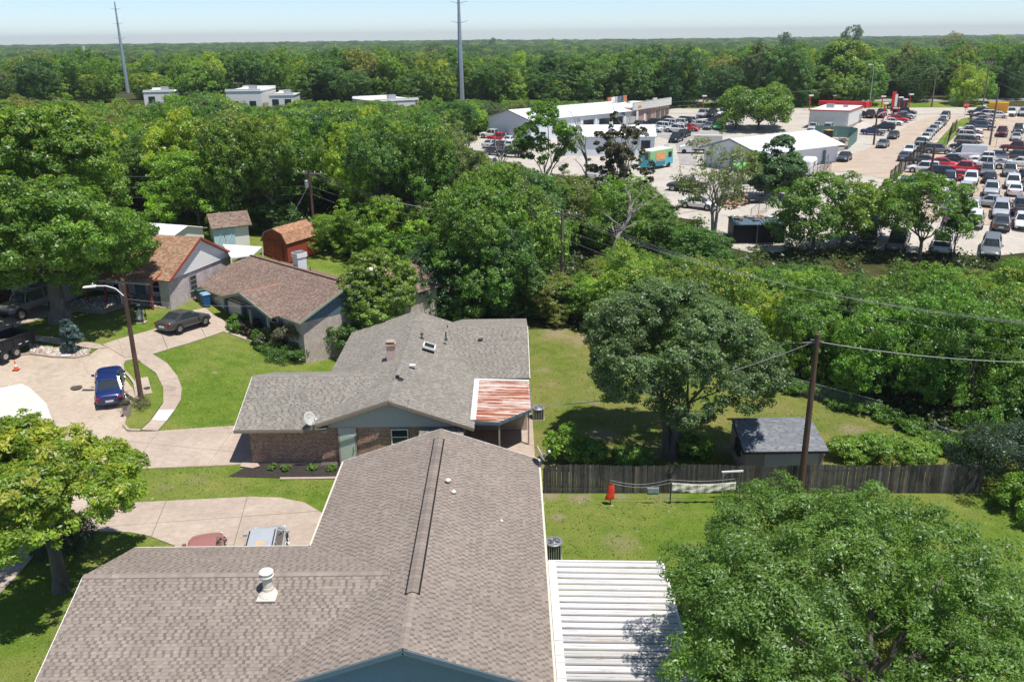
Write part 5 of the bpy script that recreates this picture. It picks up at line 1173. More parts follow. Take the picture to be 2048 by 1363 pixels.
# --- the lots. F = nose to camera, B = tail to camera, Lh = nose left, Rt = nose right
Fh, Bh, Lh, Rh, U, Dn = 241, 61, 150, 330, 58, 238
G1 = 'cars parked nose to tail along the tan road'; G2 = 'vehicles packed in the tan lot'; G3 = 'cars in the grey lot by the strip building'; G4 = 'cars around the small flat roofed shop'
V = [
 ('suv', 1889, 240, Dn, 'd', 'dark grey SUV farthest up the line along the grass wedge', G1), ('sedan', 1886, 245, Dn, 'w', 'white sedan second from the far end of the roadside line', G1),
 ('sedan', 1882, 251, Dn, 'g', 'mid grey sedan near the far end of the roadside line', G1), ('sedan', 1874, 258, Dn, 'w', 'white sedan between grey cars in the roadside line', G1),
 ('hatch', 1866, 265, Dn, 's', 'silver hatchback in the middle of the roadside line', G1), ('sedan', 1858, 273, Dn, 's', 'silver sedan just behind the nearest white car of the roadside line', G1),
 ('sedan', 1851, 281, Dn, 'w', 'white sedan behind the black car heading the roadside line', G1), ('sedan', 1841, 291, U, 'k', 'black sedan nearest the camera in the roadside line', G1),
 ('sedan', 1786, 277, Dn, 'd', 'dark grey sedan driving down the tan road behind another'), ('sedan', 1765, 295, Dn, 'g', 'grey sedan leading down the tan road'),
 ('sedan', 1688, 322, Dn, 'd', 'charcoal sedan standing alone beside the green screened fence'), ('sedan', 1818, 307, Dn, 'w', 'white sedan parked by the black iron fence'),
 ('sedan', 1809, 321, U, 'n', 'blue grey sedan parked outside the black iron fence'),
 ('pickup', 2022, 231, Fh, 'w', 'white pickup nose on at the far edge of the tan lot', G2), ('pickup', 2046, 231, Fh, 's', 'silver pickup at the far edge of the tan lot, cut by the frame', G2),
 ('suv', 1956, 231, Lh, 'd', 'dark SUV behind the white one under the orange truck box', G2), ('suv', 1968, 235, Lh, 'w', 'white SUV beside the orange truck box', G2), ('sedan', 1993, 236, Lh, 'w', 'white sedan just right of the pole by the orange box', G2),
 ('sedan', 1962, 240, Rh, 'R', 'dark red car behind the silver one by the lot fence', G2), ('sedan', 1966, 245, Rh, 's', 'silver sedan in the far left row of the tan lot', G2), ('sedan', 1962, 251, Rh, 'd', 'dark sedan behind the navy pickup', G2),
 ('pickup', 1960, 260, Rh, 'n', 'navy blue pickup in the far left row of the tan lot', G2), ('sedan', 1940, 266, Rh, 'w', 'white sedan directly behind the dark red sedan', G2), ('sedan', 1939, 271, Rh, 'R', 'wine red sedan beside the grass wedge', G2),
 ('suv', 1939, 279, Rh, 'w', 'white SUV behind the taupe minivan', G2), ('minivan', 1936, 290, Rh, 'c', 'taupe grey minivan near the open lot gate', G2),
 ('pickup', 2003, 272, Fh, 'R', 'dark red pickup with open tan ground around it', G2), ('suv', 2036, 266, Fh, 'd', 'dark SUV behind the silver sedan in the open ground', G2), ('sedan', 2031, 281, Fh, 's', 'silver sedan nose on in the open ground', G2),
 ('pickup', 2034, 304, Lh, 'R', 'maroon pickup at the right frame edge', G2), ('suv', 1853, 304, Rh, 's', 'silver SUV tight behind the iron fence corner', G2), ('suv', 1876, 308, Rh, 'g', 'grey SUV left of the big white van', G2),
 ('sedan', 1925, 299, Lh, 'k', 'black sedan behind the big white van', G2), ('van', 1934, 321, Lh, 'w', 'tall white cargo van in the middle of the lot', G2), ('sedan', 1990, 319, Lh, 'n', 'blue sedan right of the white cargo van', G2),
 ('suv', 2029, 322, Lh, 'd', 'black SUV above the long white sedan', G2), ('sedan', 2038, 333, Lh, 'w', 'long white sedan at the right frame edge', G2), ('pickup', 1975, 327, Lh, 'w', 'white pickup farther behind the nearer white pickup', G2),
 ('pickup', 1972, 337, Lh, 'w', 'white pickup right behind the bright red pickup', G2), ('pickup', 1930, 347, Lh, 'r', 'bright red pickup side on in the lot', G2), ('sedan', 1886, 335, Rh, 'r', 'red car left of the bright red pickup', G2),
 ('sedan', 1851, 329, Rh, 'd', 'dark sedan against the iron fence left of the red car', G2), ('sedan', 1900, 327, Lh, 'k', 'black car below the nose of the white cargo van', G2), ('suv', 1846, 346, Lh, 'w', 'white SUV at the iron fence', G2),
 ('suv', 1868, 355, Lh, 'k', 'black SUV next to the white SUV at the iron fence', G2), ('sedan', 1850, 366, Lh, 'k', 'black sedan behind the bright blue boxy car', G2), ('suv', 1897, 369, Fh, 'k', 'black SUV with roof bars behind the front row', G2),
 ('hatch', 1919, 360, Bh, 'r', 'small red hatchback between black and white SUVs', G2), ('suv', 1940, 369, Fh, 'w', 'white SUV with sunroof behind the front row', G2), ('sedan', 1978, 365, Bh, 'k', 'black car with red lamps behind the silver SUV', G2),
 ('suv', 1973, 352, Fh, 'g', 'grey SUV in front of the white pickups', G2), ('suv', 2018, 352, Fh, 'g', 'grey SUV second from the right in the middle row', G2), ('suv', 2024, 376, Fh, 'w', 'white SUV behind the white sedan of the front row', G2),
 ('suv', 2048, 362, Bh, 'k', 'black SUV cut by the right frame edge', G2), ('boxy', 1814, 383, Bh, 'B', 'bright blue boxy car at the left end of the front row', G2), ('suv', 1851, 386, Bh, 'k', 'black SUV second in the front row, tail to camera', G2),
 ('suv', 1889, 389, Fh, 'w', 'white SUV nose on third in the front row', G2), ('suv', 1930, 390, Bh, 's', 'two tone white and silver SUV fourth in the front row', G2), ('suv', 1981, 391, Fh, 's', 'silver SUV with chrome grille in the front row', G2),
 ('sedan', 2028, 390, Bh, 'w', 'white sedan tail to camera at the right of the front row', G2), ('sedan', 2058, 380, Bh, 'R', 'dark red car at the frame edge beside the front row', G2),
 ('sedan', 1897, 408, Rh, 'd', 'dark sedan crosswise behind the leafy tree', G2), ('sedan', 1898, 424, Bh, 'g', 'grey sedan beside the leafy tree', G2), ('suv', 1907, 444, Bh, 'g', 'grey SUV partly behind the leafy tree', G2),
 ('sedan', 1941, 427, Fh, 'w', 'white sedan with tree reflected in its windscreen', G2), ('suv', 1948, 449, Bh, 'w', 'white SUV tail to camera in the near aisle', G2), ('sedan', 1977, 414, Lh, 's', 'silver sedan side on behind the near silver SUV', G2),
 ('suv', 2000, 432, Fh, 's', 'silver SUV nose on in the near aisle', G2), ('pickup', 2042, 425, Bh, 'g', 'grey pickup at the right frame edge in the near aisle', G2), ('sedan', 2002, 454, Bh, 'd', 'charcoal sedan with red lamp in the near aisle', G2),
 ('sedan', 2044, 452, Fh, 'w', 'white sedan at the right frame edge in the near aisle', G2), ('pickup', 1884, 498, Bh, 'w', 'white pickup nearest the woods', G2), ('pickup', 1795, 492, Bh, 'g', 'grey pickup with flat bed nearest the woods', G2),
 ('suv', 1980, 507, Fh, 'g', 'grey SUV behind shrubs at the near edge of the lot', G2), ('sedan', 1757, 443, U, 'b', 'blue sedan tail to camera left of the leafy tree', G2), ('sedan', 1767, 418, U, 'w', 'white sedan in front of the blue sedan by the leafy tree', G2),
 ('suv', 1725, 412, Fh, 'd', 'dark SUV left of the leafy tree', G2), ('sedan', 1740, 480, Fh, 'd', 'dark sedan at the shrubs left of the flat bed pickup', G2),
 ('sedan', 1745, 270, Rh, 'b', 'navy sedan side on by the wooden lamp pole', G4), ('suv', 1766, 262, Lh, 'k', 'black SUV with red lamps behind the navy sedan', G4), ('sedan', 1784, 250, Rh, 'w', 'white coupe side on by the red lamp posts', G4),
 ('sedan', 1796, 244, Rh, 'r', 'red car behind the white coupe', G4), ('sedan', 1804, 240, Rh, 'd', 'dark sedan behind the red car', G4), ('sedan', 1809, 236, Rh, 's', 'silver sedan last of the side on row by the red posts', G4),
 ('pickup', 1806, 231, Rh, 'k', 'black pickup at the end of the row by the red posts', G4), ('pickup', 1762, 234, Fh, 'R', 'dark red pickup by the tall red sign', G4), ('suv', 1740, 235, Bh, 'k', 'black hearse shaped SUV beside the dark red pickup', G4),
 ('sedan', 1718, 235, Lh, 'k', 'black sedan right of the small shop', G4), ('boxy', 1793, 219, Lh, 'k', 'large black SUV parked by the main road', G4), ('suv', 1657, 262, Bh, 's', 'silver SUV behind the small shop', G4),
 ('sedan', 1626, 260, Fh, 's', 'silver car at the back door of the small shop', G4), ('hatch', 1694, 270, Fh, 'g', 'grey car behind the green fence', G4),
 ('pickup', 1406, 234, Fh, 's', 'silver pickup nose on beside the red lamp post', G3), ('pickup', 1425, 234, Fh, 'k', 'black pickup between two pale pickups', G3), ('pickup', 1447, 232, Fh, 'w', 'white pickup nose on right of the black one', G3),
 ('suv', 1466, 233, Fh, 'd', 'dark SUV by the wooden transformer pole', G3), ('sedan', 1444, 243, Lh, 'w', 'white sedan left of two under the big tree', G3), ('sedan', 1455, 239, Lh, 'w', 'white sedan closest to the big tree', G3),
 ('sedan', 1436, 244, Lh, 'R', 'dark red sedan in front of the white sedans', G3), ('sedan', 1424, 249, Lh, 'k', 'black sedan side on behind the grey sedan', G3), ('hatch', 1399, 255, Lh, 's', 'silver hatchback side on in the grey lot', G3),
 ('sedan', 1418, 258, Fh, 'g', 'grey sedan nose on left of the green coupe', G3), ('sedan', 1439, 258, Fh, 'G', 'bright green coupe beside the white metal building', G3), ('suv', 1375, 248, Lh, 'w', 'white SUV at the back of the grey lot', G3),
 ('suv', 1363, 249, Lh, 'k', 'black SUV beside the white SUV at the back of the grey lot', G3), ('suv', 1353, 253, Lh, 'w', 'white SUV in the middle row of the grey lot', G3), ('suv', 1334, 254, Lh, 'w', 'white SUV left in the middle row of the grey lot', G3),
 ('sedan', 1330, 245, Lh, 'k', 'black car by the brick shop front', G3), ('sedan', 1377, 262, Rh, 'r', 'bright red coupe in the grey lot', G3), ('suv', 1351, 265, Lh, 'w', 'white SUV left of the bright red coupe', G3),
 ('sedan', 1341, 259, Lh, 's', 'silver sedan between white SUVs in the grey lot', G3), ('suv', 1320, 260, Lh, 'w', 'white SUV behind the near white metal shed', G3), ('sedan', 1304, 264, Lh, 'w', 'white sedan half hidden by the near metal shed', G3),
 ('suv', 1305, 253, Lh, 'k', 'black SUV with red lamps by the garage bays', G3), ('pickup', 1279, 258, Lh, 'g', 'grey pickup in front of the garage bays', G3), ('sedan', 1368, 274, Fh, 'k', 'black sedan right of the near metal shed gable', G3),
 ('suv', 1352, 284, Fh, 'k', 'black SUV behind the gable of the near metal shed', G3), ('hatch', 1213, 262, Bh, 'n', 'pale blue car before the open garage bay', G3), ('sedan', 1200, 262, Bh, 'd', 'dark car before the open garage bay', G3),
 ('pickup', 986, 277, Lh, 'w', 'white pickup by the woods left of the long metal building', 'vehicles by the woods'), ('pickup', 1000, 284, Lh, 'r', 'red pickup below the white pickup by the woods', 'vehicles by the woods'), ('sedan', 1020, 287, Bh, 'w', 'white sedan right of the red pickup by the woods', 'vehicles by the woods'),
 ('hatch', 1026, 297, Bh, 'w', 'white hatchback below the white sedan by the woods', 'vehicles by the woods'), ('sedan', 1002, 297, Bh, 'k', 'black sedan below the red pickup by the woods', 'vehicles by the woods'), ('sedan', 982, 295, Bh, 's', 'silver sedan left of the black sedan by the woods', 'vehicles by the woods'),
 ('sedan', 988, 310, Lh, 'd', 'dark sedan half hidden by branches in the wood lot', 'vehicles by the woods'), ('sedan', 1057, 291, Lh, 'w', 'white sedan before the long metal building', 'vehicles by the woods'), ('pickup', 1022, 314, Lh, 'k', 'black pickup nearest the trees in the wood lot', 'vehicles by the woods'),
 ('suv', 968, 336, Lh, 'w', 'white vehicle behind bare branches in the wood lot', 'vehicles by the woods'), ('sedan', 1195, 357, Bh, 's', 'silver car seen through bare branches', 'vehicles by the woods'), ('sedan', 797, 295, Lh, 'w', 'white car in a gap of the left woods', 'vehicles by the woods'),
 ('suv', 948, 322, Lh, 's', 'silver vehicle behind the dead branches', 'vehicles by the woods'), ('sedan', 250, 225, Lh, 'w', 'white car glimpsed in the far left woods', 'vehicles by the woods'), ('sedan', 272, 231, Lh, 's', 'silver car glimpsed in the far left woods', 'vehicles by the woods'),
 ('sedan', 1396, 417, Rh, 'w', 'white car under the bare grey tree', None), ('pickup', 1375, 383, Lh, 'd', 'dark vehicle behind the bare grey tree', None),
]
for kind, px, py, hd_, c_, lb, *g_ in V: car(kind, px, py, hd_, c_, lb, g_[0] if g_ else None)

mb = MB(); mb.box((-.8, 0, 2.03), (.9, 1.2, .05)); mb.box((-1.8, 0, 2.03), (.7, 1.2, .05)); mb.box((.05, 0, 2.03), (.6, 1.2, .05)); mb.box((-1.3, 0, 2.06), (.12, 1.4, .08)); mb.box((-.28, 0, 2.06), (.12, 1.4, .08)); mb.build('roof_rack', M['galv'], hum)
for s in (-1, 1): MB().beam((-1.9, s*.62, 1.83), (.2, s*.62, 1.83), .05, .04).build('roof_rail', M['blackmetal'], mv)
MB().lathe((-.9, .0, 1.785), [(.22, 0), (.2, .006)], 14).build('peeled_paint', plain('peeled paint', (.55, .38, .2), .8), mv)

# food truck
def food_truck():
    p = GP(1311, 336); T = thing('food_truck', 'green and turquoise painted food truck in the dirt lot', 'food truck', p, rad(45))
    MB().box((0, 0, 2.35), (6.2, 2.3, 1.3)).build('upper_body', M['lightgreen'], T, bevel=.08); MB().box((0, 0, 1.1), (6.24, 2.34, 1.2)).build('lower_body', M['teal'], T, bevel=.08)
    MB().box((0, 0, 3.03), (6.1, 2.2, .1)).build('roof', M['white'], T); MB().box((-.3, -1.18, 2.05), (2.6, .04, 1.2)).build('picture_panel', plain('orange print', (.72, .35, .15), .6, var=.5), T)
    MB().box((-.3, -1.4, 1.35), (2.4, .4, .05)).build('counter', M['galv'], T); MB().box((-3.13, 0, 2.2), (.04, 1.5, 1.1)).build('rear_window', M['glass'], T); MB().box((-3.13, .3, 1.3), (.05, .8, 1.9)).build('door', M['teal'], T); MB().box((2.2, -1.18, 2.1), (.9, .04, .8)).build('window', M['glass'], T)
    for x in (-1.9, 2.0):
        for s in (-1, 1): MB().lathe((x, s*1.05, .45), [(.4, -.14), (.45, -.1), (.45, .1), (.4, .14)], 18, axis='Y').build('wheel', M['tyre'], T)
food_truck()
def box_truck(px, py, hd, boxmat, cab, label, L_=5.0, hb=2.4):
    p = GP(px, py); T = thing('box_truck', label, 'truck', p, rad(hd))
    MB().box((-.9, 0, .9+hb/2), (L_, 2.3, hb)).build('cargo_box', boxmat, T); MB().box((-.9, 0, .7), (L_, .9, .3)).build('chassis', M['blackmetal'], T)
    mb = MB(); loft(mb, [[(x, -w, zb), (x, -w, zt), (x, w, zt), (x, w, zb)] for x, w, zb, zt in ((1.6, 1.0, .5, 2.3), (2.3, 1.0, .5, 2.35), (2.9, .98, .5, 1.5), (4.0, .92, .5, 1.25), (4.15, .85, .6, 1.0))]); o = mb.build('cab', cab, T)
    mb = MB(); mb.add([(2.42, -.9, 2.2), (2.42, .9, 2.2), (2.93, .92, 1.5), (2.93, -.92, 1.5)], [(0, 1, 2, 3)]); 
    MB().add([(2.45, -.85, 2.25), (2.45, .85, 2.25), (2.97, .88, 1.53), (2.97, -.88, 1.53), (2.40, -.85, 2.22), (2.4, .85, 2.22), (2.9, .88, 1.5), (2.9, -.88, 1.5)], [(0, 1, 2, 3), (7, 6, 5, 4), (0, 4, 5, 1), (1, 5, 6, 2), (2, 6, 7, 3), (3, 7, 4, 0)]).build('windscreen', M['glass'], T)
    for s in (-1, 1): MB().box((2.1, s*1.005, 1.8), (.7, .03, .6)).build('window', M['glass'], T)
    for x in (-2.2, 3.2):
        for s in (-1, 1): MB().lathe((x, s*.95, .42), [(.38, -.14), (.42, -.1), (.42, .1), (.38, .14)], 18, axis='Y').build('wheel', M['tyre'], T)
    return T
box_truck(1404, 307, 168, M['greysiding'], M['white'], 'grey box truck with white cab in front of the metal shed')
box_truck(1985, 232, 150, M['yellow'], M['white'], 'truck with bright orange box at the far side of the lot', 4.0, 2.2)

# ------------------------------------------------------------------ commercial buildings (defined by two eave corners on the ground)
def metal_building(label, a, b, depth, h, zr, wallm, doors=(), name='metal_building', gable=None, roofm=None, trim='galv', flip=1, panels=1.2, windows=()):
    """front wall from a to b (world xy), depth to the back; ridge parallel to the front"""
    a = Vector((a[0], a[1], 0)); b = Vector((b[0], b[1], 0)); d = b-a; Ln = d.length; ang = math.atan2(d.y, d.x); z = min(terr(a.x, a.y), terr(b.x, b.y))
    T = thing(name, label, 'building', (a.x, a.y, z), ang); h_ = h
    MB().box((Ln/2, flip*depth/2, h_/2-.4), (Ln, depth, h_+.8)).build('wall', wallm, T)
    if zr > h+.3:
        mb = MB(); D = flip*depth; mb.add([(0, 0, h), (0, D, h), (0, D/2, zr-.06), (Ln, 0, h), (Ln, D, h), (Ln, D/2, zr-.06)], [(0, 1, 2), (3, 5, 4)]); mb.build('gable', gable or wallm, T)
    o = .35; n = max(3, int(Ln/panels)); rm = roofm or M['whitemetal']
    for s in (0, 1):
        y0 = (-o if s == 0 else depth+o)*flip; y1 = depth/2*flip
        for i in range(n):
            x0 = -o+(Ln+2*o)*i/n; x1 = -o+(Ln+2*o)*(i+1)/n-.02
            mb = MB(); mb.poly([(x0, y0, h), (x1, y0, h), (x1, y1, zr), (x0, y1, zr)], .05); mb.beam((x0, y0, h+.03), (x0, y1, zr+.03), .05, .05); mb.build('roof_panel', rm, T)
    mb = MB(); y0 = -o*flip; mb.beam((-o, y0, h-.08), (Ln+o, y0, h-.08), .06, .2)
    for x in (-o, Ln+o): mb.beam((x, y0, h-.08), (x, depth/2*flip, zr-.08), .06, .2); mb.beam((x, (depth+o)*flip, h-.08), (x, depth/2*flip, zr-.08), .06, .2)
    mb.build('roof_trim', M[trim], T)
    for (side, pos, w, hh, mt, z0) in doors:
        if side == 'f': o_ = MB().box((pos, -.06*flip, z0+hh/2), (w, .08, hh)).build('door' if z0 == 0 else 'window', M[mt], T)
        elif side == 'r': o_ = MB().box((Ln+.06, pos*flip, z0+hh/2), (.08, w, hh)).build('door' if z0 == 0 else 'window', M[mt], T)
        else: o_ = MB().box((-.06, pos*flip, z0+hh/2), (.08, w, hh)).build('door' if z0 == 0 else 'window', M[mt], T)
    return T
# far metal building with bays (left of the strip), runs up-right
a = GP(1075, 278); b = GP(1262, 248)
T = metal_building('long white metal garage building with open service bays', (GP(1062, 284).x, GP(1062, 284).y), (GP(1262, 252).x, GP(1262, 252).y), 13, 4.2, 6.0, M['metalwall'], [('f', 17, 3.2, 3.2, 'dark', 0), ('f', 22, 3.2, 3.2, 'dark', 0), ('f', 26.5, 3.2, 3.2, 'dark', 0), ('f', 31, 3.0, 3.0, 'greysiding', 0), ('l', 4, 1.2, 1.2, 'glass', 1.4)], flip=1)  # open bays are flat dark panels, inside shade put into their colour
for x in (14.8, 19.3, 24.3, 28.8, 33): MB().box((x, -.08, 2.0), (.7, .1, 4.2)).build('pilaster', M['white'], T)
T = metal_building('low white metal building with white gable behind the food truck', (GP(1130, 312).x, GP(1130, 312).y), (GP(1308, 312).x, GP(1308, 312).y), 10, 3.4, 5.0, M['metalwall'], [('f', 14.3, 1.6, 1.4, 'glass', 1.3), ('r', 5, 1.1, 2.3, 'bluegrey', 0), ('f', 18, .9, 2.1, 'white', 0)], gable=M['white'])
# central blue trimmed shed: ridge along view
def blue_shed():
    fl = GP(1418, 333); fr = GP(1522, 348); 
    d = Vector((fr.x-fl.x, fr.y-fl.y, 0)); wd = d.length-.6; ang = math.atan2(d.y, d.x)
    T = thing('metal_workshop', 'white metal workshop with blue trim and broad low gable facing the camera', 'building', (fl.x-.2, fl.y+.3, terr(fl.x, fl.y)), ang)
    h, zr, dp = 3.3, 4.9, 20
    MB().box((wd/2, dp/2, h/2-.3), (wd, dp, h+.6)).build('wall', M['metalwall'], T)
    MB().add([(0, 0, h), (wd, 0, h), (wd/2, 0, zr-.06), (0, dp, h), (wd, dp, h), (wd/2, dp, zr-.06)], [(0, 1, 2), (3, 5, 4)]).build('gable', M['metalwall'], T)
    n = 22
    for s in (0, 1):
        xo = -1.3 if s == 0 else wd+1.2; zo = h-.3
        for i in range(n):
            y0 = -.8+(dp+1)*i/n; y1 = -.8+(dp+1)*(i+1)/n-.02
            mb = MB(); mb.poly([(xo, y0, zo), (wd/2, y0, zr), (wd/2, y1, zr), (xo, y1, zo)], .05); mb.beam((xo, y0, zo+.03), (wd/2, y0, zr+.03), .05, .05); mb.build('roof_panel', M['whitemetal'], T)
    mb = MB(); mb.beam((-1.3, -.84, h-.38), (wd/2, -.84, zr-.1), .07, .28); mb.beam((wd/2, -.84, zr-.1), (wd+1.2, -.84, h-.38), .07, .28); mb.build('roof_trim', M['bluesiding'], T)
    for i in range(int(wd/.3)): MB().box((.1+i*.3, -.03, 1.7), (.05, .05, 3.3)).build('wall_rib', M['metalwall'], T)
    MB().box((wd*.52, -.08, 1.1), (1.1, .06, 2.2)).build('door', M['bluegrey'], T); MB().box((wd*.33, -.08, 2.9), (.6, .06, .6)).build('vent', M['greysiding'], T)
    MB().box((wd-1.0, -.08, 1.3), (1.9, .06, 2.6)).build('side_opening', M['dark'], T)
    MB().box((-.9, 2.5, 1.2), (1.7, 3.0, 2.4)).build('lean_to', M['metalwall'], T)
    for x, y in ((wd+1, 1), (wd+1, 8)): MB().box((x, y, 1.3), (.12, .12, 3.0)).build('post', M['white'], T)
blue_shed()
# brick strip shop with parapet
def strip_shop():
    a = GP(1262, 252); b = GP(1338, 229); d = Vector((b.x-a.x, b.y-a.y, 0)); Ln = d.length; ang = math.atan2(d.y, d.x)
    T = thing('strip_shop', 'brick shop building with stepped white parapet sign band', 'building', (a.x, a.y, terr(a.x, a.y)), ang)
    MB().box((Ln/2, 5, 1.7), (Ln, 10, 4.2)).build('brick_wall', M['pinkbrick'], T)
    MB().box((Ln/2, -.35, 4.15), (Ln, .3, 1.6)).build('parapet', M['offwhite'], T); MB().box((Ln*.55, -.37, 5.1), (1.9, .3, .5)).build('parapet_step', M['offwhite'], T)
    mb = MB(); mb.beam((0, -.35, 5.0), (Ln*.55-1, -.35, 5.0), .35, .1); mb.beam((Ln*.55+1, -.35, 5.0), (Ln, -.35, 5.0), .35, .1); mb.beam((Ln*.55-1, -.35, 5.4), (Ln*.55+1, -.35, 5.4), .35, .1); mb.build('coping', M['greysiding'], T)
    MB().box((Ln/2, 5, 3.9), (Ln-.3, 9.6, .15)).build('roof', M['white'], T)
    for i in range(5): MB().box((Ln/2+1-.5*i*Ln/6+Ln*.18, 9.6, 4.7), (Ln/7, .3, 1.6)).build('back_parapet', M[('brickred', 'bluegrey', 'brickred', 'white', 'brickred')[i]], T)
    for x, w, m_ in ((Ln*.93, 1.6, 'glass'), (Ln*.80, 2.0, 'glass'), (Ln*.68, 1.4, 'glass'), (Ln*.45, 1.6, 'glass'), (Ln*.33, .9, 'white'), (Ln*.1, 1.6, 'dark')): MB().box((x, -.05, 1.2 if m_ != 'glass' else 1.4), (w, .08, 2.2)).build('window' if m_ == 'glass' else 'door', M[m_], T)
    MB().box((Ln*.15, -.53, 4.1), (1.6, .05, .5)).build('sign', M['yellow'], T)
    for x in (Ln*.86, Ln*.74, Ln*.6): MB().box((x, -.06, 1.6), (.5, .1, 3.6)).build('pilaster', M['tanwall'], T)
strip_shop()
# small shop with red canopy
def red_shop():
    a = GP(1616, 257); b = GP(1694, 262); d = Vector((b.x-a.x, b.y-a.y, 0)); Ln = d.length; ang = math.atan2(d.y, d.x)
    T = thing('small_shop', 'small flat roofed white shop with red fascia and red front canopy', 'building', (a.x, a.y, terr(a.x, a.y)), ang); h = 3.9
    MB().box((Ln/2, 8, h/2-.2), (Ln, 16, h+.4)).build('wall', M['offwhite'], T); MB().box((Ln/2, 8, .35), (Ln+.06, 16.06, .9)).build('base_course', M['tanwall'], T)
    MB().box((Ln/2, 8, h+.02), (Ln+.2, 16.2, .16)).build('roof', M['white'], T)
    mb = MB(); mb.beam((-.1, -.12, h), (Ln+.1, -.12, h), .05, .25); mb.beam((Ln+.12, -.1, h), (Ln+.12, 16, h), .05, .25); mb.build('fascia', M['redsign'], T)
    MB().box((Ln/2, 16.6, h+.4), (Ln+3.5, .5, 1.1)).build('front_canopy', M['redsign'], T, bevel=.1); MB().box((Ln+1.1, 14.6, h+.4), (.5, 4.2, 1.3)).build('side_canopy', M['redsign'], T, bevel=.1)
    MB().box((Ln*.35, 7, h+.5), (1.5, 1.3, .8)).build('roof_air_unit', M['galv'], T); MB().box((Ln*.7, 9, h+.3), (1.0, .8, .5)).build('roof_vent', M['galv'], T)
    MB().box((Ln*.22, -.06, 1.3), (1.0, .08, 2.3)).build('door', M['cream'], T); MB().box((Ln*.22, -.5, .3), (1.5, .9, .6)).build('step', M['cream'], T)
red_shop()
# green screened yard fence
def screen_fence():
    T = thing('screen_fence', 'green sheet metal fence around the scrap yard', 'fence', (0, 0, 0))
    runs = [[(1600, 322), (1648, 329)], [(1648, 329), (1676, 303)], [(1695, 299), (1713, 283)], [(1713, 279), (1700, 276)], [(1700, 276), (1628, 273)]]
    for (a, b) in runs:
        A = GP(*a); B = GP(*b); n = max(2, int((B-A).length/1.2))
        for i in range(n):
            p = A.lerp(B, i/n); q = A.lerp(B, (i+1)/n-.004); p.z = terr(p.x, p.y); q.z = terr(q.x, q.y)
            mb = MB(); mb.beam(p+Vector((0, 0, 1.1)), q+Vector((0, 0, 1.1)), .05, 2.2); mb.build('fence_panel', M['green'], T)
    A = GP(1676, 303); B = GP(1695, 299); n = 10
    for i in range(n): p = A.lerp(B, i/n); MB().beam((p.x, p.y, p.z), (p.x, p.y, p.z+2.2), .05, .05).build('fence_bar', M['blackmetal'], T)
screen_fence()
def iron_fence(pts, label, h=2.2, sp=.75, rails=(.3, 1.9), mat='blackmetal'):
    T = thing('iron_fence', label, 'fence', (0, 0, 0)); V_ = [Vector((x, y, terr(x, y))) for x, y in pts]
    for a, b in zip(V_, V_[1:]):
        n = max(2, int((b-a).length/sp))
        for i in range(n+1): p = a.lerp(b, i/n); k = 1 if i % 6 else 1.9; MB().beam(p, p+Vector((0, 0, h*(1 if i % 6 else 1.06))), .045*k, .045*k).build('fence_bar' if i % 6 else 'post', M[mat], T)
        for z in rails: MB().beam(a+Vector((0, 0, z)), b+Vector((0, 0, z)), .06, .06).build('rail', M[mat], T)
iron_fence(pxp([(1778, 373), (1800, 350), (1825, 328), (1847, 308), (1850, 300)]), 'black iron fence along the road side of the tan lot')
iron_fence(pxp([(1895, 289), (1902, 270), (1912, 262)]), 'short black iron fence on the grass wedge', 2.4)
chainlink(pxp([(1500, 452), (1560, 405), (1600, 378), (1640, 348), (1655, 335)]), 'tall chain link fence along the left side of the alley', 2.0, post=3.2, step=.35, mat='blackmetal', meshmat='bwire')
chainlink(pxp([(1850, 300), (1935, 294), (2048, 296)]), 'thin chain link fence across the middle of the tan lot', 1.8, post=5, step=.6, mat='blackmetal', meshmat='bwire')
def gate():
    a = GP(1633, 362); b = GP(1660, 352); T = thing('lot_gate', 'open black barred gate standing in the alley mouth', 'gate', (0, 0, 0)); d = b-a
    for i in range(10): p = a.lerp(b, i/9); p.z = a.z; MB().beam(p+Vector((0, 0, .15+.02*i)), p+Vector((0, 0, 1.9)), .04, .04).build('fence_bar', M['blackmetal'], T)
    for z0, z1 in ((.15, .3), (1.9, 2.0), (.15, 1.95)): MB().beam((a.x, a.y, a.z+z0), (b.x, b.y, a.z+z1), .06, .06).build('frame', M['blackmetal'], T)
gate()
# stop sign, portable toilet, signs, scrap
def stop_sign():
    p = GP(1929, 234); T = thing('stop_sign', 'red octagonal stop sign at the end of the tan road', 'stop sign', p); h = max(2.6, hgt(p, 213))
    MB().tube([(0, 0, 0), (0, 0, h)], .05, 6).build('post', M['galv'], T)
    MB().add([(math.cos(rad(22.5+45*k))*.75, y, h+math.sin(rad(22.5+45*k))*.75) for y in (-.06, -.02) for k in range(8)], [tuple(range(8)), tuple(range(15, 7, -1))]+[(k, (k+1) % 8, (k+1) % 8+8, k+8) for k in range(8)]).build('sign_face', M['redsign'], T)
    tx = bpy.data.curves.new('lettering', 'FONT'); tx.body = 'STOP'; tx.size = .5; tx.align_x = 'CENTER'; tx.align_y = 'CENTER'; tx.extrude = .004
    tmp_ = bpy.data.objects.new('tmp', tx); C.objects.link(tmp_); bpy.context.view_layer.update(); me_ = bpy.data.meshes.new_from_object(tmp_.evaluated_get(bpy.context.evaluated_depsgraph_get())); bpy.data.objects.remove(tmp_); o = bpy.data.objects.new('lettering', me_); C.objects.link(o); o.parent = T; o.location = (0, -.07, h); o.rotation_euler = (rad(90), 0, 0); me_.materials.clear(); me_.materials.append(M['white'])
    MB().beam((-.6, 0, h+1.0), (.6, 0, h+1.0), .04, .2).build('street_name_blade', plain('street sign green', (.05, .25, .12), .5), T)
stop_sign()
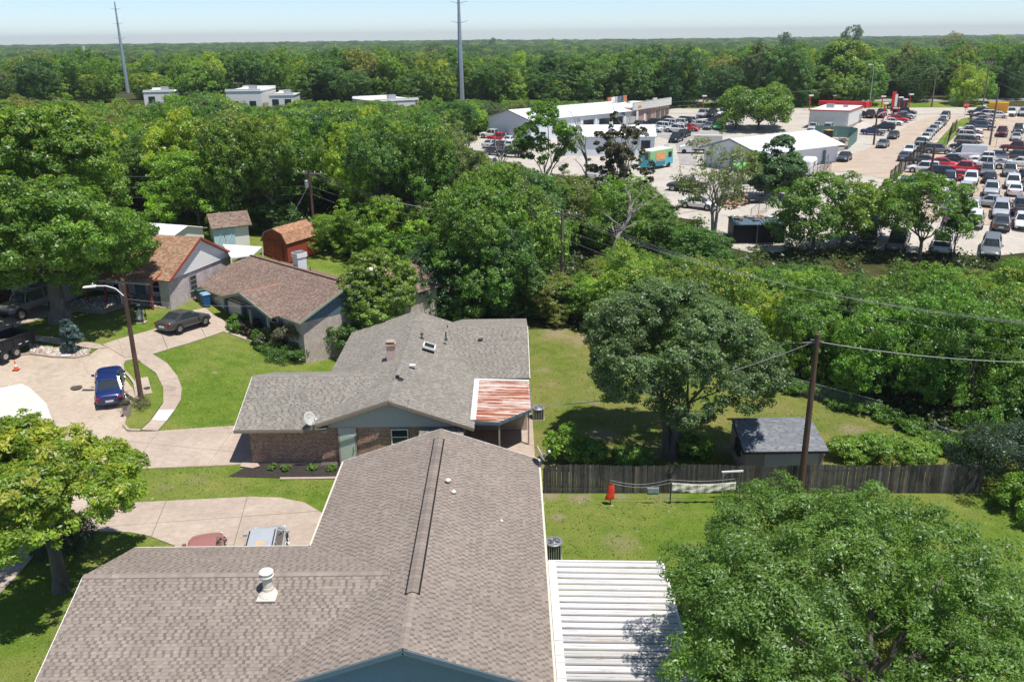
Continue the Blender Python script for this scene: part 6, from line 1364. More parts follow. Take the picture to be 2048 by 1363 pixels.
def porta():
    p = GP(1907, 208); T = thing('portable_toilet', 'grey blue portable toilet on the verge', 'portable toilet', p, rad(-25))
    w = 1.15; h = 2.9
    MB().add([(-w, -w, 0), (w, -w, 0), (w, w, 0), (-w, w, 0), (-w*.92, -w*.92, h), (w*.92, -w*.92, h), (w*.92, w*.92, h), (-w*.92, w*.92, h)], [(0, 1, 5, 4), (1, 2, 6, 5), (2, 3, 7, 6), (3, 0, 4, 7), (0, 3, 2, 1)]).build('cabin', M['portagrey'], T)
    MB().add([(-w, -w, h), (w, -w, h), (w, w, h), (-w, w, h), (-w*.7, -w*.7, h+.35), (w*.7, -w*.7, h+.35), (w*.7, w*.7, h+.35), (-w*.7, w*.7, h+.35)], [(0, 1, 5, 4), (1, 2, 6, 5), (2, 3, 7, 6), (3, 0, 4, 7), (4, 5, 6, 7)]).build('roof', M['offwhite'], T)
    MB().box((0, -w*.985, 1.3), (1.3, .05, 2.3)).build('door', M['portagrey'], T); MB().box((0, -w*.97, 2.6), (1.2, .04, .25)).build('vent', M['white'], T)
porta()
def tallsign(px, py, top, label, face, w, h, mat='redsign', postmat='redsign', off=0):
    p = GP(px, py); H = hgt(p, top); T = thing('pole_sign', label, 'sign', p)
    MB().tube([(0, 0, 0), (0, 0, H)], .14, 8).build('post', M[postmat], T); f = MB().box((off, -.16, H-h/2), (w, .3, h)).build('sign_face', M[face], T); return T, H
T, H = tallsign(1783, 232, 183, 'tall narrow red and white sign among the red lamp posts', 'redsign', .9, 3.6); MB().box((.5, -.16, H-2.0), (.6, .34, 2.8)).build('white_panel', M['white'], T)
T, H = tallsign(731, 196, 174, 'white sign board on a yellow pole in the left distance', 'white', 2.4, 1.5, postmat='yellow'); MB().box((0, -.34, H-.55), (1.7, .02, .18)).build('lettering_line', M['blackmetal'], T); MB().box((0, -.34, H-.9), (1.9, .02, .22)).build('lettering_line', M['blackmetal'], T)
T, H = tallsign(283, 190, 164, 'pink and white sign board in the far left', 'white', 2.0, 2.0, postmat='blackmetal'); MB().box((0, -.34, H-1.0), (1.7, .02, 1.2)).build('panel', plain('pink print', (.6, .15, .35), .5), T)
for px, py, top, lb, red in ((1405, 232, 193, 'red lamp post beside the silver pickup', 1), (1765, 250, 208, 'red lamp post with twin white heads by the white coupe', 1), (1795, 236, 196, 'red post right of the tall red sign', 1), (1806, 226, 200, 'thin red lamp post by the main road', 1), (1816, 227, 190, 'red lamp post farthest right by the main road', 1), (1618, 222, 192, 'red lamp post left of the small shop', 1), (1666, 214, 192, 'red lamp post behind the small shop', 1), (1762, 221, 194, 'red lamp post left of the tall red sign', 1)):
    p = GP(px, py); H = hgt(p, top); T = thing('lamp_post', lb, 'lamp post', p); MB().tube([(0, 0, 0), (0, 0, H)], .12, 8).build('post', M['redsign'], T)
    MB().box((.2, 0, H+.1), (1.1, .6, .3)).build('lamp_head', M['white'], T, bevel=.06)
# scrap yard machine, tyres, logs, black sheds
def scrap():
    p = GP(1653, 293); T = thing('skid_loader', 'small yellow and black loader in the scrap yard', 'loader', p, rad(200))
    MB().box((0, 0, 1.0), (2.6, 1.5, .9)).build('body', M['yellow'], T, bevel=.1); MB().box((-.1, 0, 2.2), (1.1, 1.2, 1.6)).build('cab', M['black'], T); MB().box((-.1, 0, 3.05), (1.3, 1.4, .1)).build('cab_roof', M['yellow'], T)
    for x in (-.9, .9):
        for s in (-1, 1): MB().lathe((x, s*.9, .5), [(.4, -.18), (.5, -.12), (.5, .12), (.4, .18)], 16, axis='Y').build('wheel', M['tyre'], T)
    MB().box((1.9, 0, .5), (.7, 1.7, .6)).build('bucket', M['blackmetal'], T)
    rnd = random.Random(9); mb = MB()
    for i in range(90):
        q = GP(rnd.uniform(1592, 1690), rnd.uniform(283, 296)); l = rnd.uniform(.4, 1.6); a = rnd.uniform(0, 3.14); z = q.z+rnd.uniform(.1, .7)
        mb.beam((q.x-l*math.cos(a)/2, q.y-l*math.sin(a)/2, z), (q.x+l*math.cos(a)/2, q.y+l*math.sin(a)/2, z+rnd.uniform(-.2, .3)), rnd.uniform(.08, .5), rnd.uniform(.05, .35), col=rnd.choice([(.2, .12, .07), (.1, .09, .08), (.35, .3, .25), (.05, .05, .05), (.25, .1, .06)]))
    tag(mb.build('scrap_heap', attrmat('scrap'), None, 'stuff'), 'jumbled scrap metal and timber along the green fence', 'scrap')
    for i, (px, py, lb) in enumerate(((1641, 290, 'black tyre leaning left of the loader'), (1668, 292, 'black tyre right of the loader'))):
        q = GP(px, py); tag(MB().lathe((q.x, q.y, q.z+.55), [(.3, -.12), (.55, -.15), (.55, .15), (.3, .12)], 18, axis='Y').build('tyre', M['tyre']), lb, 'tyre', 'tyres in the scrap yard')
    q = GP(1614, 288); U_ = thing('parasol', 'closed green parasol in the scrap yard', 'parasol', q); MB().tube([(0, 0, 0), (0, 0, 1.4)], .05, 6).build('pole', M['galv'], U_); MB().tube([(0, 0, .9), (0, 0, 2.0), (0, 0, 3.0)], [.4, .28, .03], 8).build('canopy', plain('parasol green', (.01, .16, .10), .7), U_)
    # firewood by the alley
    for i in range(60):
        q = GP(rnd.uniform(1448, 1492), rnd.uniform(396, 418)); a = rnd.uniform(0, 6.28); l = .5; z = q.z+rnd.uniform(.1, .8)
        o = MB().tube([(q.x-l*math.cos(a)/2, q.y-l*math.sin(a)/2, z), (q.x+l*math.cos(a)/2, q.y+l*math.sin(a)/2, z+rnd.uniform(-.15, .15))], rnd.uniform(.12, .22), 7).build('log', plain('cut log %d' % (i % 3), ((.45, .28, .16), (.30, .20, .13), (.22, .15, .10))[i % 3], .9) if i < 3 else None)
        if i < 3: LOGM.append(o.data.materials[0])
        else: o.data.materials.clear(); o.data.materials.append(LOGM[i % 3])
        tag(o, 'brown cut log in the heap below the fence beside the alley', 'log', 'logs heaped beside the alley')
    # black open sheds
    for px, w, lb in ((1489, 2.6, 'left black open fronted shelter with junk on its roof'), (1540, 3.2, 'right black open fronted shelter with junk on its roof')):
        q = GP(px, 488); S = thing('storage_shelter', lb, 'shelter', q, rad(0)); d = 2.4; h = 2.3
        for s in (-1, 1): MB().box((s*w/2, d/2, h/2), (.12, d, h)).build('side_wall', M['greysiding'] if s > 0 else M['black'], S)
        MB().box((0, d, h/2), (w, .1, h)).build('back_wall', M['black'], S)
        for i in range(10):
            x = -w/2-.2+(w+.4)*(i+.5)/10; mb = MB(); mb.add([(x-.14, -.5, h-.1), (x+.13, -.5, h-.1), (x+.13, d, h+.25), (x-.14, d, h+.25), (x-.14, -.5, h-.05), (x, -.5, h), (x+.13, -.5, h-.05), (x-.14, d, h+.3), (x, d, h+.35), (x+.13, d, h+.3)], [(3, 2, 1, 0), (4, 5, 8, 7), (5, 6, 9, 8), (0, 1, 6, 5, 4)]); mb.build('roof_sheet', M['bluegrey'], S)
        MB().box((0, d/2, .03), (w, d, .06)).build('floor', M['dark'], S); MB().box((0, .3, h/2), (w-.2, .05, h-.2)).build('interior_shade_sheet', M['dark'], S)  # floor and front sheet coloured dark: shade of the interior painted in
        for i in range(12):
            x = rnd.uniform(-w/2, w/2); tag(MB().box((0, 0, 0), (rnd.uniform(.3, .9), rnd.uniform(.2, .6), rnd.uniform(.1, .4)), Matrix.Translation((q.x+x, q.y+rnd.uniform(.8, 2.2), q.z+h+.35)) @ Matrix.Rotation(rnd.uniform(-.5, .5), 4, 'X') @ Matrix.Rotation(rnd.uniform(0, 3), 4, 'Z')).build('board', (M['tanwall'], M['galv'], M['offwhite'], LOGM[0])[i % 4]), 'loose piece of timber or metal on a black shelter roof', 'junk', 'junk on the black shelter roofs')
    q = GP(1440, 470)
    for i in range(8):
        a = GP(1446+i*3, 470+i*2); tag(MB().beam((a.x, a.y, a.z+.2+i*.06), (a.x+2.6, a.y+2.4, a.z+.25+i*.06), .3, .08).build('plank', (M['tanwall'], M['offwhite'], M['greysiding'])[i % 3]), ('lowest', 'second', 'third', 'fourth', 'fifth', 'sixth', 'seventh', 'topmost')[i]+' pale plank in the stack left of the black shelters', 'plank', 'planks left of the shelters')
    q = GP(1437, 398); K = thing('utility_trailer', 'black high sided cage trailer beside the alley fence', 'trailer', GP(1520, 405)+Vector((-2, 0, 0)), rad(5))
    MB().box((0, 0, .7), (5.5, 2.2, .1)).build('deck', M['black'], K)
    for i in range(14): 
        for s in (-1, 1): MB().beam((-2.7+i*.415, s*1.1, .7), (-2.7+i*.415, s*1.1, 1.9), .05, .05).build('bar', M['blackmetal'], K)
    for s in (-1, 1): MB().beam((-2.75, s*1.1, 1.9), (2.75, s*1.1, 1.9), .07, .07).build('rail', M['blackmetal'], K); MB().lathe((0, s*1.2, .4), [(.35, -.1), (.4, .1)], 14, axis='Y').build('wheel', M['tyre'], K)
    G_ = GP(1500, 372); K2 = thing('tarp_canopy', 'bright green tarpaulin canopy behind the bare tree', 'tarpaulin', G_+Vector((2, 3, 0)), rad(20))
    MB().poly([(-4, -1.5, 2.3), (4.5, -2, 2.2), (4, 2, 2.9), (-3.5, 2, 2.7)], .04).build('tarp', M['lime'], K2)
    for x, y in ((-3.8, -1.4), (4.2, -1.8), (3.8, 1.8), (-3.3, 1.8)): MB().beam((x, y, 0), (x, y, 2.5), .07, .07).build('post', M['galv'], K2)
    for px, py, lb, hd_ in ((1560, 350, 'white camper trailer behind the round dark tree', 40), (1612, 352, 'small white box trailer at the end of the green fence', 60)):
        q = GP(px, py); K3 = thing('camper_trailer', lb, 'trailer', q, rad(hd_)); MB().box((0, 0, 1.6), (4.6, 2.1, 2.2)).build('body', M['white'], K3, bevel=.35); MB().box((0, -1.06, 1.9), (1.2, .03, .6)).build('window', M['glass'], K3)
        for s in (-1, 1): MB().lathe((0, s*.95, .35), [(.3, -.1), (.35, .1)], 14, axis='Y').build('wheel', M['tyre'], K3)
LOGM = []
scrap()
# far left commercial roofs glimpsed over the wood
BLD = []
def slabb(a, b, dp, h, label, roof='white', wall='offwhite', band=None):
    A = GP(*a); B = GP(*b); d = Vector((B.x-A.x, B.y-A.y, 0)); T = thing('commercial_building', label, 'building', (A.x, A.y, terr(A.x, A.y)), math.atan2(d.y, d.x)); Ln = d.length; BLD.append((A.x-3, A.x+Ln+3, A.y-3, A.y+dp+3))
    MB().box((Ln/2, dp/2, h/2-.3), (Ln, dp, h+.6)).build('wall', M[wall], T); MB().box((Ln/2, dp/2, h+.06), (Ln+.3, dp+.3, .14)).build('roof', M[roof], T)
    MB().beam((0, 0, h+.3), (Ln, 0, h+.3), .2, .5).build('parapet', M[band or wall], T); MB().beam((0, dp, h+.3), (Ln, dp, h+.3), .2, .5).build('parapet', M[band or wall], T)
    n = max(2, int(Ln/3.5))
    for i in range(n): MB().box(((i+.5)*Ln/n, -.05, 1.5), (1.6, .06, 1.6)).build('window', M['glass'], T)
    MB().box((Ln*.6, dp*.4, h+.6), (1.8, 1.4, 1.0)).build('roof_air_unit', M['galv'], T)
slabb((290, 212), (352, 210), 12, 3.4, 'long white flat roofed store at the far left', 'white', 'white'); slabb((455, 222), (525, 221), 16, 4.6, 'large white block of a store behind the left woods', 'white', 'white'); slabb((540, 218), (590, 217), 14, 3.2, 'white store with grey roof right of the large white block', 'white', 'white')
slabb((752, 236), (838, 234), 14, 3.6, 'white roofed store in a gap of the middle woods', 'white', 'offwhite', 'white'); slabb((15, 178), (40, 176), 10, 6, 'small white house at the far left edge', 'white', 'white')
for i, (px, py, lb, wm, pl) in enumerate(((1655, 128, 'tan roofed house in the wood beyond the main road', 'tanwall', PAL_A), (1543, 170, 'orange brick house behind the tall pole', 'brickred', PAL_D), (800, 126, 'white house far off in the middle wood', 'white', PAL_S), (2010, 160, 'blue house among trees at the far right', 'bluesiding', PAL_B), (1090, 186, 'brown roofed house left of the metal garage building', 'tanwall', PAL_A))):
    p = GP(px, py+14); simple_house('house', lb, p, rad(-8+i*5), 11, 8, 3.2, 5.4, M[wm], None, M['tanwall'] if pl != PAL_S else M['white'])
# ------------------------------------------------------------------ trees
NPR = np.random.RandomState
def unit(v): return v/np.maximum(1e-6, np.linalg.norm(v, axis=-1, keepdims=True))
def crown_mesh(name, seed, R, Hh, lobes, leaves, leaf, c0, c1, tip=None, mat='leaf', spread=.62, lobr=(.28, .46), clump=.34, sub=14, flat=.0, droop=.15, aspect=.5, tipamt=.25, bottom=-.75, ragged=.0):
    """leaf cards gathered on twig clumps, twig clumps gathered on limb lobes, lobes spread over an ellipsoid R x Hh centred on 0"""
    r = NPR(seed)
    d = unit(r.normal(size=(lobes*3, 3))); d = d[d[:, 2] > bottom][:lobes]; n = len(d)
    L_ = d*np.array([R, R, Hh])*(spread*r.uniform(.75, 1.12, (n, 1))); L_[0] *= .15
    lr = r.uniform(*lobr, n)*R
    # twig clumps
    K = sub; cd_ = unit(r.normal(size=(n, K, 3))+.75*unit(L_+1e-3)[:, None, :]+np.array([0, 0, .25])); sz = np.array([1, 1, min(1.15, max(.6, Hh/R))])
    S = (L_[:, None, :]+cd_*lr[:, None, None]*r.uniform(.70, 1.12+ragged, (n, K, 1))*sz).reshape(-1, 3); sd = cd_.reshape(-1, 3); sr = np.repeat(lr, K)*clump*r.uniform(.6, 1.3, n*K)
    ctone = np.repeat(r.uniform(.82, 1.15, n), K)*r.uniform(.75, 1.25, n*K)
    w = sr**2; pick = r.choice(len(S), leaves, p=w/w.sum())
    off = unit(r.normal(size=(leaves, 3))+sd[pick]*.7+np.array([0, 0, .25]))*(r.uniform(.1, 1, (leaves, 1))**.45)
    P = S[pick]+off*sr[pick][:, None]*np.array([1.15, 1.15, .8])
    nrm = unit(off*.7+sd[pick]*.35+np.array([0, 0, .55])+r.normal(size=(leaves, 3))*.55)
    tx = unit(np.cross(nrm, r.normal(size=(leaves, 3)))+off*.4); tx = unit(tx-nrm*(tx*nrm).sum(1, keepdims=True)); ty = np.cross(nrm, tx)
    ls = leaf*r.uniform(.6, 1.35, (leaves, 1)); v = np.empty((leaves, 4, 3), np.float32)
    v[:, 0] = P-tx*ls*.5; v[:, 1] = P+ty*ls*aspect*.5-nrm*ls*droop; v[:, 2] = P+tx*ls*.5-nrm*ls*droop*.5; v[:, 3] = P-ty*ls*aspect*.5-nrm*ls*droop
    t = r.uniform(0, 1, (leaves, 1)); col = np.array(c0)*(1-t)+np.array(c1)*t
    if tip is not None:
        hgt_ = np.clip((P[:, 2]/Hh+.3)*.9, 0, 1); m = (r.uniform(0, 1, leaves) < tipamt*hgt_*(ctone[pick] > 1.0)*1.8+tipamt*.15*hgt_)[:, None]; col = np.where(m, np.array(tip)*r.uniform(.7, 1.2, (leaves, 1)), col)
    col = col*ctone[pick][:, None]*r.uniform(.8, 1.2, (leaves, 1))*np.array([1.06, 1.04, 1.25])
    me = bpy.data.meshes.new(name); me.vertices.add(leaves*4); me.vertices.foreach_set('co', v.ravel())
    me.loops.add(leaves*4); me.loops.foreach_set('vertex_index', np.arange(leaves*4, dtype=np.int32)); me.polygons.add(leaves)
    me.polygons.foreach_set('loop_start', np.arange(0, leaves*4, 4, dtype=np.int32)); me.polygons.foreach_set('loop_total', np.full(leaves, 4, np.int32))
    a = me.color_attributes.new('col', 'FLOAT_COLOR', 'POINT'); ca = np.ones((leaves, 4, 4), np.float32); ca[..., :3] = col[:, None, :]; a.data.foreach_set('color', ca.ravel())
    me.materials.append(M[mat]); me.update(); me.validate()
    return me, L_, lr
def branch_pts(a, b, rnd, n=5, wob=.12, arch=.1):
    a = Vector(a); b = Vector(b); Lg = (b-a).length; out = []
    for i in range(n+1):
        t = i/n; p = a.lerp(b, t); p.z += arch*Lg*math.sin(math.pi*t)*.5
        if 0 < i < n: p += Vector((rnd.uniform(-1, 1), rnd.uniform(-1, 1), rnd.uniform(-.5, .5)))*wob*Lg*.3
        out.append(p)
    return out
def trunk_mesh(name, seed, top, lobes, tr, base_flare=1.5, nb=7, mat='bark', lean=(0, 0), fork=None, multi=1, twigs=0):
    """tapered trunk from the ground to the crown with limbs reaching into the lobes"""
    rnd = random.Random(seed); mb = MB(); fork = fork or top*.45
    stems = []
    for m in range(multi):
        bx = (0, 0) if multi == 1 else (rnd.uniform(-.25, .25), rnd.uniform(-.15, .15)); tx_ = (lean[0]*.5, lean[1]*.5) if multi == 1 else ((m-(multi-1)/2)*.55+bx[0], rnd.uniform(-.5, .5))
        k = 1/math.sqrt(multi)*1.1 if multi > 1 else 1
        mb.tube([(bx[0], bx[1], -.4), (bx[0], bx[1], 0), (bx[0]+(tx_[0]-bx[0])*.15, bx[1]+(tx_[1]-bx[1])*.15, fork*.25), (tx_[0]*.6+bx[0]*.4, tx_[1]*.6+bx[1]*.4, fork*.65), (tx_[0], tx_[1], fork)], [tr*base_flare*k, tr*base_flare*.9*k, tr*1.02*k, tr*.9*k, tr*.8*k], 10)
        stems.append(Vector((tx_[0], tx_[1], fork)))
    idx = list(range(len(lobes))); rnd.shuffle(idx)
    for j, i in enumerate(idx[:nb]):
        s = stems[j % len(stems)]; e = Vector(lobes[i]); pts = branch_pts(s-Vector((0, 0, fork*.12*(j % 3))), e, rnd, 5, .15, -.05)
        r0 = tr*(.55 if j < 4 else .4)/math.sqrt(multi); mb.tube(pts, [r0*(1-.82*i_/5) for i_ in range(6)], 7)
        for q in range(2+twigs):
            p0 = pts[rnd.choice((2, 3, 4))]; d = (e-s).normalized(); dr = Vector((rnd.uniform(-1, 1), rnd.uniform(-1, 1), rnd.uniform(-.1, 1))).normalized(); p1 = p0+(d+dr).normalized()*((e-s).length*rnd.uniform(.25, .5)); mb.tube(branch_pts(p0, p1, rnd, 3, .15, 0), [r0*.35, r0*.25, r0*.16, r0*.05], 5)
            if twigs:
                for w_ in range(3):
                    p2 = p1+Vector((rnd.uniform(-1, 1), rnd.uniform(-1, 1), rnd.uniform(0, 1)))*.7; mb.tube([p0.lerp(p1, .6+.1*w_), p2], [r0*.12, r0*.03], 4)
    me = mb.mesh(name, M[mat], True); return me
def tree(label, p, top, R, Hh, seed, leaves, leaf, c0, c1, tr=.25, name='tree', group=None, cz=None, lean=(0, 0), cat='tree', kw=None, tkw=None, crownoff=(0, 0)):
    T = thing(name, label, cat, p, 0, group); kw = kw or {}; tkw = tkw or {}
    me, Lb, lr = crown_mesh(name+'_crown', seed, R, Hh, kw.pop('lobes', 16), leaves, leaf, c0, c1, **kw)
    cz = cz if cz is not None else top-Hh
    o = mesh_obj('crown', me, T); o.location = (crownoff[0], crownoff[1], cz)
    tm = trunk_mesh(name+'_trunk', seed, cz, [Vector(l)+Vector((crownoff[0], crownoff[1], cz)) for l in Lb], tr, **tkw); mesh_obj('trunk', tm, T)
    return T
GA, GB = (0.113, 0.237, 0.026), (0.173, 0.32, 0.038)
BR, BR2 = (0.179, 0.326, 0.028), (0.269, 0.429, 0.046)
DK, DK2 = (0.07, 0.16, 0.036), (0.109, 0.218, 0.051)
OL, OL2 = (0.16, 0.211, 0.049), (0.218, 0.269, 0.07)
YT = (.30, .34, .04)
# hero trees
p = GZ(1740, 1200, 5.0); tree('large dense green oak filling the lower right corner', (p.x+.2, p.y-.6, 0), 8.0, 8.4, 4.4, 101, 230000, .15, (.125, .245, .028), (.19, .34, .05), .4, kw=dict(lobes=34, sub=62, clump=.17, lobr=(.22, .36), spread=.80, tip=(.15, .23, .04), tipamt=.3, aspect=.42), tkw=dict(nb=16), cz=3.6)
p = GP(125, 1178); tree('bright yellow green tree in the front lawn at the left edge', p, 9.4, 4.05, 2.4, 102, 62000, .21, (.19, .31, .022), (.29, .43, .036), .34, kw=dict(lobes=26, sub=40, clump=.24, lobr=(.24, .4), spread=.76, tip=(.38, .40, .04), tipamt=.4, aspect=.45, ragged=.2, bottom=-.5), tkw=dict(nb=10, base_flare=1.6), cz=5.6, crownoff=(-.35, .2))
p = GP(122, 642); tree('huge spreading pecan tree towering over the tan roofed house', p, 17.2, 8.9, 6.7, 103, 190000, .27, (.12, .245, .024), (.19, .34, .034), .62, kw=dict(lobes=50, sub=56, clump=.20, lobr=(.22, .38), spread=.82, bottom=-.9, tip=(.24, .32, .03), tipamt=.3), tkw=dict(nb=12, base_flare=1.9, fork=4.0), cz=9.3, crownoff=(-1.6, 1.0))
p = GP(1338, 914); tree('multi stemmed dark green tree in the middle of the back yard', p, 11.0, 5.5, 4.1, 104, 135000, .16, (.115, .195, .05), (.165, .25, .075), .42, kw=dict(lobes=38, sub=50, clump=.22, lobr=(.22, .36), spread=.80, aspect=.6, bottom=-.6), tkw=dict(nb=14, multi=4, fork=3.4), cz=6.7, crownoff=(.5, .8))
p = GP(748, 700); tree('bright young tree between the brown and grey roofed houses', (p.x+.7, p.y+.2, p.z), 8.6, 2.7, 3.4, 105, 48000, .19, (.17, .28, .03), (.24, .37, .045), .2, kw=dict(lobes=30, sub=40, clump=.27, lobr=(.26, .42), spread=.76, tip=(.26, .32, .05), tipamt=.3, ragged=.3), tkw=dict(nb=9), cz=4.9)
p = GP(1548, 395); tree('round dark green tree in the trailer yard by the metal workshop', (p.x, p.y, p.z), 10.0, 3.6, 3.8, 106, 26000, .38, DK, DK2, .3, kw=dict(lobes=20, sub=14, clump=.42), cz=hgt(p, 335))
p = GP(1625, 505); tree('airy bright tree at the alley end left of its taller neighbour', p, 7.4, 3.4, 3.3, 107, 13000, .32, (.12, .235, .024), (.18, .31, .036), .2, kw=dict(lobes=18, sub=14, clump=.45, spread=.85, ragged=.3), cz=hgt(p, 425))
p = GP(1690, 500); tree('airy yellow green tree at the alley end', (p.x, p.y+1, p.z), 8, 3.1, 3.6, 108, 11000, .32, (.16, .26, .024), (.24, .35, .04), .2, kw=dict(lobes=16, sub=14, clump=.45, spread=.85, ragged=.35), cz=hgt(p, 425))
p = GP(1838, 520); tree('leafy tree standing before the car lot with cars behind it', p, 8, 3.5, 3.1, 109, 13000, .3, (.12, .23, .024), (.18, .31, .036), .2, kw=dict(lobes=18, sub=14, clump=.46, spread=.85, ragged=.35), cz=hgt(p, 425))
p = GP(1790, 480); tree('small bright tree left of the leafy tree before the car lot', p, 8.2, 2.0, 2.2, 110, 6000, .3, (.12, .23, .024), (.18, .31, .036), .14, kw=dict(lobes=12, sub=12, clump=.46, ragged=.3), cz=hgt(p, 400))
p = GP(1905, 520); tree('thin leaning sapling with a bare stem right of the leafy tree', p, 6.0, 1.4, 1.2, 111, 3500, .3, (.075, .155, .02), (.12, .2, .03), .09, kw=dict(lobes=9, sub=10, clump=.5, ragged=.3), cz=4.4, crownoff=(.5, 0))
p = GP(1425, 492); tree('half bare grey stemmed tree beside the alley', p, 11.0, 3.3, 2.8, 112, 5500, .28, OL, OL2, .24, kw=dict(lobes=20, sub=14, clump=.4, spread=.9, ragged=.3), tkw=dict(nb=18, mat='deadwood', fork=4.6, twigs=5, multi=2), cz=7.6)
p = GP(1545, 275); tree('wide bright green tree behind the metal workshop', (p.x, p.y+11, p.z), 9.6, 7.2, 4.6, 113, 30000, .5, (.13, .24, .024), (.19, .32, .036), .3, kw=dict(lobes=26, sub=14, clump=.42), cz=5.2)
p = GP(1690, 206); tree('large round bright green tree beyond the main road', (p.x, p.y+1, p.z), 15.5, 8.2, 6.4, 114, 36000, .6, (.12, .25, .024), (.18, .33, .034), .5, kw=dict(lobes=30, sub=14, clump=.42, tip=YT, tipamt=.3), cz=8.6)
p = GP(1440, 300); tree('small sapling against the workshop gable', p, 7.6, 1.2, 2.9, 115, 3500, .34, GA, GB, .1, kw=dict(lobes=8, sub=8), cz=4.6)
p = GP(1238, 440); tree('olive brown ragged tree left of the food truck', p, 11.2, 3.0, 5.2, 116, 16000, .32, (.08, .075, .025), (.11, .11, .03), .2, kw=dict(lobes=20, sub=12, clump=.34, spread=.9, ragged=.4), tkw=dict(nb=12, mat='deadwood', twigs=2), cz=6.0)
p = GP(1105, 78+240); tree('tall ragged tree rising before the long metal building', (p.x-3, p.y-42, p.z-.5), 12.2, 3.4, 4.6, 117, 14000, .34, GA, BR, .2, kw=dict(lobes=18, sub=12, clump=.4, spread=.9, ragged=.35), cz=7.4)
p = GP(845, 448); tree('tree with a cream blossom crown in the woods behind the brown roof', (p.x+.6, p.y-8, p.z-.5), 7.6, 3.0, 3.2, 118, 16000, .3, (.34, .32, .15), (.12, .19, .05), .2, kw=dict(lobes=14, sub=14, clump=.4), cz=4.4)
def shrub(label, p, R, Hh, seed, n, leaf, c0, c1, group=None, name='shrub', cat='shrub', kw=None):
    T = thing(name, label, cat, p, 0, group); k = dict(lobes=12, sub=12, clump=.5, spread=.7, lobr=(.35, .55), bottom=-.3, **(kw or {}))
    me, Lb, lr = crown_mesh(name, seed, R, Hh, k.pop('lobes'), n, leaf, c0, c1, **k)
    o = mesh_obj('foliage', me, T); o.location = (0, 0, Hh*.75); mb = MB(); rnd = random.Random(seed)
    for i in range(6): e = Vector(Lb[i % len(Lb)])*.8+Vector((0, 0, Hh*.75)); mb.tube(branch_pts((rnd.uniform(-.1, .1), rnd.uniform(-.1, .1), -.1), e, rnd, 3), [.05, .04, .03, .01], 5)
    mb.build('stem', M['bark'], T); return T
p = GP(148, 734-26); 
# columnar blue green shrub at the kerb
T = thing('columnar_shrub', 'narrow blue green columnar shrub at the kerb', 'shrub', GP(146, 704)); me, _, _ = crown_mesh('columnar', 201, .55, 1.35, 14, 5200, .15, (.07, .13, .11), (.14, .22, .20), spread=.7, clump=.5, lobr=(.5, .8), bottom=-1); o = mesh_obj('foliage', me, T); o.location = (0, 0, 1.35)
MB().tube([(0, 0, -.2), (0, 0, .9)], .06, 6).build('stem', M['bark'], T)
q = GP(130, 1108); shrub('dark spiky shrub behind the trunk of the left front tree', q, 1.5, 1.2, 202, 12000, .22, (.035, .07, .035), (.07, .11, .06), kw=dict(aspect=.16))
q = GP(572, 703); shrub('big purple brown shrub mixed with green at the corner of the porch house', q, 1.9, 1.35, 203, 16000, .17, (.17, .13, .12), (.17, .22, .05), kw=dict(ragged=.3))
q = GP(618, 702); shrub('yellow green shrub beside the purple shrub', q, 1.0, 1.3, 204, 7000, .16, BR, BR2)
q = GP(545, 692); shrub('rounded green shrub left of the purple shrub', q, 1.2, .9, 205, 7000, .15, GA, BR)
for i, (px, py, r_, lb) in enumerate(((545, 700, 1.2, 'left end of the clipped green border below the porch house'), (570, 715, 1.5, 'middle of the clipped green border below the porch house'), (610, 705, 1.4, 'right part of the clipped green border below the porch house'), (645, 690, 1.2, 'upper right tip of the clipped green border'))):
    shrub(lb, GP(px, py), r_, .45, 210+i, 6000, .13, (.085, .18, .025), (.14, .25, .038), 'clipped border clumps', 'border_plant', 'plant')
q = GP(482, 662); shrub('green shrub against the porch house beside its walk', q, .9, .8, 206, 4500, .16, GA, GB); q = GP(512, 672); shrub('reddish brown shrub against the porch house', q, 1.0, .8, 207, 4500, .15, (.12, .05, .04), (.10, .12, .04))
q = GP(636, 674); shrub('small blue green bush by the tan brick wall', q, .6, .8, 208, 2500, .15, (.06, .11, .07), (.1, .16, .1))
q = GP(700, 668); shrub('tall dark hedge with brown top between the two houses', (q.x+.1, q.y+1.2, q.z), 1.7, 1.9, 209, 16000, .18, (.065, .14, .022), (.10, .19, .032), kw=dict(tip=(.30, .17, .09), tipamt=.5)); q = GP(690, 705); shrub('green hedge at the left side of the grey roofed house', (q.x, q.y-.4, q.z), 1.5, 1.7, 219, 13000, .17, (.075, .16, .022), (.11, .21, .032))
for i, (px, py, r_, h_, lb) in enumerate(((1130, 925, 1.0, 1.3, 'tall weedy shrub behind the left end of the picket fence'), (1180, 928, .9, .9, 'round bright shrub behind the picket fence left of the yard tree'), (1385, 915, 1.0, .9, 'bright shrub behind the picket fence right of the yard tree'), (1270, 926, 1.2, .5, 'low weeds behind the picket fence below the yard tree'), (1690, 915, 1.1, .8, 'weedy shrub right of the grey roofed shed'), (1760, 915, 1.4, .8, 'bright weeds behind the right half of the picket fence'), (1840, 920, 1.2, .6, 'low weeds near the right end of the picket fence'), (1930, 915, 1.3, .9, 'weeds with pale plumes near the right end of the picket fence'))):
    q = GP(px, py); shrub(lb, (q.x, max(q.y, 45.8), 0), r_, h_, 220+i, 5500, .17, BR if i % 2 == 0 else GA, BR2, 'weedy shrubs behind the picket fence')
q = GP(2010, 985); shrub('dark fine leaved shrub at the right end of the picket fence', (q.x+.4, q.y, 0), 2.6, 2.2, 230, 26000, .14, (.045, .085, .035), (.07, .12, .05), kw=dict(ragged=.2))
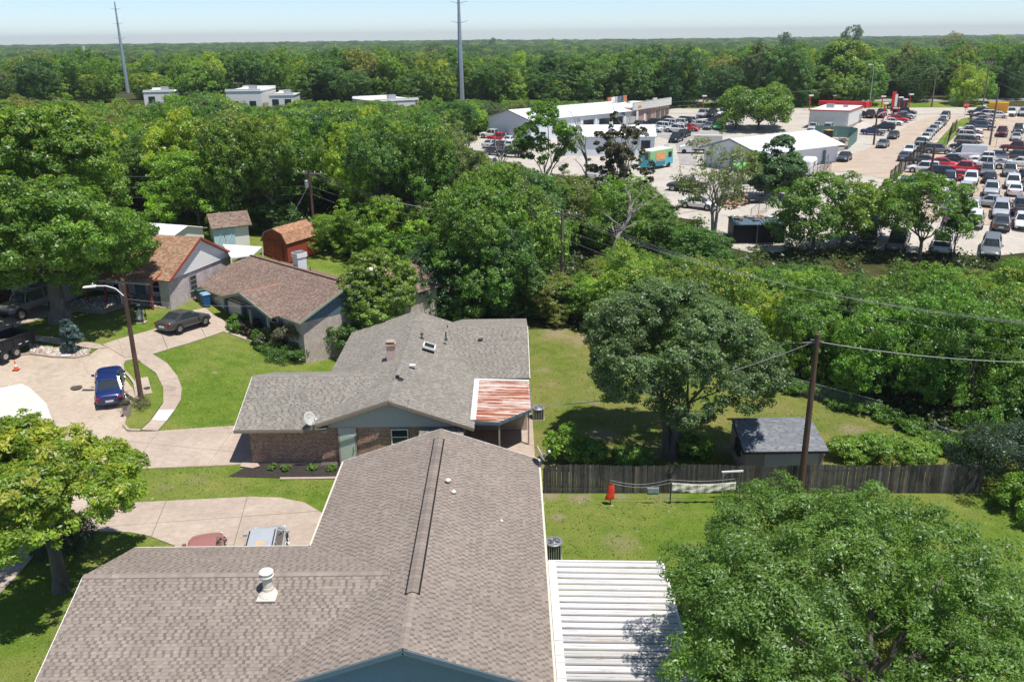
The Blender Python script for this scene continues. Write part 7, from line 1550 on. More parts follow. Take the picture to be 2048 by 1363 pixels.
q = GP(2060, 1030); shrub('yellow green bush at the right frame edge below the dark shrub', (q.x, q.y, 0), 1.6, 1.3, 231, 10000, .15, BR, BR2)
for i, (px, py) in enumerate(((1620, 800), (1660, 808), (1700, 825), (1745, 838), (1790, 850), (1835, 868), (1880, 905), (1925, 912), (1980, 925), (1590, 792))):
    q = GP(px, py); shrub(('second', 'third', 'fourth', 'fifth', 'sixth', 'seventh', 'eighth', 'ninth', 'tenth and last', 'first')[i]+' green creeper mound from the left on the chain link fence', (q.x, q.y+.9, q.z), .9, .45, 240+i, 3000, .15, GA, GB, 'creeper mounds on the chain link fence', 'creeper', 'creeper')
for i, (px, py) in enumerate(((547, 938), (625, 938), (572, 940), (664, 940))):
    q = GP(px, py); shrub(('leftmost', 'third', 'second', 'rightmost')[i]+' little green plant in the dark flower bed', q, .28, .2, 260+i, 500, .1, GA, BR, 'plants in the flower bed', 'bed_plant', 'plant')
q = GP(268, 815); shrub('dry pale weeds around the mailbox', q, .9, .35, 265, 2500, .16, (.28, .24, .13), (.14, .2, .05), None, 'weeds', 'weeds', dict(aspect=.12))
# dead tree by the wires
def dead_tree(label, p, h, seed, spread=2.5, lean=(1.5, 0), mat='deadwood', tr=.22, nb=9):
    rnd = random.Random(seed); T = thing('dead_tree', label, 'dead tree', p); mb = MB(); top = Vector((lean[0], lean[1], h*.6)); pts = branch_pts((0, 0, -.3), top, rnd, 6, .1, .05); mb.tube(pts, [tr*(1-.5*i/6) for i in range(7)], 8)
    mb.build('trunk', M[mat], T); mb = MB()
    for i in range(nb):
        s = pts[rnd.choice((3, 4, 5, 6))]; e = s+Vector((rnd.uniform(-1, 1)*spread+lean[0]*.3, rnd.uniform(-1, 1)*spread*.6, rnd.uniform(.1, .5)*h)); b = branch_pts(s, e, rnd, 5, .2, .1); mb.tube(b, [tr*.45*(1-.85*k/5) for k in range(6)], 6)
        for j in range(6):
            s2 = b[rnd.choice((2, 3, 4, 5))]; e2 = s2+Vector((rnd.uniform(-1, 1), rnd.uniform(-1, 1), rnd.uniform(-.2, .8)))*spread*.45; mb.tube(branch_pts(s2, e2, rnd, 3, .2, 0), [tr*.13, tr*.09, tr*.06, tr*.02], 4)
    mb.build('branch', M[mat], T)
p = GP(1218, 520); dead_tree('bleached dead tree with forked limbs behind the yard', (p.x-1.0, p.y-3, p.z), 9, 5, 2.8, (3.0, 1), tr=.26, nb=11)
p = GP(1530, 150); 
for i, (px, py, h, lb, ln) in enumerate(((830, 365, 8, 'pale bare trunk curving in the left woods', (-1.2, 0)), (905, 385, 9, 'bare grey tree left of the lot in the woods', (.8, 0)), (735, 330, 8, 'white bare limbs in the left woods', (1.2, 0)), (985, 400, 7, 'grey dead tree below the wood lot', (1.4, 0)), (1230, 400, 10, 'thin bare tree before the metal buildings', (.4, 0)), (1165, 395, 9, 'slender bare tree before the metal buildings', (-.3, 0)), (1632, 205, 11, 'whitish dead tree beyond the small shop', (1.5, 0)))):
    p = GP(px, py); dead_tree(lb, (p.x, p.y-6 if py > 300 else p.y, p.z), h+3.5, 30+i, 2.0, ln, tr=.19)

# mid-wood prototypes
protos = []
PC = [(GA, GB, None), (DK, DK2, None), (BR, BR2, YT), (OL, OL2, None), (GA, BR, None), ((.075, .17, .034), (.115, .22, .05), None), ((.10, .21, .022), (.15, .28, .034), YT), (DK, GB, None)]
for i, (a, b, tp) in enumerate(PC):
    me, Lb, lr = crown_mesh('wood_crown', 300+i, 1.0, [.95, 1.1, .8, .85, 1.0, 1.2, .9, .75][i], 28, 24000, .058, a, b, tip=tp, mat='leafr', spread=.80, clump=.32, lobr=(.22, .40), sub=24, ragged=.22, bottom=-.95)
    tm = trunk_mesh('wood_trunk', 300+i, 1.0, [Vector(l)*.8+Vector((0, 0, 1.0)) for l in Lb], .045, nb=8)
    protos.append((me, tm, [.95, 1.1, .8, .85, 1.0, 1.2, .9, .75][i]))
def inpoly(x, y, poly):
    c = False; n = len(poly); j = n-1
    for i in range(n):
        if (poly[i][1] > y) != (poly[j][1] > y) and x < (poly[j][0]-poly[i][0])*(y-poly[i][1])/(poly[j][1]-poly[i][1])+poly[i][0]: c = not c
        j = i
    return c
def interp(tab, x):
    for (a, b), (c, d) in zip(tab, tab[1:]):
        if x <= c: return b+(d-b)*max(0, (x-a))/(c-a)
    return tab[-1][1]
# how high the nearer wood may reach on the sight line (keeps the lots and stores in view)
NEAR = [(-400, 195), (0, 198), (140, 205), (225, 205), (330, 212), (370, 188), (440, 186), (458, 208), (590, 208), (600, 198), (735, 205), (745, 224), (850, 232), (900, 262), (950, 305), (1050, 335), (1110, 345), (1200, 350), (1280, 358), (1340, 425), (1400, 440), (1450, 520), (1600, 520), (1700, 545), (1850, 535), (1990, 535), (2060, 505), (2500, 505)]
HOUSES = [(-33, 70, -4, 94)]
rndT = random.Random(77); spots = []
def addspot(x, y, h, r, kind=None, cls='wood'): spots.append((x, y, h, r, kind, cls))
NOTREE = [pxp([(400, 620), (520, 690), (640, 690), (870, 640), (880, 560), (620, 470), (560, 500), (480, 440), (300, 430), (180, 520), (0, 560), (0, 660)]), ]
def blocked(x, y, r):
    if any(a < x < b and c < y < d for a, b, c, d in BLD): return True
    if -52 < x < -5 and y < 93+(-x-20)*.1: return True
    if x <= -4.5 and x > -14 and y < 82: return True
    if -52 < x < -30 and 84 < y < 99: return True
    if -27 < x < -17 and 84 < y < 93 : return True
    if x > -5 and x < 6 and y < 75.5: return True
    if inpoly(x, y, LOT) or inpoly(x, y-r*.7, LOT): return True
    return False
def nearwood():
    pts = []
    tries = 0
    while tries < 26000:
        tries += 1
        y = rndT.uniform(50, 232); x = rndT.uniform(-y*.72-12, y*.70+12)
        if x > 6:                            # right side: behind the chain link fence, before the lots
            fy = None
            for a, b in zip(fenceline, fenceline[1:]):
                if a[0] <= x <= b[0]: fy = a[1]+(b[1]-a[1])*(x-a[0])/(b[0]-a[0])
            if fy is None: fy = 72 if x < fenceline[0][0] else 44
            if y < fy+3.8: continue
        if x <= 6 and x > -5 and y < 75.5: continue
        r = rndT.uniform(2.8, 4.8)*(1 if y < 130 else 1.2)
        if blocked(x, y, r): continue
        px, _ = proj(x, y, terr(x, y))
        if not -260 < px < 2300: continue
        z = terr(x, y); lim = interp(NEAR, px)+rndT.uniform(0, 26); want = rndT.uniform(9, 14.5) if px < 950 else rndT.uniform(7.5, 11.5); h = want
        if 690 < px < 1300 and y > (172 if px < 1000 else 186): lim = 198+rndT.uniform(0, 25)
        if 550 < px < 700 and y < 101: lim = max(lim, 425+rndT.uniform(0, 40))
        if 1055 < px < 1195 and y < 91: lim = max(lim, 548+rndT.uniform(0, 30))
        if 1180 <= px < 1340 and y < 92: lim = max(lim, 500+rndT.uniform(0, 40))
        if 1340 <= px < 1450 and y < 82: lim = max(lim, 480+rndT.uniform(0, 40))
        if px > 1450 and y < 66: lim = 545+rndT.uniform(0, 60)+max(0, (1650-px))*.3
        if px > 1450 and y < 66: want = h = rndT.uniform(8, 10.5)
        while h > 2.2 and proj(x, y, z+h)[1] < lim: h -= .3
        if h < 2.4: continue
        r = min(r, h*.52+.4)
        k = .52
        if any((x-a)**2+(y-b)**2 < ((r+c)*k)**2 for a, b, c in pts): continue
        pts.append((x, y, r)); addspot(x, y, h, r)
nearwood()
def farwood(y0, y1, dens, rr, hh, seed, lim=None):
    rnd = random.Random(seed); n = int((y1-y0)*(y0+y1)/2*1.36*dens)
    for _ in range(n):
        y = math.sqrt(rnd.uniform(y0*y0, y1*y1)); x = rnd.uniform(-.68, .68)*y
        px, py = proj(x, y, terr(x, y))
        if y < 300:
            if px > 1290 and y < 222: continue
            if px < 0: continue
            if 430 < px < 620 and y < 250: continue
            if 270 < px < 370 and y < 252: continue
            if 1960 < px < 2048 and y < 235: continue
            if inpoly(x, y, LOT): continue
        if 850 < px < 1340 and y < 226: continue
        h = rnd.uniform(*hh); r = rnd.uniform(*rr)
        if px > 1250: h *= 1.1
        addspot(x, y, h, r, None, 'far')
farwood(228, 330, 1/42, (3.6, 6.4), (7, 13), 5)
farwood(330, 560, 1/60, (4.2, 7.2), (7, 13.5), 6)
for (px, py, top, r, k) in ((1695, 72+60, 52, 8.5, 1), (1570, 130, 66, 7.0, 1), (1105, 110, 78, 6.5, 2), (985, 108, 76, 6, 1), (420, 165, 135, 7, 2), (115, 180, 130, 8, 7), (75, 185, 135, 5, 2), (870, 132, 84, 7, 5), (1900, 120, 68, 11, 3), (1990, 125, 70, 9, 0)):
    p = GP(px, py); addspot(p.x, p.y, hgt(p, top), r, k, 'named')
for (px, py, top, r, k) in ((890, 655, 500, 3.6, 5), (955, 655, 455, 4.2, 3+1), (982, 652, 388, 3.9, 0), (1062, 640, 530, 2.6, 1), (1145, 645, 560, 3.0, 4), (1020, 600, 352, 5.0, 7), (820, 540, 470, 3.6, 0), (668, 510, 428, 2.6, 0), (725, 512, 392, 3.4, 4), (785, 520, 400, 3.4, 2), (545, 462, 398, 2.6, 1), (400, 455, 300, 5.0, 0)):
    p = GP(px, py); addspot(p.x, max(p.y, 77), hgt(p, top), r, k, 'named')
for tx_, ty_ in ((923, 203), (256, 186)):
    tp_ = GP(tx_, ty_); spots = [s_ for s_ in spots if not (s_[1] < tp_.y+6 and abs(proj(s_[0], s_[1], s_[2])[0]-tx_) < 14+s_[3]*1750/s_[1]*.9 and proj(s_[0], s_[1], terr(s_[0], s_[1])+s_[2])[1] < ty_-6)]
spots.sort(key=lambda s: (s[5] == 'far', math.hypot(s[0], s[1])/s[3]))
inst = []; nind = 0
LBL = {'near': 'leafy green tree in the dense wood behind the yards', 'bush': 'low bushy tree in the scrub between the yards and the lots', 'left': 'leafy tree in the tall wood at the left beyond the houses', 'far': 'green tree in the wood beyond the main road', 'right': 'bushy bright green tree right behind the chain link fence'}
GRP = {'near': 'trees of the wood behind the yards', 'bush': 'low trees of the scrub', 'left': 'trees of the left wood', 'far': 'trees beyond the main road', 'right': 'trees along the chain link fence'}
NAMED = ['tall dark tree breaking the skyline right of centre', 'dark tree standing above the skyline near the dead trunk', 'yellow tipped tree on the skyline above the metal building', 'dark round tree on the skyline right of the steel tower', 'pale yellow green tree behind the white stores', 'grey green broad tree in the far left', 'yellow green slim tree in the far left', 'tall dark tree left of the steel tower', 'broad olive green tree on the right skyline', 'wide green tree at the far right skyline', 'dark tree directly behind the ridge of the grey roofed house', 'leafy tree right of the one behind the grey roofed house', 'tallest dark tree rising behind the grey roofed house', 'narrow dark tree below the weathered crossarm pole', 'low tree right of the weathered crossarm pole', 'large dark crown farther back left of the crossarm pole', 'tree behind the rear wing of the brown roofed house', 'bushy tree just right of the red barn shed', 'leafy tree behind the chimney of the brown roofed house', 'bright tree behind the right part of the brown roof', 'dark bushy tree between the white shed and the red barn shed', 'large tree overhanging the white shed from the left']
ni = 0
ZL = [(0, 'left of the big pecan tree'), (120, 'above the left part of the pecan tree'), (240, 'above the right part of the pecan tree'), (340, 'between the pecan tree and the white shed'), (440, 'behind the white shed'), (540, 'behind the red barn shed'), (640, 'around the transformer pole'), (740, 'behind the chimney of the brown roof'), (840, 'behind the right end of the brown roof'), (940, 'above the ridge of the grey roof'), (1040, 'left of the weathered crossarm pole'), (1140, 'right of the weathered crossarm pole'), (1240, 'behind the bleached dead tree'), (1340, 'above the dark yard tree'), (1440, 'below the half bare grey tree'), (1540, 'below the black shelters'), (1640, 'below the alley end trees'), (1740, 'between alley and leafy tree'), (1840, 'below the leafy lot tree'), (1940, 'below the near lot aisle'), (2048, 'at the right frame edge'), (9999, 'past the right frame edge')]
def place_label(px, y, h, g):
    zone = next(t for lim_, t in ZL if px <= lim_)
    d = 'front' if y < 85 else 'second' if y < 105 else 'middle' if y < 130 else 'deeper' if y < 160 else 'rear' if y < 190 else 'rearmost' if y < 232 else 'far'
    sz = 'low' if h < 5 else 'medium' if h < 8 else 'tall' if h < 11.5 else 'very tall'
    return f'{sz} green tree, {d} wood, {zone}'
for i, (x, y, h, r, kind, cls) in enumerate(spots):
    k = rndT.randrange(8) if kind is None else kind
    if kind is None and x > 12 and y < 70: k = rndT.choice((2, 4, 6, 2, 0))
    z = terr(x, y); hh = protos[k][2]; 
    sxy = r/1.05; ch = min(h/2.08/hh, sxy*1.45); cz = h-ch*hh*1.05
    if cls == 'named' or nind < 292:
        nind += 1
        px, py = proj(x, y, z+h*.6)
        g = 'far' if cls == 'far' else ('right' if px > 1450 and y < 66 else 'left' if px < 700 else 'bush' if h < 6 else 'near')
        if cls == 'named': T = thing('tree', NAMED[ni], 'tree', (x, y, z), rndT.uniform(0, 6.28)); ni += 1
        else: T = thing('tree', place_label(px, y, h, g), 'tree', (x, y, z), rndT.uniform(0, 6.28), GRP[g])
        c = mesh_obj('crown', protos[k][0], T); c.location = (0, 0, cz); c.scale = (sxy, sxy, ch); t_ = mesh_obj('trunk', protos[k][1], T); t_.scale = (sxy, sxy, cz)
    else: inst.append((x, y, z+cz-ch, sxy, ch, k))
dups = {}
for o in list(C.objects):
    if o.name.startswith('tree') and o.get('label', '').count(' wood, '): dups.setdefault(o['label'], []).append(o)
for lb, os_ in dups.items():
    if len(os_) < 2: continue
    os_.sort(key=lambda o: proj(*o.location)[0]); n_ = len(os_)
    for i_, o in enumerate(os_):
        w_ = ('left', 'right') if n_ == 2 else ('left', 'middle', 'right') if n_ == 3 else tuple(('leftmost', 'second', 'third', 'fourth', 'fifth', 'sixth', 'seventh', 'eighth', 'ninth')[:n_])
        if i_ < len(w_): o['label'] = w_[i_]+' '+lb
# the rest of the wood: one object, crowns scattered by geometry nodes
rr_ = random.Random(99)
for (y0, y1, dens, rr, hh) in ((560, 950, 1/80, (5, 8), (8, 14)), (950, 1800, 1/190, (7, 12), (9, 15)), (1800, 3600, 1/600, (13, 24), (10, 17))):
    n = int((y1-y0)*(y0+y1)/2*1.32*dens)
    for _ in range(n):
        y = math.sqrt(rr_.uniform(y0*y0, y1*y1)); x = rr_.uniform(-.66, .66)*y; h = rr_.uniform(*hh); r = rr_.uniform(*rr)
        inst.append((x, y, terr(x, y), r/1.12, h/1.95, rr_.randrange(8)))
def far_wood(inst):
    src = []
    seen = {}
    for o in bpy.data.objects:
        if o.name.startswith('crown') and o.data in [p_[0] for p_ in protos] and o.data.name not in seen: seen[o.data.name] = o
    src = [seen.get(p_[0].name) for p_ in protos]
    n = len(inst); me = bpy.data.meshes.new('distant_wood'); me.vertices.add(n)
    me.vertices.foreach_set('co', np.array([(a[0], a[1], a[2]+a[4]) for a in inst], np.float32).ravel())
    a = me.attributes.new('kindid', 'INT', 'POINT'); a.data.foreach_set('value', np.array([q[5] for q in inst], np.int32))
    a = me.attributes.new('scl', 'FLOAT_VECTOR', 'POINT'); a.data.foreach_set('vector', np.array([(q[3], q[3], q[4]) for q in inst], np.float32).ravel())
    a = me.attributes.new('rot', 'FLOAT_VECTOR', 'POINT'); a.data.foreach_set('vector', np.array([(0, 0, rr_.uniform(0, 6.28)) for q in inst], np.float32).ravel())
    o = mesh_obj('distant_wood', me, None, 'stuff'); tag(o, 'dense green woodland stretching to the horizon', 'woodland')
    ng = bpy.data.node_groups.new('wood', 'GeometryNodeTree'); ng.interface.new_socket('Geometry', in_out='INPUT', socket_type='NodeSocketGeometry'); ng.interface.new_socket('Geometry', in_out='OUTPUT', socket_type='NodeSocketGeometry')
    gi = ng.nodes.new('NodeGroupInput'); go = ng.nodes.new('NodeGroupOutput'); jn = ng.nodes.new('GeometryNodeJoinGeometry')
    def at(nm, ty): q = ng.nodes.new('GeometryNodeInputNamedAttribute'); q.data_type = ty; q.inputs[0].default_value = nm; return q.outputs[0]
    for k, s in enumerate(src):
        cmp_ = ng.nodes.new('FunctionNodeCompare'); cmp_.data_type = 'INT'; cmp_.operation = 'EQUAL'; ng.links.new(at('kindid', 'INT'), cmp_.inputs[2]); cmp_.inputs[3].default_value = k
        oi = ng.nodes.new('GeometryNodeObjectInfo'); oi.inputs[0].default_value = s; oi.transform_space = 'ORIGINAL'; oi.inputs[1].default_value = True
        ip = ng.nodes.new('GeometryNodeInstanceOnPoints'); ng.links.new(gi.outputs[0], ip.inputs[0]); ng.links.new(cmp_.outputs[0], ip.inputs[1]); ng.links.new(oi.outputs[-1], ip.inputs[2])
        ng.links.new(at('rot', 'FLOAT_VECTOR'), ip.inputs[5]); ng.links.new(at('scl', 'FLOAT_VECTOR'), ip.inputs[6]); ng.links.new(ip.outputs[0], jn.inputs[0])
    ng.links.new(jn.outputs[0], go.inputs[0]); md = o.modifiers.new('wood', 'NODES'); md.node_group = ng
far_wood(inst)
# undergrowth filling the wood floor
def undergrowth():
    rnd = random.Random(8); r = NPR(8); pts = []
    while len(pts) < 2600:
        y = rnd.uniform(52, 175); x = rnd.uniform(-y*.66, y*.66)
        if x > 6:
            fy = 44
            for a, b in zip(fenceline, fenceline[1:]):
                if a[0] <= x <= b[0]: fy = a[1]+(b[1]-a[1])*(x-a[0])/(b[0]-a[0])
            if x < fenceline[0][0]: fy = 72
            if y < fy+1.0: continue
        elif blocked(x, y, 0) or y < 78: continue
        if inpoly(x, y, LOT) and not (proj(x, y, terr(x, y))[0] < 1000): continue
        pts.append((x, y, terr(x, y)))
    P0 = np.array(pts); N = 60; n = len(P0)*N; c = np.repeat(P0, N, 0)
    off = unit(r.normal(size=(n, 3)))*r.uniform(.3, 1.3, (n, 1)); off[:, 2] = np.abs(off[:, 2])*.9; P = c+off; leaf = .36
    nrm = unit(off+np.array([0, 0, .8])+r.normal(size=(n, 3))*.6); tx = unit(np.cross(nrm, r.normal(size=(n, 3)))); ty = np.cross(nrm, tx); ls = leaf*r.uniform(.6, 1.3, (n, 1))
    v = np.empty((n, 4, 3), np.float32); v[:, 0] = P-tx*ls*.5; v[:, 1] = P+ty*ls*.3-nrm*ls*.1; v[:, 2] = P+tx*ls*.5; v[:, 3] = P-ty*ls*.3-nrm*ls*.1
    tone = np.repeat(r.uniform(.7, 1.3, (len(P0), 1)), N, 0); t = np.repeat(r.uniform(0, 1, (len(P0), 1)), N, 0); col = (np.array((.055, .10, .02))*(1-t)+np.array((.12, .16, .04))*t)*tone
    me = bpy.data.meshes.new('undergrowth'); me.vertices.add(n*4); me.vertices.foreach_set('co', v.ravel()); me.loops.add(n*4); me.loops.foreach_set('vertex_index', np.arange(n*4, dtype=np.int32)); me.polygons.add(n)
    me.polygons.foreach_set('loop_start', np.arange(0, n*4, 4, dtype=np.int32)); me.polygons.foreach_set('loop_total', np.full(n, 4, np.int32))
    a = me.color_attributes.new('col', 'FLOAT_COLOR', 'POINT'); ca = np.ones((n, 4, 4), np.float32); ca[..., :3] = col[:, None, :]; a.data.foreach_set('color', ca.ravel()); me.materials.append(M['leaf']); me.update()
    tag(mesh_obj('undergrowth', me, None, 'stuff'), 'tangled undergrowth on the wood floor', 'undergrowth')
undergrowth()

def turf():                                  # tufts standing in the near lawns
    r = NPR(5); n = 0; P = []; hard = [STREET]+[pxp([(262, 868), (318, 863), (474, 852), (512, 848), (512, 927), (380, 933), (232, 940)]), pxp([(160, 1013), (380, 1000), (560, 996), (650, 1030), (660, 1060)])+[(-9.9, 35.2), (-16.5, 35.2)]+pxp([(300, 1073), (180, 1062), (60, 1078), (70, 1050)]),
        pxp([(205, 690), (381, 634), (376, 623), (412, 617), (545, 682), (508, 686), (447, 664), (303, 710)]), pxp([(258, 862), (281, 862), (300, 845), (327, 807), (327, 777), (312, 747), (270, 712), (303, 708), (334, 727), (354, 752), (364, 777), (362, 800), (349, 822), (316, 862)]), pxp([(-200, 660), (200, 690), (185, 699), (-200, 676)]), pxp([(98, 1078), (0, 1188), (-60, 1250), (-110, 1250), (0, 1138), (60, 1078)])]
    boxes = [(-18.2, 25, 1.6, 45), (-17, 47, 1.3, 68), (13.5, 46, 18.6, 50.5), (1.5, 22, 5.6, 34.4)]
    while len(P) < 13000:
        y = r.uniform(22, 74); x = r.uniform(-.62*y-2, .62*y+2)
        if r.uniform() > (50/y)**1.2: continue
        if any(a < x < c and b < y < d for a, b, c, d in boxes): continue
        if y > 66 and x < -14: continue
        if x > 1.5 and y > 44.5 and not inpoly(x, y, LAWN2): continue
        if any(inpoly(x, y, h) for h in hard) or inpoly(x, y, ISL): continue
        if x < -28: continue
        P.append((x, y, terr(x, y)))
    P = np.array(P); n = len(P); h = r.uniform(.02, .07, (n, 1)); w = r.uniform(.02, .07, (n, 1)); a = r.uniform(0, 6.28, n); t = np.stack([np.cos(a), np.sin(a), 0*a], 1); l = r.normal(size=(n, 3))*.05; l[:, 2] = 0
    v = np.empty((n, 4, 3), np.float32); v[:, 0] = P-t*w; v[:, 1] = P+t*w; v[:, 2] = P+t*w*.8+l+h*np.array([0, 0, 1]); v[:, 3] = P-t*w*.8+l+h*np.array([0, 0, 1])
    k = r.uniform(0, 1, (n, 1)); col = (np.array((.13, .23, .03))*(1-k)+np.array((.26, .34, .06))*k)*r.uniform(.8, 1.2, (n, 1)); dry = r.uniform(size=n) < .12; col[dry] = np.array((.32, .29, .12))
    me = bpy.data.meshes.new('turf'); me.vertices.add(n*4); me.vertices.foreach_set('co', v.ravel()); me.loops.add(n*4); me.loops.foreach_set('vertex_index', np.arange(n*4, dtype=np.int32)); me.polygons.add(n)
    me.polygons.foreach_set('loop_start', np.arange(0, n*4, 4, dtype=np.int32)); me.polygons.foreach_set('loop_total', np.full(n, 4, np.int32))
    at = me.color_attributes.new('col', 'FLOAT_COLOR', 'POINT'); ca = np.ones((n, 4, 4), np.float32); ca[..., :3] = col[:, None, :]; at.data.foreach_set('color', ca.ravel()); me.materials.append(M['leaf']); me.update()
    tag(mesh_obj('grass_tufts', me, None, 'stuff'), 'short grass tufts in the lawns around the nearest houses', 'grass')
LAWN2 = [(-.5, 74), (-.5, 58), (1.5, 45.9), (44, 45.2)]+list(reversed(fenceline))
turf()

# ------------------------------------------------------------------ poles, wires, towers
def catenary(a, b, sag, n=16): return [tuple(Vector(a).lerp(Vector(b), i/n)-Vector((0, 0, sag*4*(i/n)*(1-i/n)))) for i in range(n+1)]
def wire(label, a, b, sag, r=.012, mat='wire', group=None):
    o = MB().tube(catenary(a, b, sag), r, 4, cap=False).build('overhead_wire', M[mat]); tag(o, label, 'wire', group); return o
def upole(label, p, h, arm=0, armang=0, mat='pole', r=.15, transf=False, lamp=None, name='utility_pole'):
    T = thing(name, label, 'utility pole', p); MB().tube([(0, 0, -.3), (0, 0, h)], [r*1.15, r*.78], 12).build('post', M[mat], T)
    c, s = math.cos(rad(armang)), math.sin(rad(armang))
    if arm:
        MB().beam((-c*arm, -s*arm, h-.35), (c*arm, s*arm, h-.35), .10, .12).build('crossarm', M['galv'] if mat == 'pole' else M['paleoldwood'], T)
        for t in (-.95, -.45, .45, .95): MB().lathe((c*arm*t, s*arm*t, h-.28), [(.05, 0), (.06, .06), (.04, .12), (.05, .18), (.02, .22)], 8).build('insulator', M['offwhite'], T)
        mb = MB(); mb.beam((-c*arm*.5, -s*arm*.5, h-.38), (0, 0, h-1.0), .03, .03); mb.beam((c*arm*.5, s*arm*.5, h-.38), (0, 0, h-1.0), .03, .03); mb.build('brace', M['galv'], T)
    if transf: MB().lathe((-.38, -.1, h-1.9), [(.2, 0), (.24, .03), (.24, .75), (.2, .82), (.05, .88)], 14).build('transformer', M['galv'], T)
    return T
# street lamp on the wooden pole
p = GP(285, 812); H = hgt(p, 568); T = upole('leaning looking wooden pole with white cobra head lamp by the curved walk', p, H, r=.16)
mb = MB(); pts = [(0, -.12, H-.75), (-.45, -.15, H-.25), (-1.0, -.2, H-.05), (-1.7, -.3, H-.02)]; mb.tube(pts, .035, 8); mb.build('lamp_arm', M['white'], T)
MB().add([(-1.6, -.4, H+.06), (-1.6, -.2, H+.06), (-2.4, -.28, H-.02), (-2.4, -.5, H-.02), (-1.6, -.42, H-.1), (-1.6, -.18, H-.1), (-2.4, -.25, H-.12), (-2.4, -.53, H-.12)], [(0, 1, 2, 3), (7, 6, 5, 4), (0, 4, 5, 1), (1, 5, 6, 2), (2, 6, 7, 3), (3, 7, 4, 0)]).build('lamp_head', M['white'], T, bevel=.04)
MB().lathe((-1.8, -.31, H+.05), [(.06, 0), (.06, .1), (.03, .13)], 10).build('photocell', M['galv'], T)
mb = MB(); mb.tube([(.15+.3*math.sin(t*.5), 0, H-1.3-.35*math.cos(t*.5)+.3) for t in range(13)], .015, 5); mb.build('cable_loop', M['bwire'], T)
lampw = (p.x+.1, p.y, p.z+H-1.0)
Cc = GZ(640, 620, 5.6); wire('service wire from the street lamp pole to the porch house', lampw, (-15.8, 66.5, 5.3), .35)
# right pole
p = GP(1600, 992); H = hgt(p, 668); PR = upole('tall dark wooden pole standing at the picket fence', p, H, r=.17); RP = Vector((p.x, p.y, p.z+H-.45))
mb = MB(); mb.beam((-.35, 0, H-.3), (.35, 0, H-.42), .05, .05); mb.build('bracket', M['galv'], PR)
wire('twisted service cable dipping from the fence pole to the rusty porch', RP+Vector((-.2, 0, 0)), (1.1, 51.0, 3.0), .9, .022)
p3 = GZ(2300, 722, 9.0); wire('service cable from the fence pole to the right frame edge', RP+Vector((.2, 0, 0)), p3, .5, .022)
b_ = GP(1380, 640, 7.0); wire('dark cable running behind the yard tree to the fence pole', RP, (b_.x, b_.y, b_.z+7), .5, .016)
MB().tube([RP+Vector((-.1, 0, 0)), RP+Vector((-.7, .25, -.12))], .03, 6).build('cable_clamp', M['galv'], PR)
bpy.context.view_layer.update()
for ch in PR.children:
    if ch.name.startswith('cable_clamp'): ch.location = -Vector(PR.location)
# line of poles through the wood
a1 = GP(618, 340, 7.4); P1 = upole('pole with pale crossarm and transformer rising from the left wood', a1, 7.4, 1.5, -20, r=.17, transf=True); A1 = Vector((a1.x, a1.y, a1.z+7.1))
a2 = GP(1125, 420, 9.5); P2 = upole('weathered pole with crossarm in the middle of the wood', a2, 9.5, 1.4, -25, 'paleoldwood', .17); A2 = Vector((a2.x, a2.y, a2.z+9.2))
a3 = GP(2300, 660, 9.5); A3 = Vector((a3.x, a3.y, a3.z+9.2)); a0 = GP(-400, 290, 9.5); A0 = Vector((a0.x, a0.y, a0.z+9.2))
for nm_, (s, dz, sg) in zip(('far left', 'inner left', 'inner right', 'far right', 'upper service', 'lowest service'), ((-1.3, .1, 1.6), (-.5, .1, 1.7), (.5, .1, 1.8), (1.3, .1, 1.9), (0, -1.4, 1.2), (0, -2.2, 1.5))):
    o1 = Vector((s*.94, -s*.34, dz)); o2 = Vector((s*.9, -s*.42, dz))
    wire(nm_+' overhead wire strung through the wood between the crossarm poles', A1+o1, A2+o2, sg, .008, group='wires of the wood pole line')
    wire(nm_+' overhead wire running from the middle crossarm pole to the right', A2+o2, A3+o2, sg*1.1, .008, group='wires of the wood pole line')
    if s in (-1.3, 0): wire(nm_+' overhead wire running left from the transformer pole', A0+o1, A1+o1, sg, .008, group='wires of the wood pole line')
wire('guy wire from the transformer pole down to the ground', A1-Vector((0, 0, 1)), (a1.x-3, a1.y-6, a1.z), 0)
# wires beyond the wood lot at mid right (upper pair)
b1 = GZ(1330, 500, 10.5); b2 = GZ(2250, 610, 11.5)
# poles along the main road
road = [(1114, 192, 128, 'pole with a small box left of the long metal building', 0, 'paleoldwood'), (1471, 258, 186, 'dark pole with white transformer by the grey lot', 1.2, 'pole'), (1529, 196, 126, 'tall dark pole beyond the main road', 1.2, 'pole'), (1747, 290, 243-20, 'dark wooden lamp pole at the corner of the small lot', 0, 'pole'), (1863, 214, 139, 'slim leaning pole behind the portable toilet', 0, 'paleoldwood'), (1892, 180, 130, 'pole with pale transformer in the trees', 0, 'paleoldwood'), (1964, 222, 122, 'tallest pole by the orange truck box', 1.4, 'paleoldwood'), (1979, 291, 175, 'wooden pole inside the tan lot', 0, 'paleoldwood'), (1855, 392, 292, 'dark pole in the front row of the lot', 0, 'pole'), (1921, 212, 150, 'thin pole right of the portable toilet', 0, 'pole'),
        (1109, 240, 128+70, 'slim pole behind the long metal roof', 0, 'paleoldwood'), (480, 205, 165, 'pole with crossarm beside the white block store', 1.2, 'paleoldwood'), (376, 182, 150, 'pale pole in the left distance', 1.0, 'paleoldwood'), (50, 190, 140, 'pole in the far left distance', 1.2, 'paleoldwood'), (807, 206, 158, 'dark bare pole in the middle distance', 0, 'pole'), (953, 196, 152, 'pole right of the steel tower', .8, 'pole'), (834, 240, 200, 'pole with white transformer in the middle wood', 1.2, 'pole')]
tops = {}
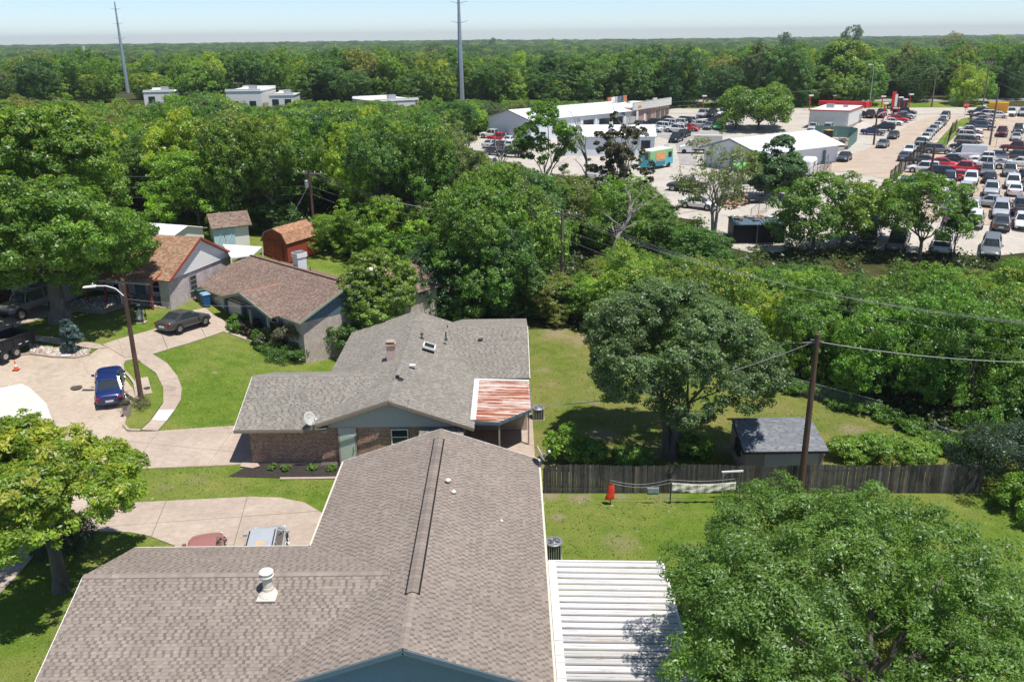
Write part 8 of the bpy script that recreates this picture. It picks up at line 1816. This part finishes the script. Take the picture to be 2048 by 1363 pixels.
for px, py, top, lb, arm, mt in road:
    p = GP(px, py); H = hgt(p, top); upole(lb, p, H, arm, -8, mt, .17, transf=('transformer' in lb)); tops[px] = Vector((p.x, p.y, p.z+H-.3))
def span(ks, sg=1.0, dzs=(0, -1.2), r=.014):
    names = {id(v): k for k, v in tops.items()}
    short = {1529: 'the tall dark pole', 1964: 'the orange box pole', 953: 'the tower side pole', 1114: 'the garage pole', 480: 'the store pole', 807: 'the bare pole', 834: 'the wood transformer pole', 1109: 'the slim pole', 1471: 'the grey lot pole', 1863: 'the toilet pole', 50: 'the far left pole', 376: 'the pale pole'}
    for a, b in zip(ks, ks[1:]):
        for j_, dz in enumerate(dzs): wire(('top', 'middle', 'low')[j_]+' wire from '+short.get(names.get(id(a)), 'one pole')+' to '+short.get(names.get(id(b)), 'the right frame edge'), (a if isinstance(a, Vector) else tops[a])+Vector((0, 0, dz)), (b if isinstance(b, Vector) else tops[b])+Vector((0, 0, dz)), sg, r, 'wire', 'wires along the main road')
e1 = GP(2250, 200, 10); e1 = Vector((e1.x, e1.y, e1.z+10)); e0 = GP(480, 172, 10)
span([tops[1529], tops[1964], e1], 1.2, (0, -.8, -3.2)); span([tops[953], tops[1114], tops[1529]], 1.2, (0, -1.6)); span([tops[480], tops[807], tops[953]], 1.5, (0,)); span([tops[834], tops[1109], tops[1471]], 1.4, (0, -.9)); span([tops[1471], tops[1863], tops[1964]], 1.2, (0,)); span([tops[50], tops[376], tops[480]], 1.5, (0,))
for px, py, top, lb, dx in ((1326, 196, 148, 'tall grey street lamp behind the strip shop', -1), (1738, 218, 129, 'tall grey street lamp beyond the small shop', -.4), (563, 195, 138, 'grey street lamp behind the white stores', -1), (229, 176, 134, 'grey street lamp left of the left steel tower', -1), (1031, 168, 144, 'curved grey street lamp in the middle distance', -1)):
    p = GP(px, py); H = hgt(p, top); T = thing('street_lamp', lb, 'street lamp', p); MB().tube([(0, 0, 0), (0, 0, H*.92)], [.14, .09], 8).build('post', M['galv'], T); MB().tube([(0, 0, H*.9), (dx*.7, 0, H*.985), (dx*2.2, 0, H)], .06, 6).build('lamp_arm', M['galv'], T); MB().box((dx*2.5, 0, H), (1.0, .35, .2)).build('lamp_head', M['white'], T, bevel=.05)
p = GP(1747, 290); T = [o for o in bpy.data.objects if o.get('label', '').startswith('dark wooden lamp pole')][0]; H = tops[1747].z+.3-T.location.z
MB().tube([(0, 0, H-.9), (.8, 0, H-.2), (2.0, 0, H-.1)], .05, 6).build('lamp_arm', M['white'], T); MB().box((2.3, 0, H-.1), (.9, .35, .18)).build('lamp_head', M['white'], T)
def tower(px, py, topx, topy, label, r0, arms):
    r0 *= .8
    p = GP(px, py); H = hgt(p, topy); T = thing('steel_tower', label, 'transmission pole', p); n = 8
    MB().tube([(0, 0, 0), (0, 0, H*.5), (0, 0, H)], [r0, r0*.66, r0*.25], n).build('shaft', M['steelblue'], T)
    for h in arms:
        for s in (-1, 1): MB().tube([(0, 0, h*H), (s*r0*2.6, 0, h*H+r0*.6)], [r0*.10, r0*.05], 6).build('davit_arm', M['steelblue'], T)
        MB().tube([(0, 0, h*H-.3), (0, 0, h*H+.3)], r0*.7*(1.25-h*.8), 8).build('collar', M['galv'], T)
    return H
tower(923, 203, 914, -38, 'tall pale blue steel transmission pole in the centre', 1.15, (.66, .82, .94)); tower(256, 186, 228, 4, 'tall steel transmission pole leaning at the far left', 1.05, (.60, .76, .92))
p = GP(176, 150); T = thing('radio_mast', 'small red and white lattice mast on the left skyline', 'mast', p); H = hgt(p, 92)
for i in range(6): MB().beam((0, 0, H*i/6), (0, 0, H*(i+1)/6), 1.1, 1.1).build('mast_section', M['redsign'] if i % 2 == 0 else M['white'], T)

# ------------------------------------------------------------------ haze
def haze():
    m = bpy.data.materials.new('haze'); m.use_nodes = True; nt = m.node_tree; nt.nodes.clear(); out = nt.nodes.new('ShaderNodeOutputMaterial'); pv = nt.nodes.new('ShaderNodeVolumePrincipled')
    pv.inputs['Color'].default_value = (.90, .94, 1.0, 1); pv.inputs['Density'].default_value = HAZE; pv.inputs['Anisotropy'].default_value = .3; L(nt, pv.outputs[0], out.inputs['Volume'])
    o = MB().box((0, 3000, 31), (9800, 6600, 70)).build('haze', m, None, 'stuff'); tag(o, 'thin bluish summer haze over the whole suburb', 'haze'); o.display_type = 'WIRE'
HAZE = .00016
if HAZE: haze()
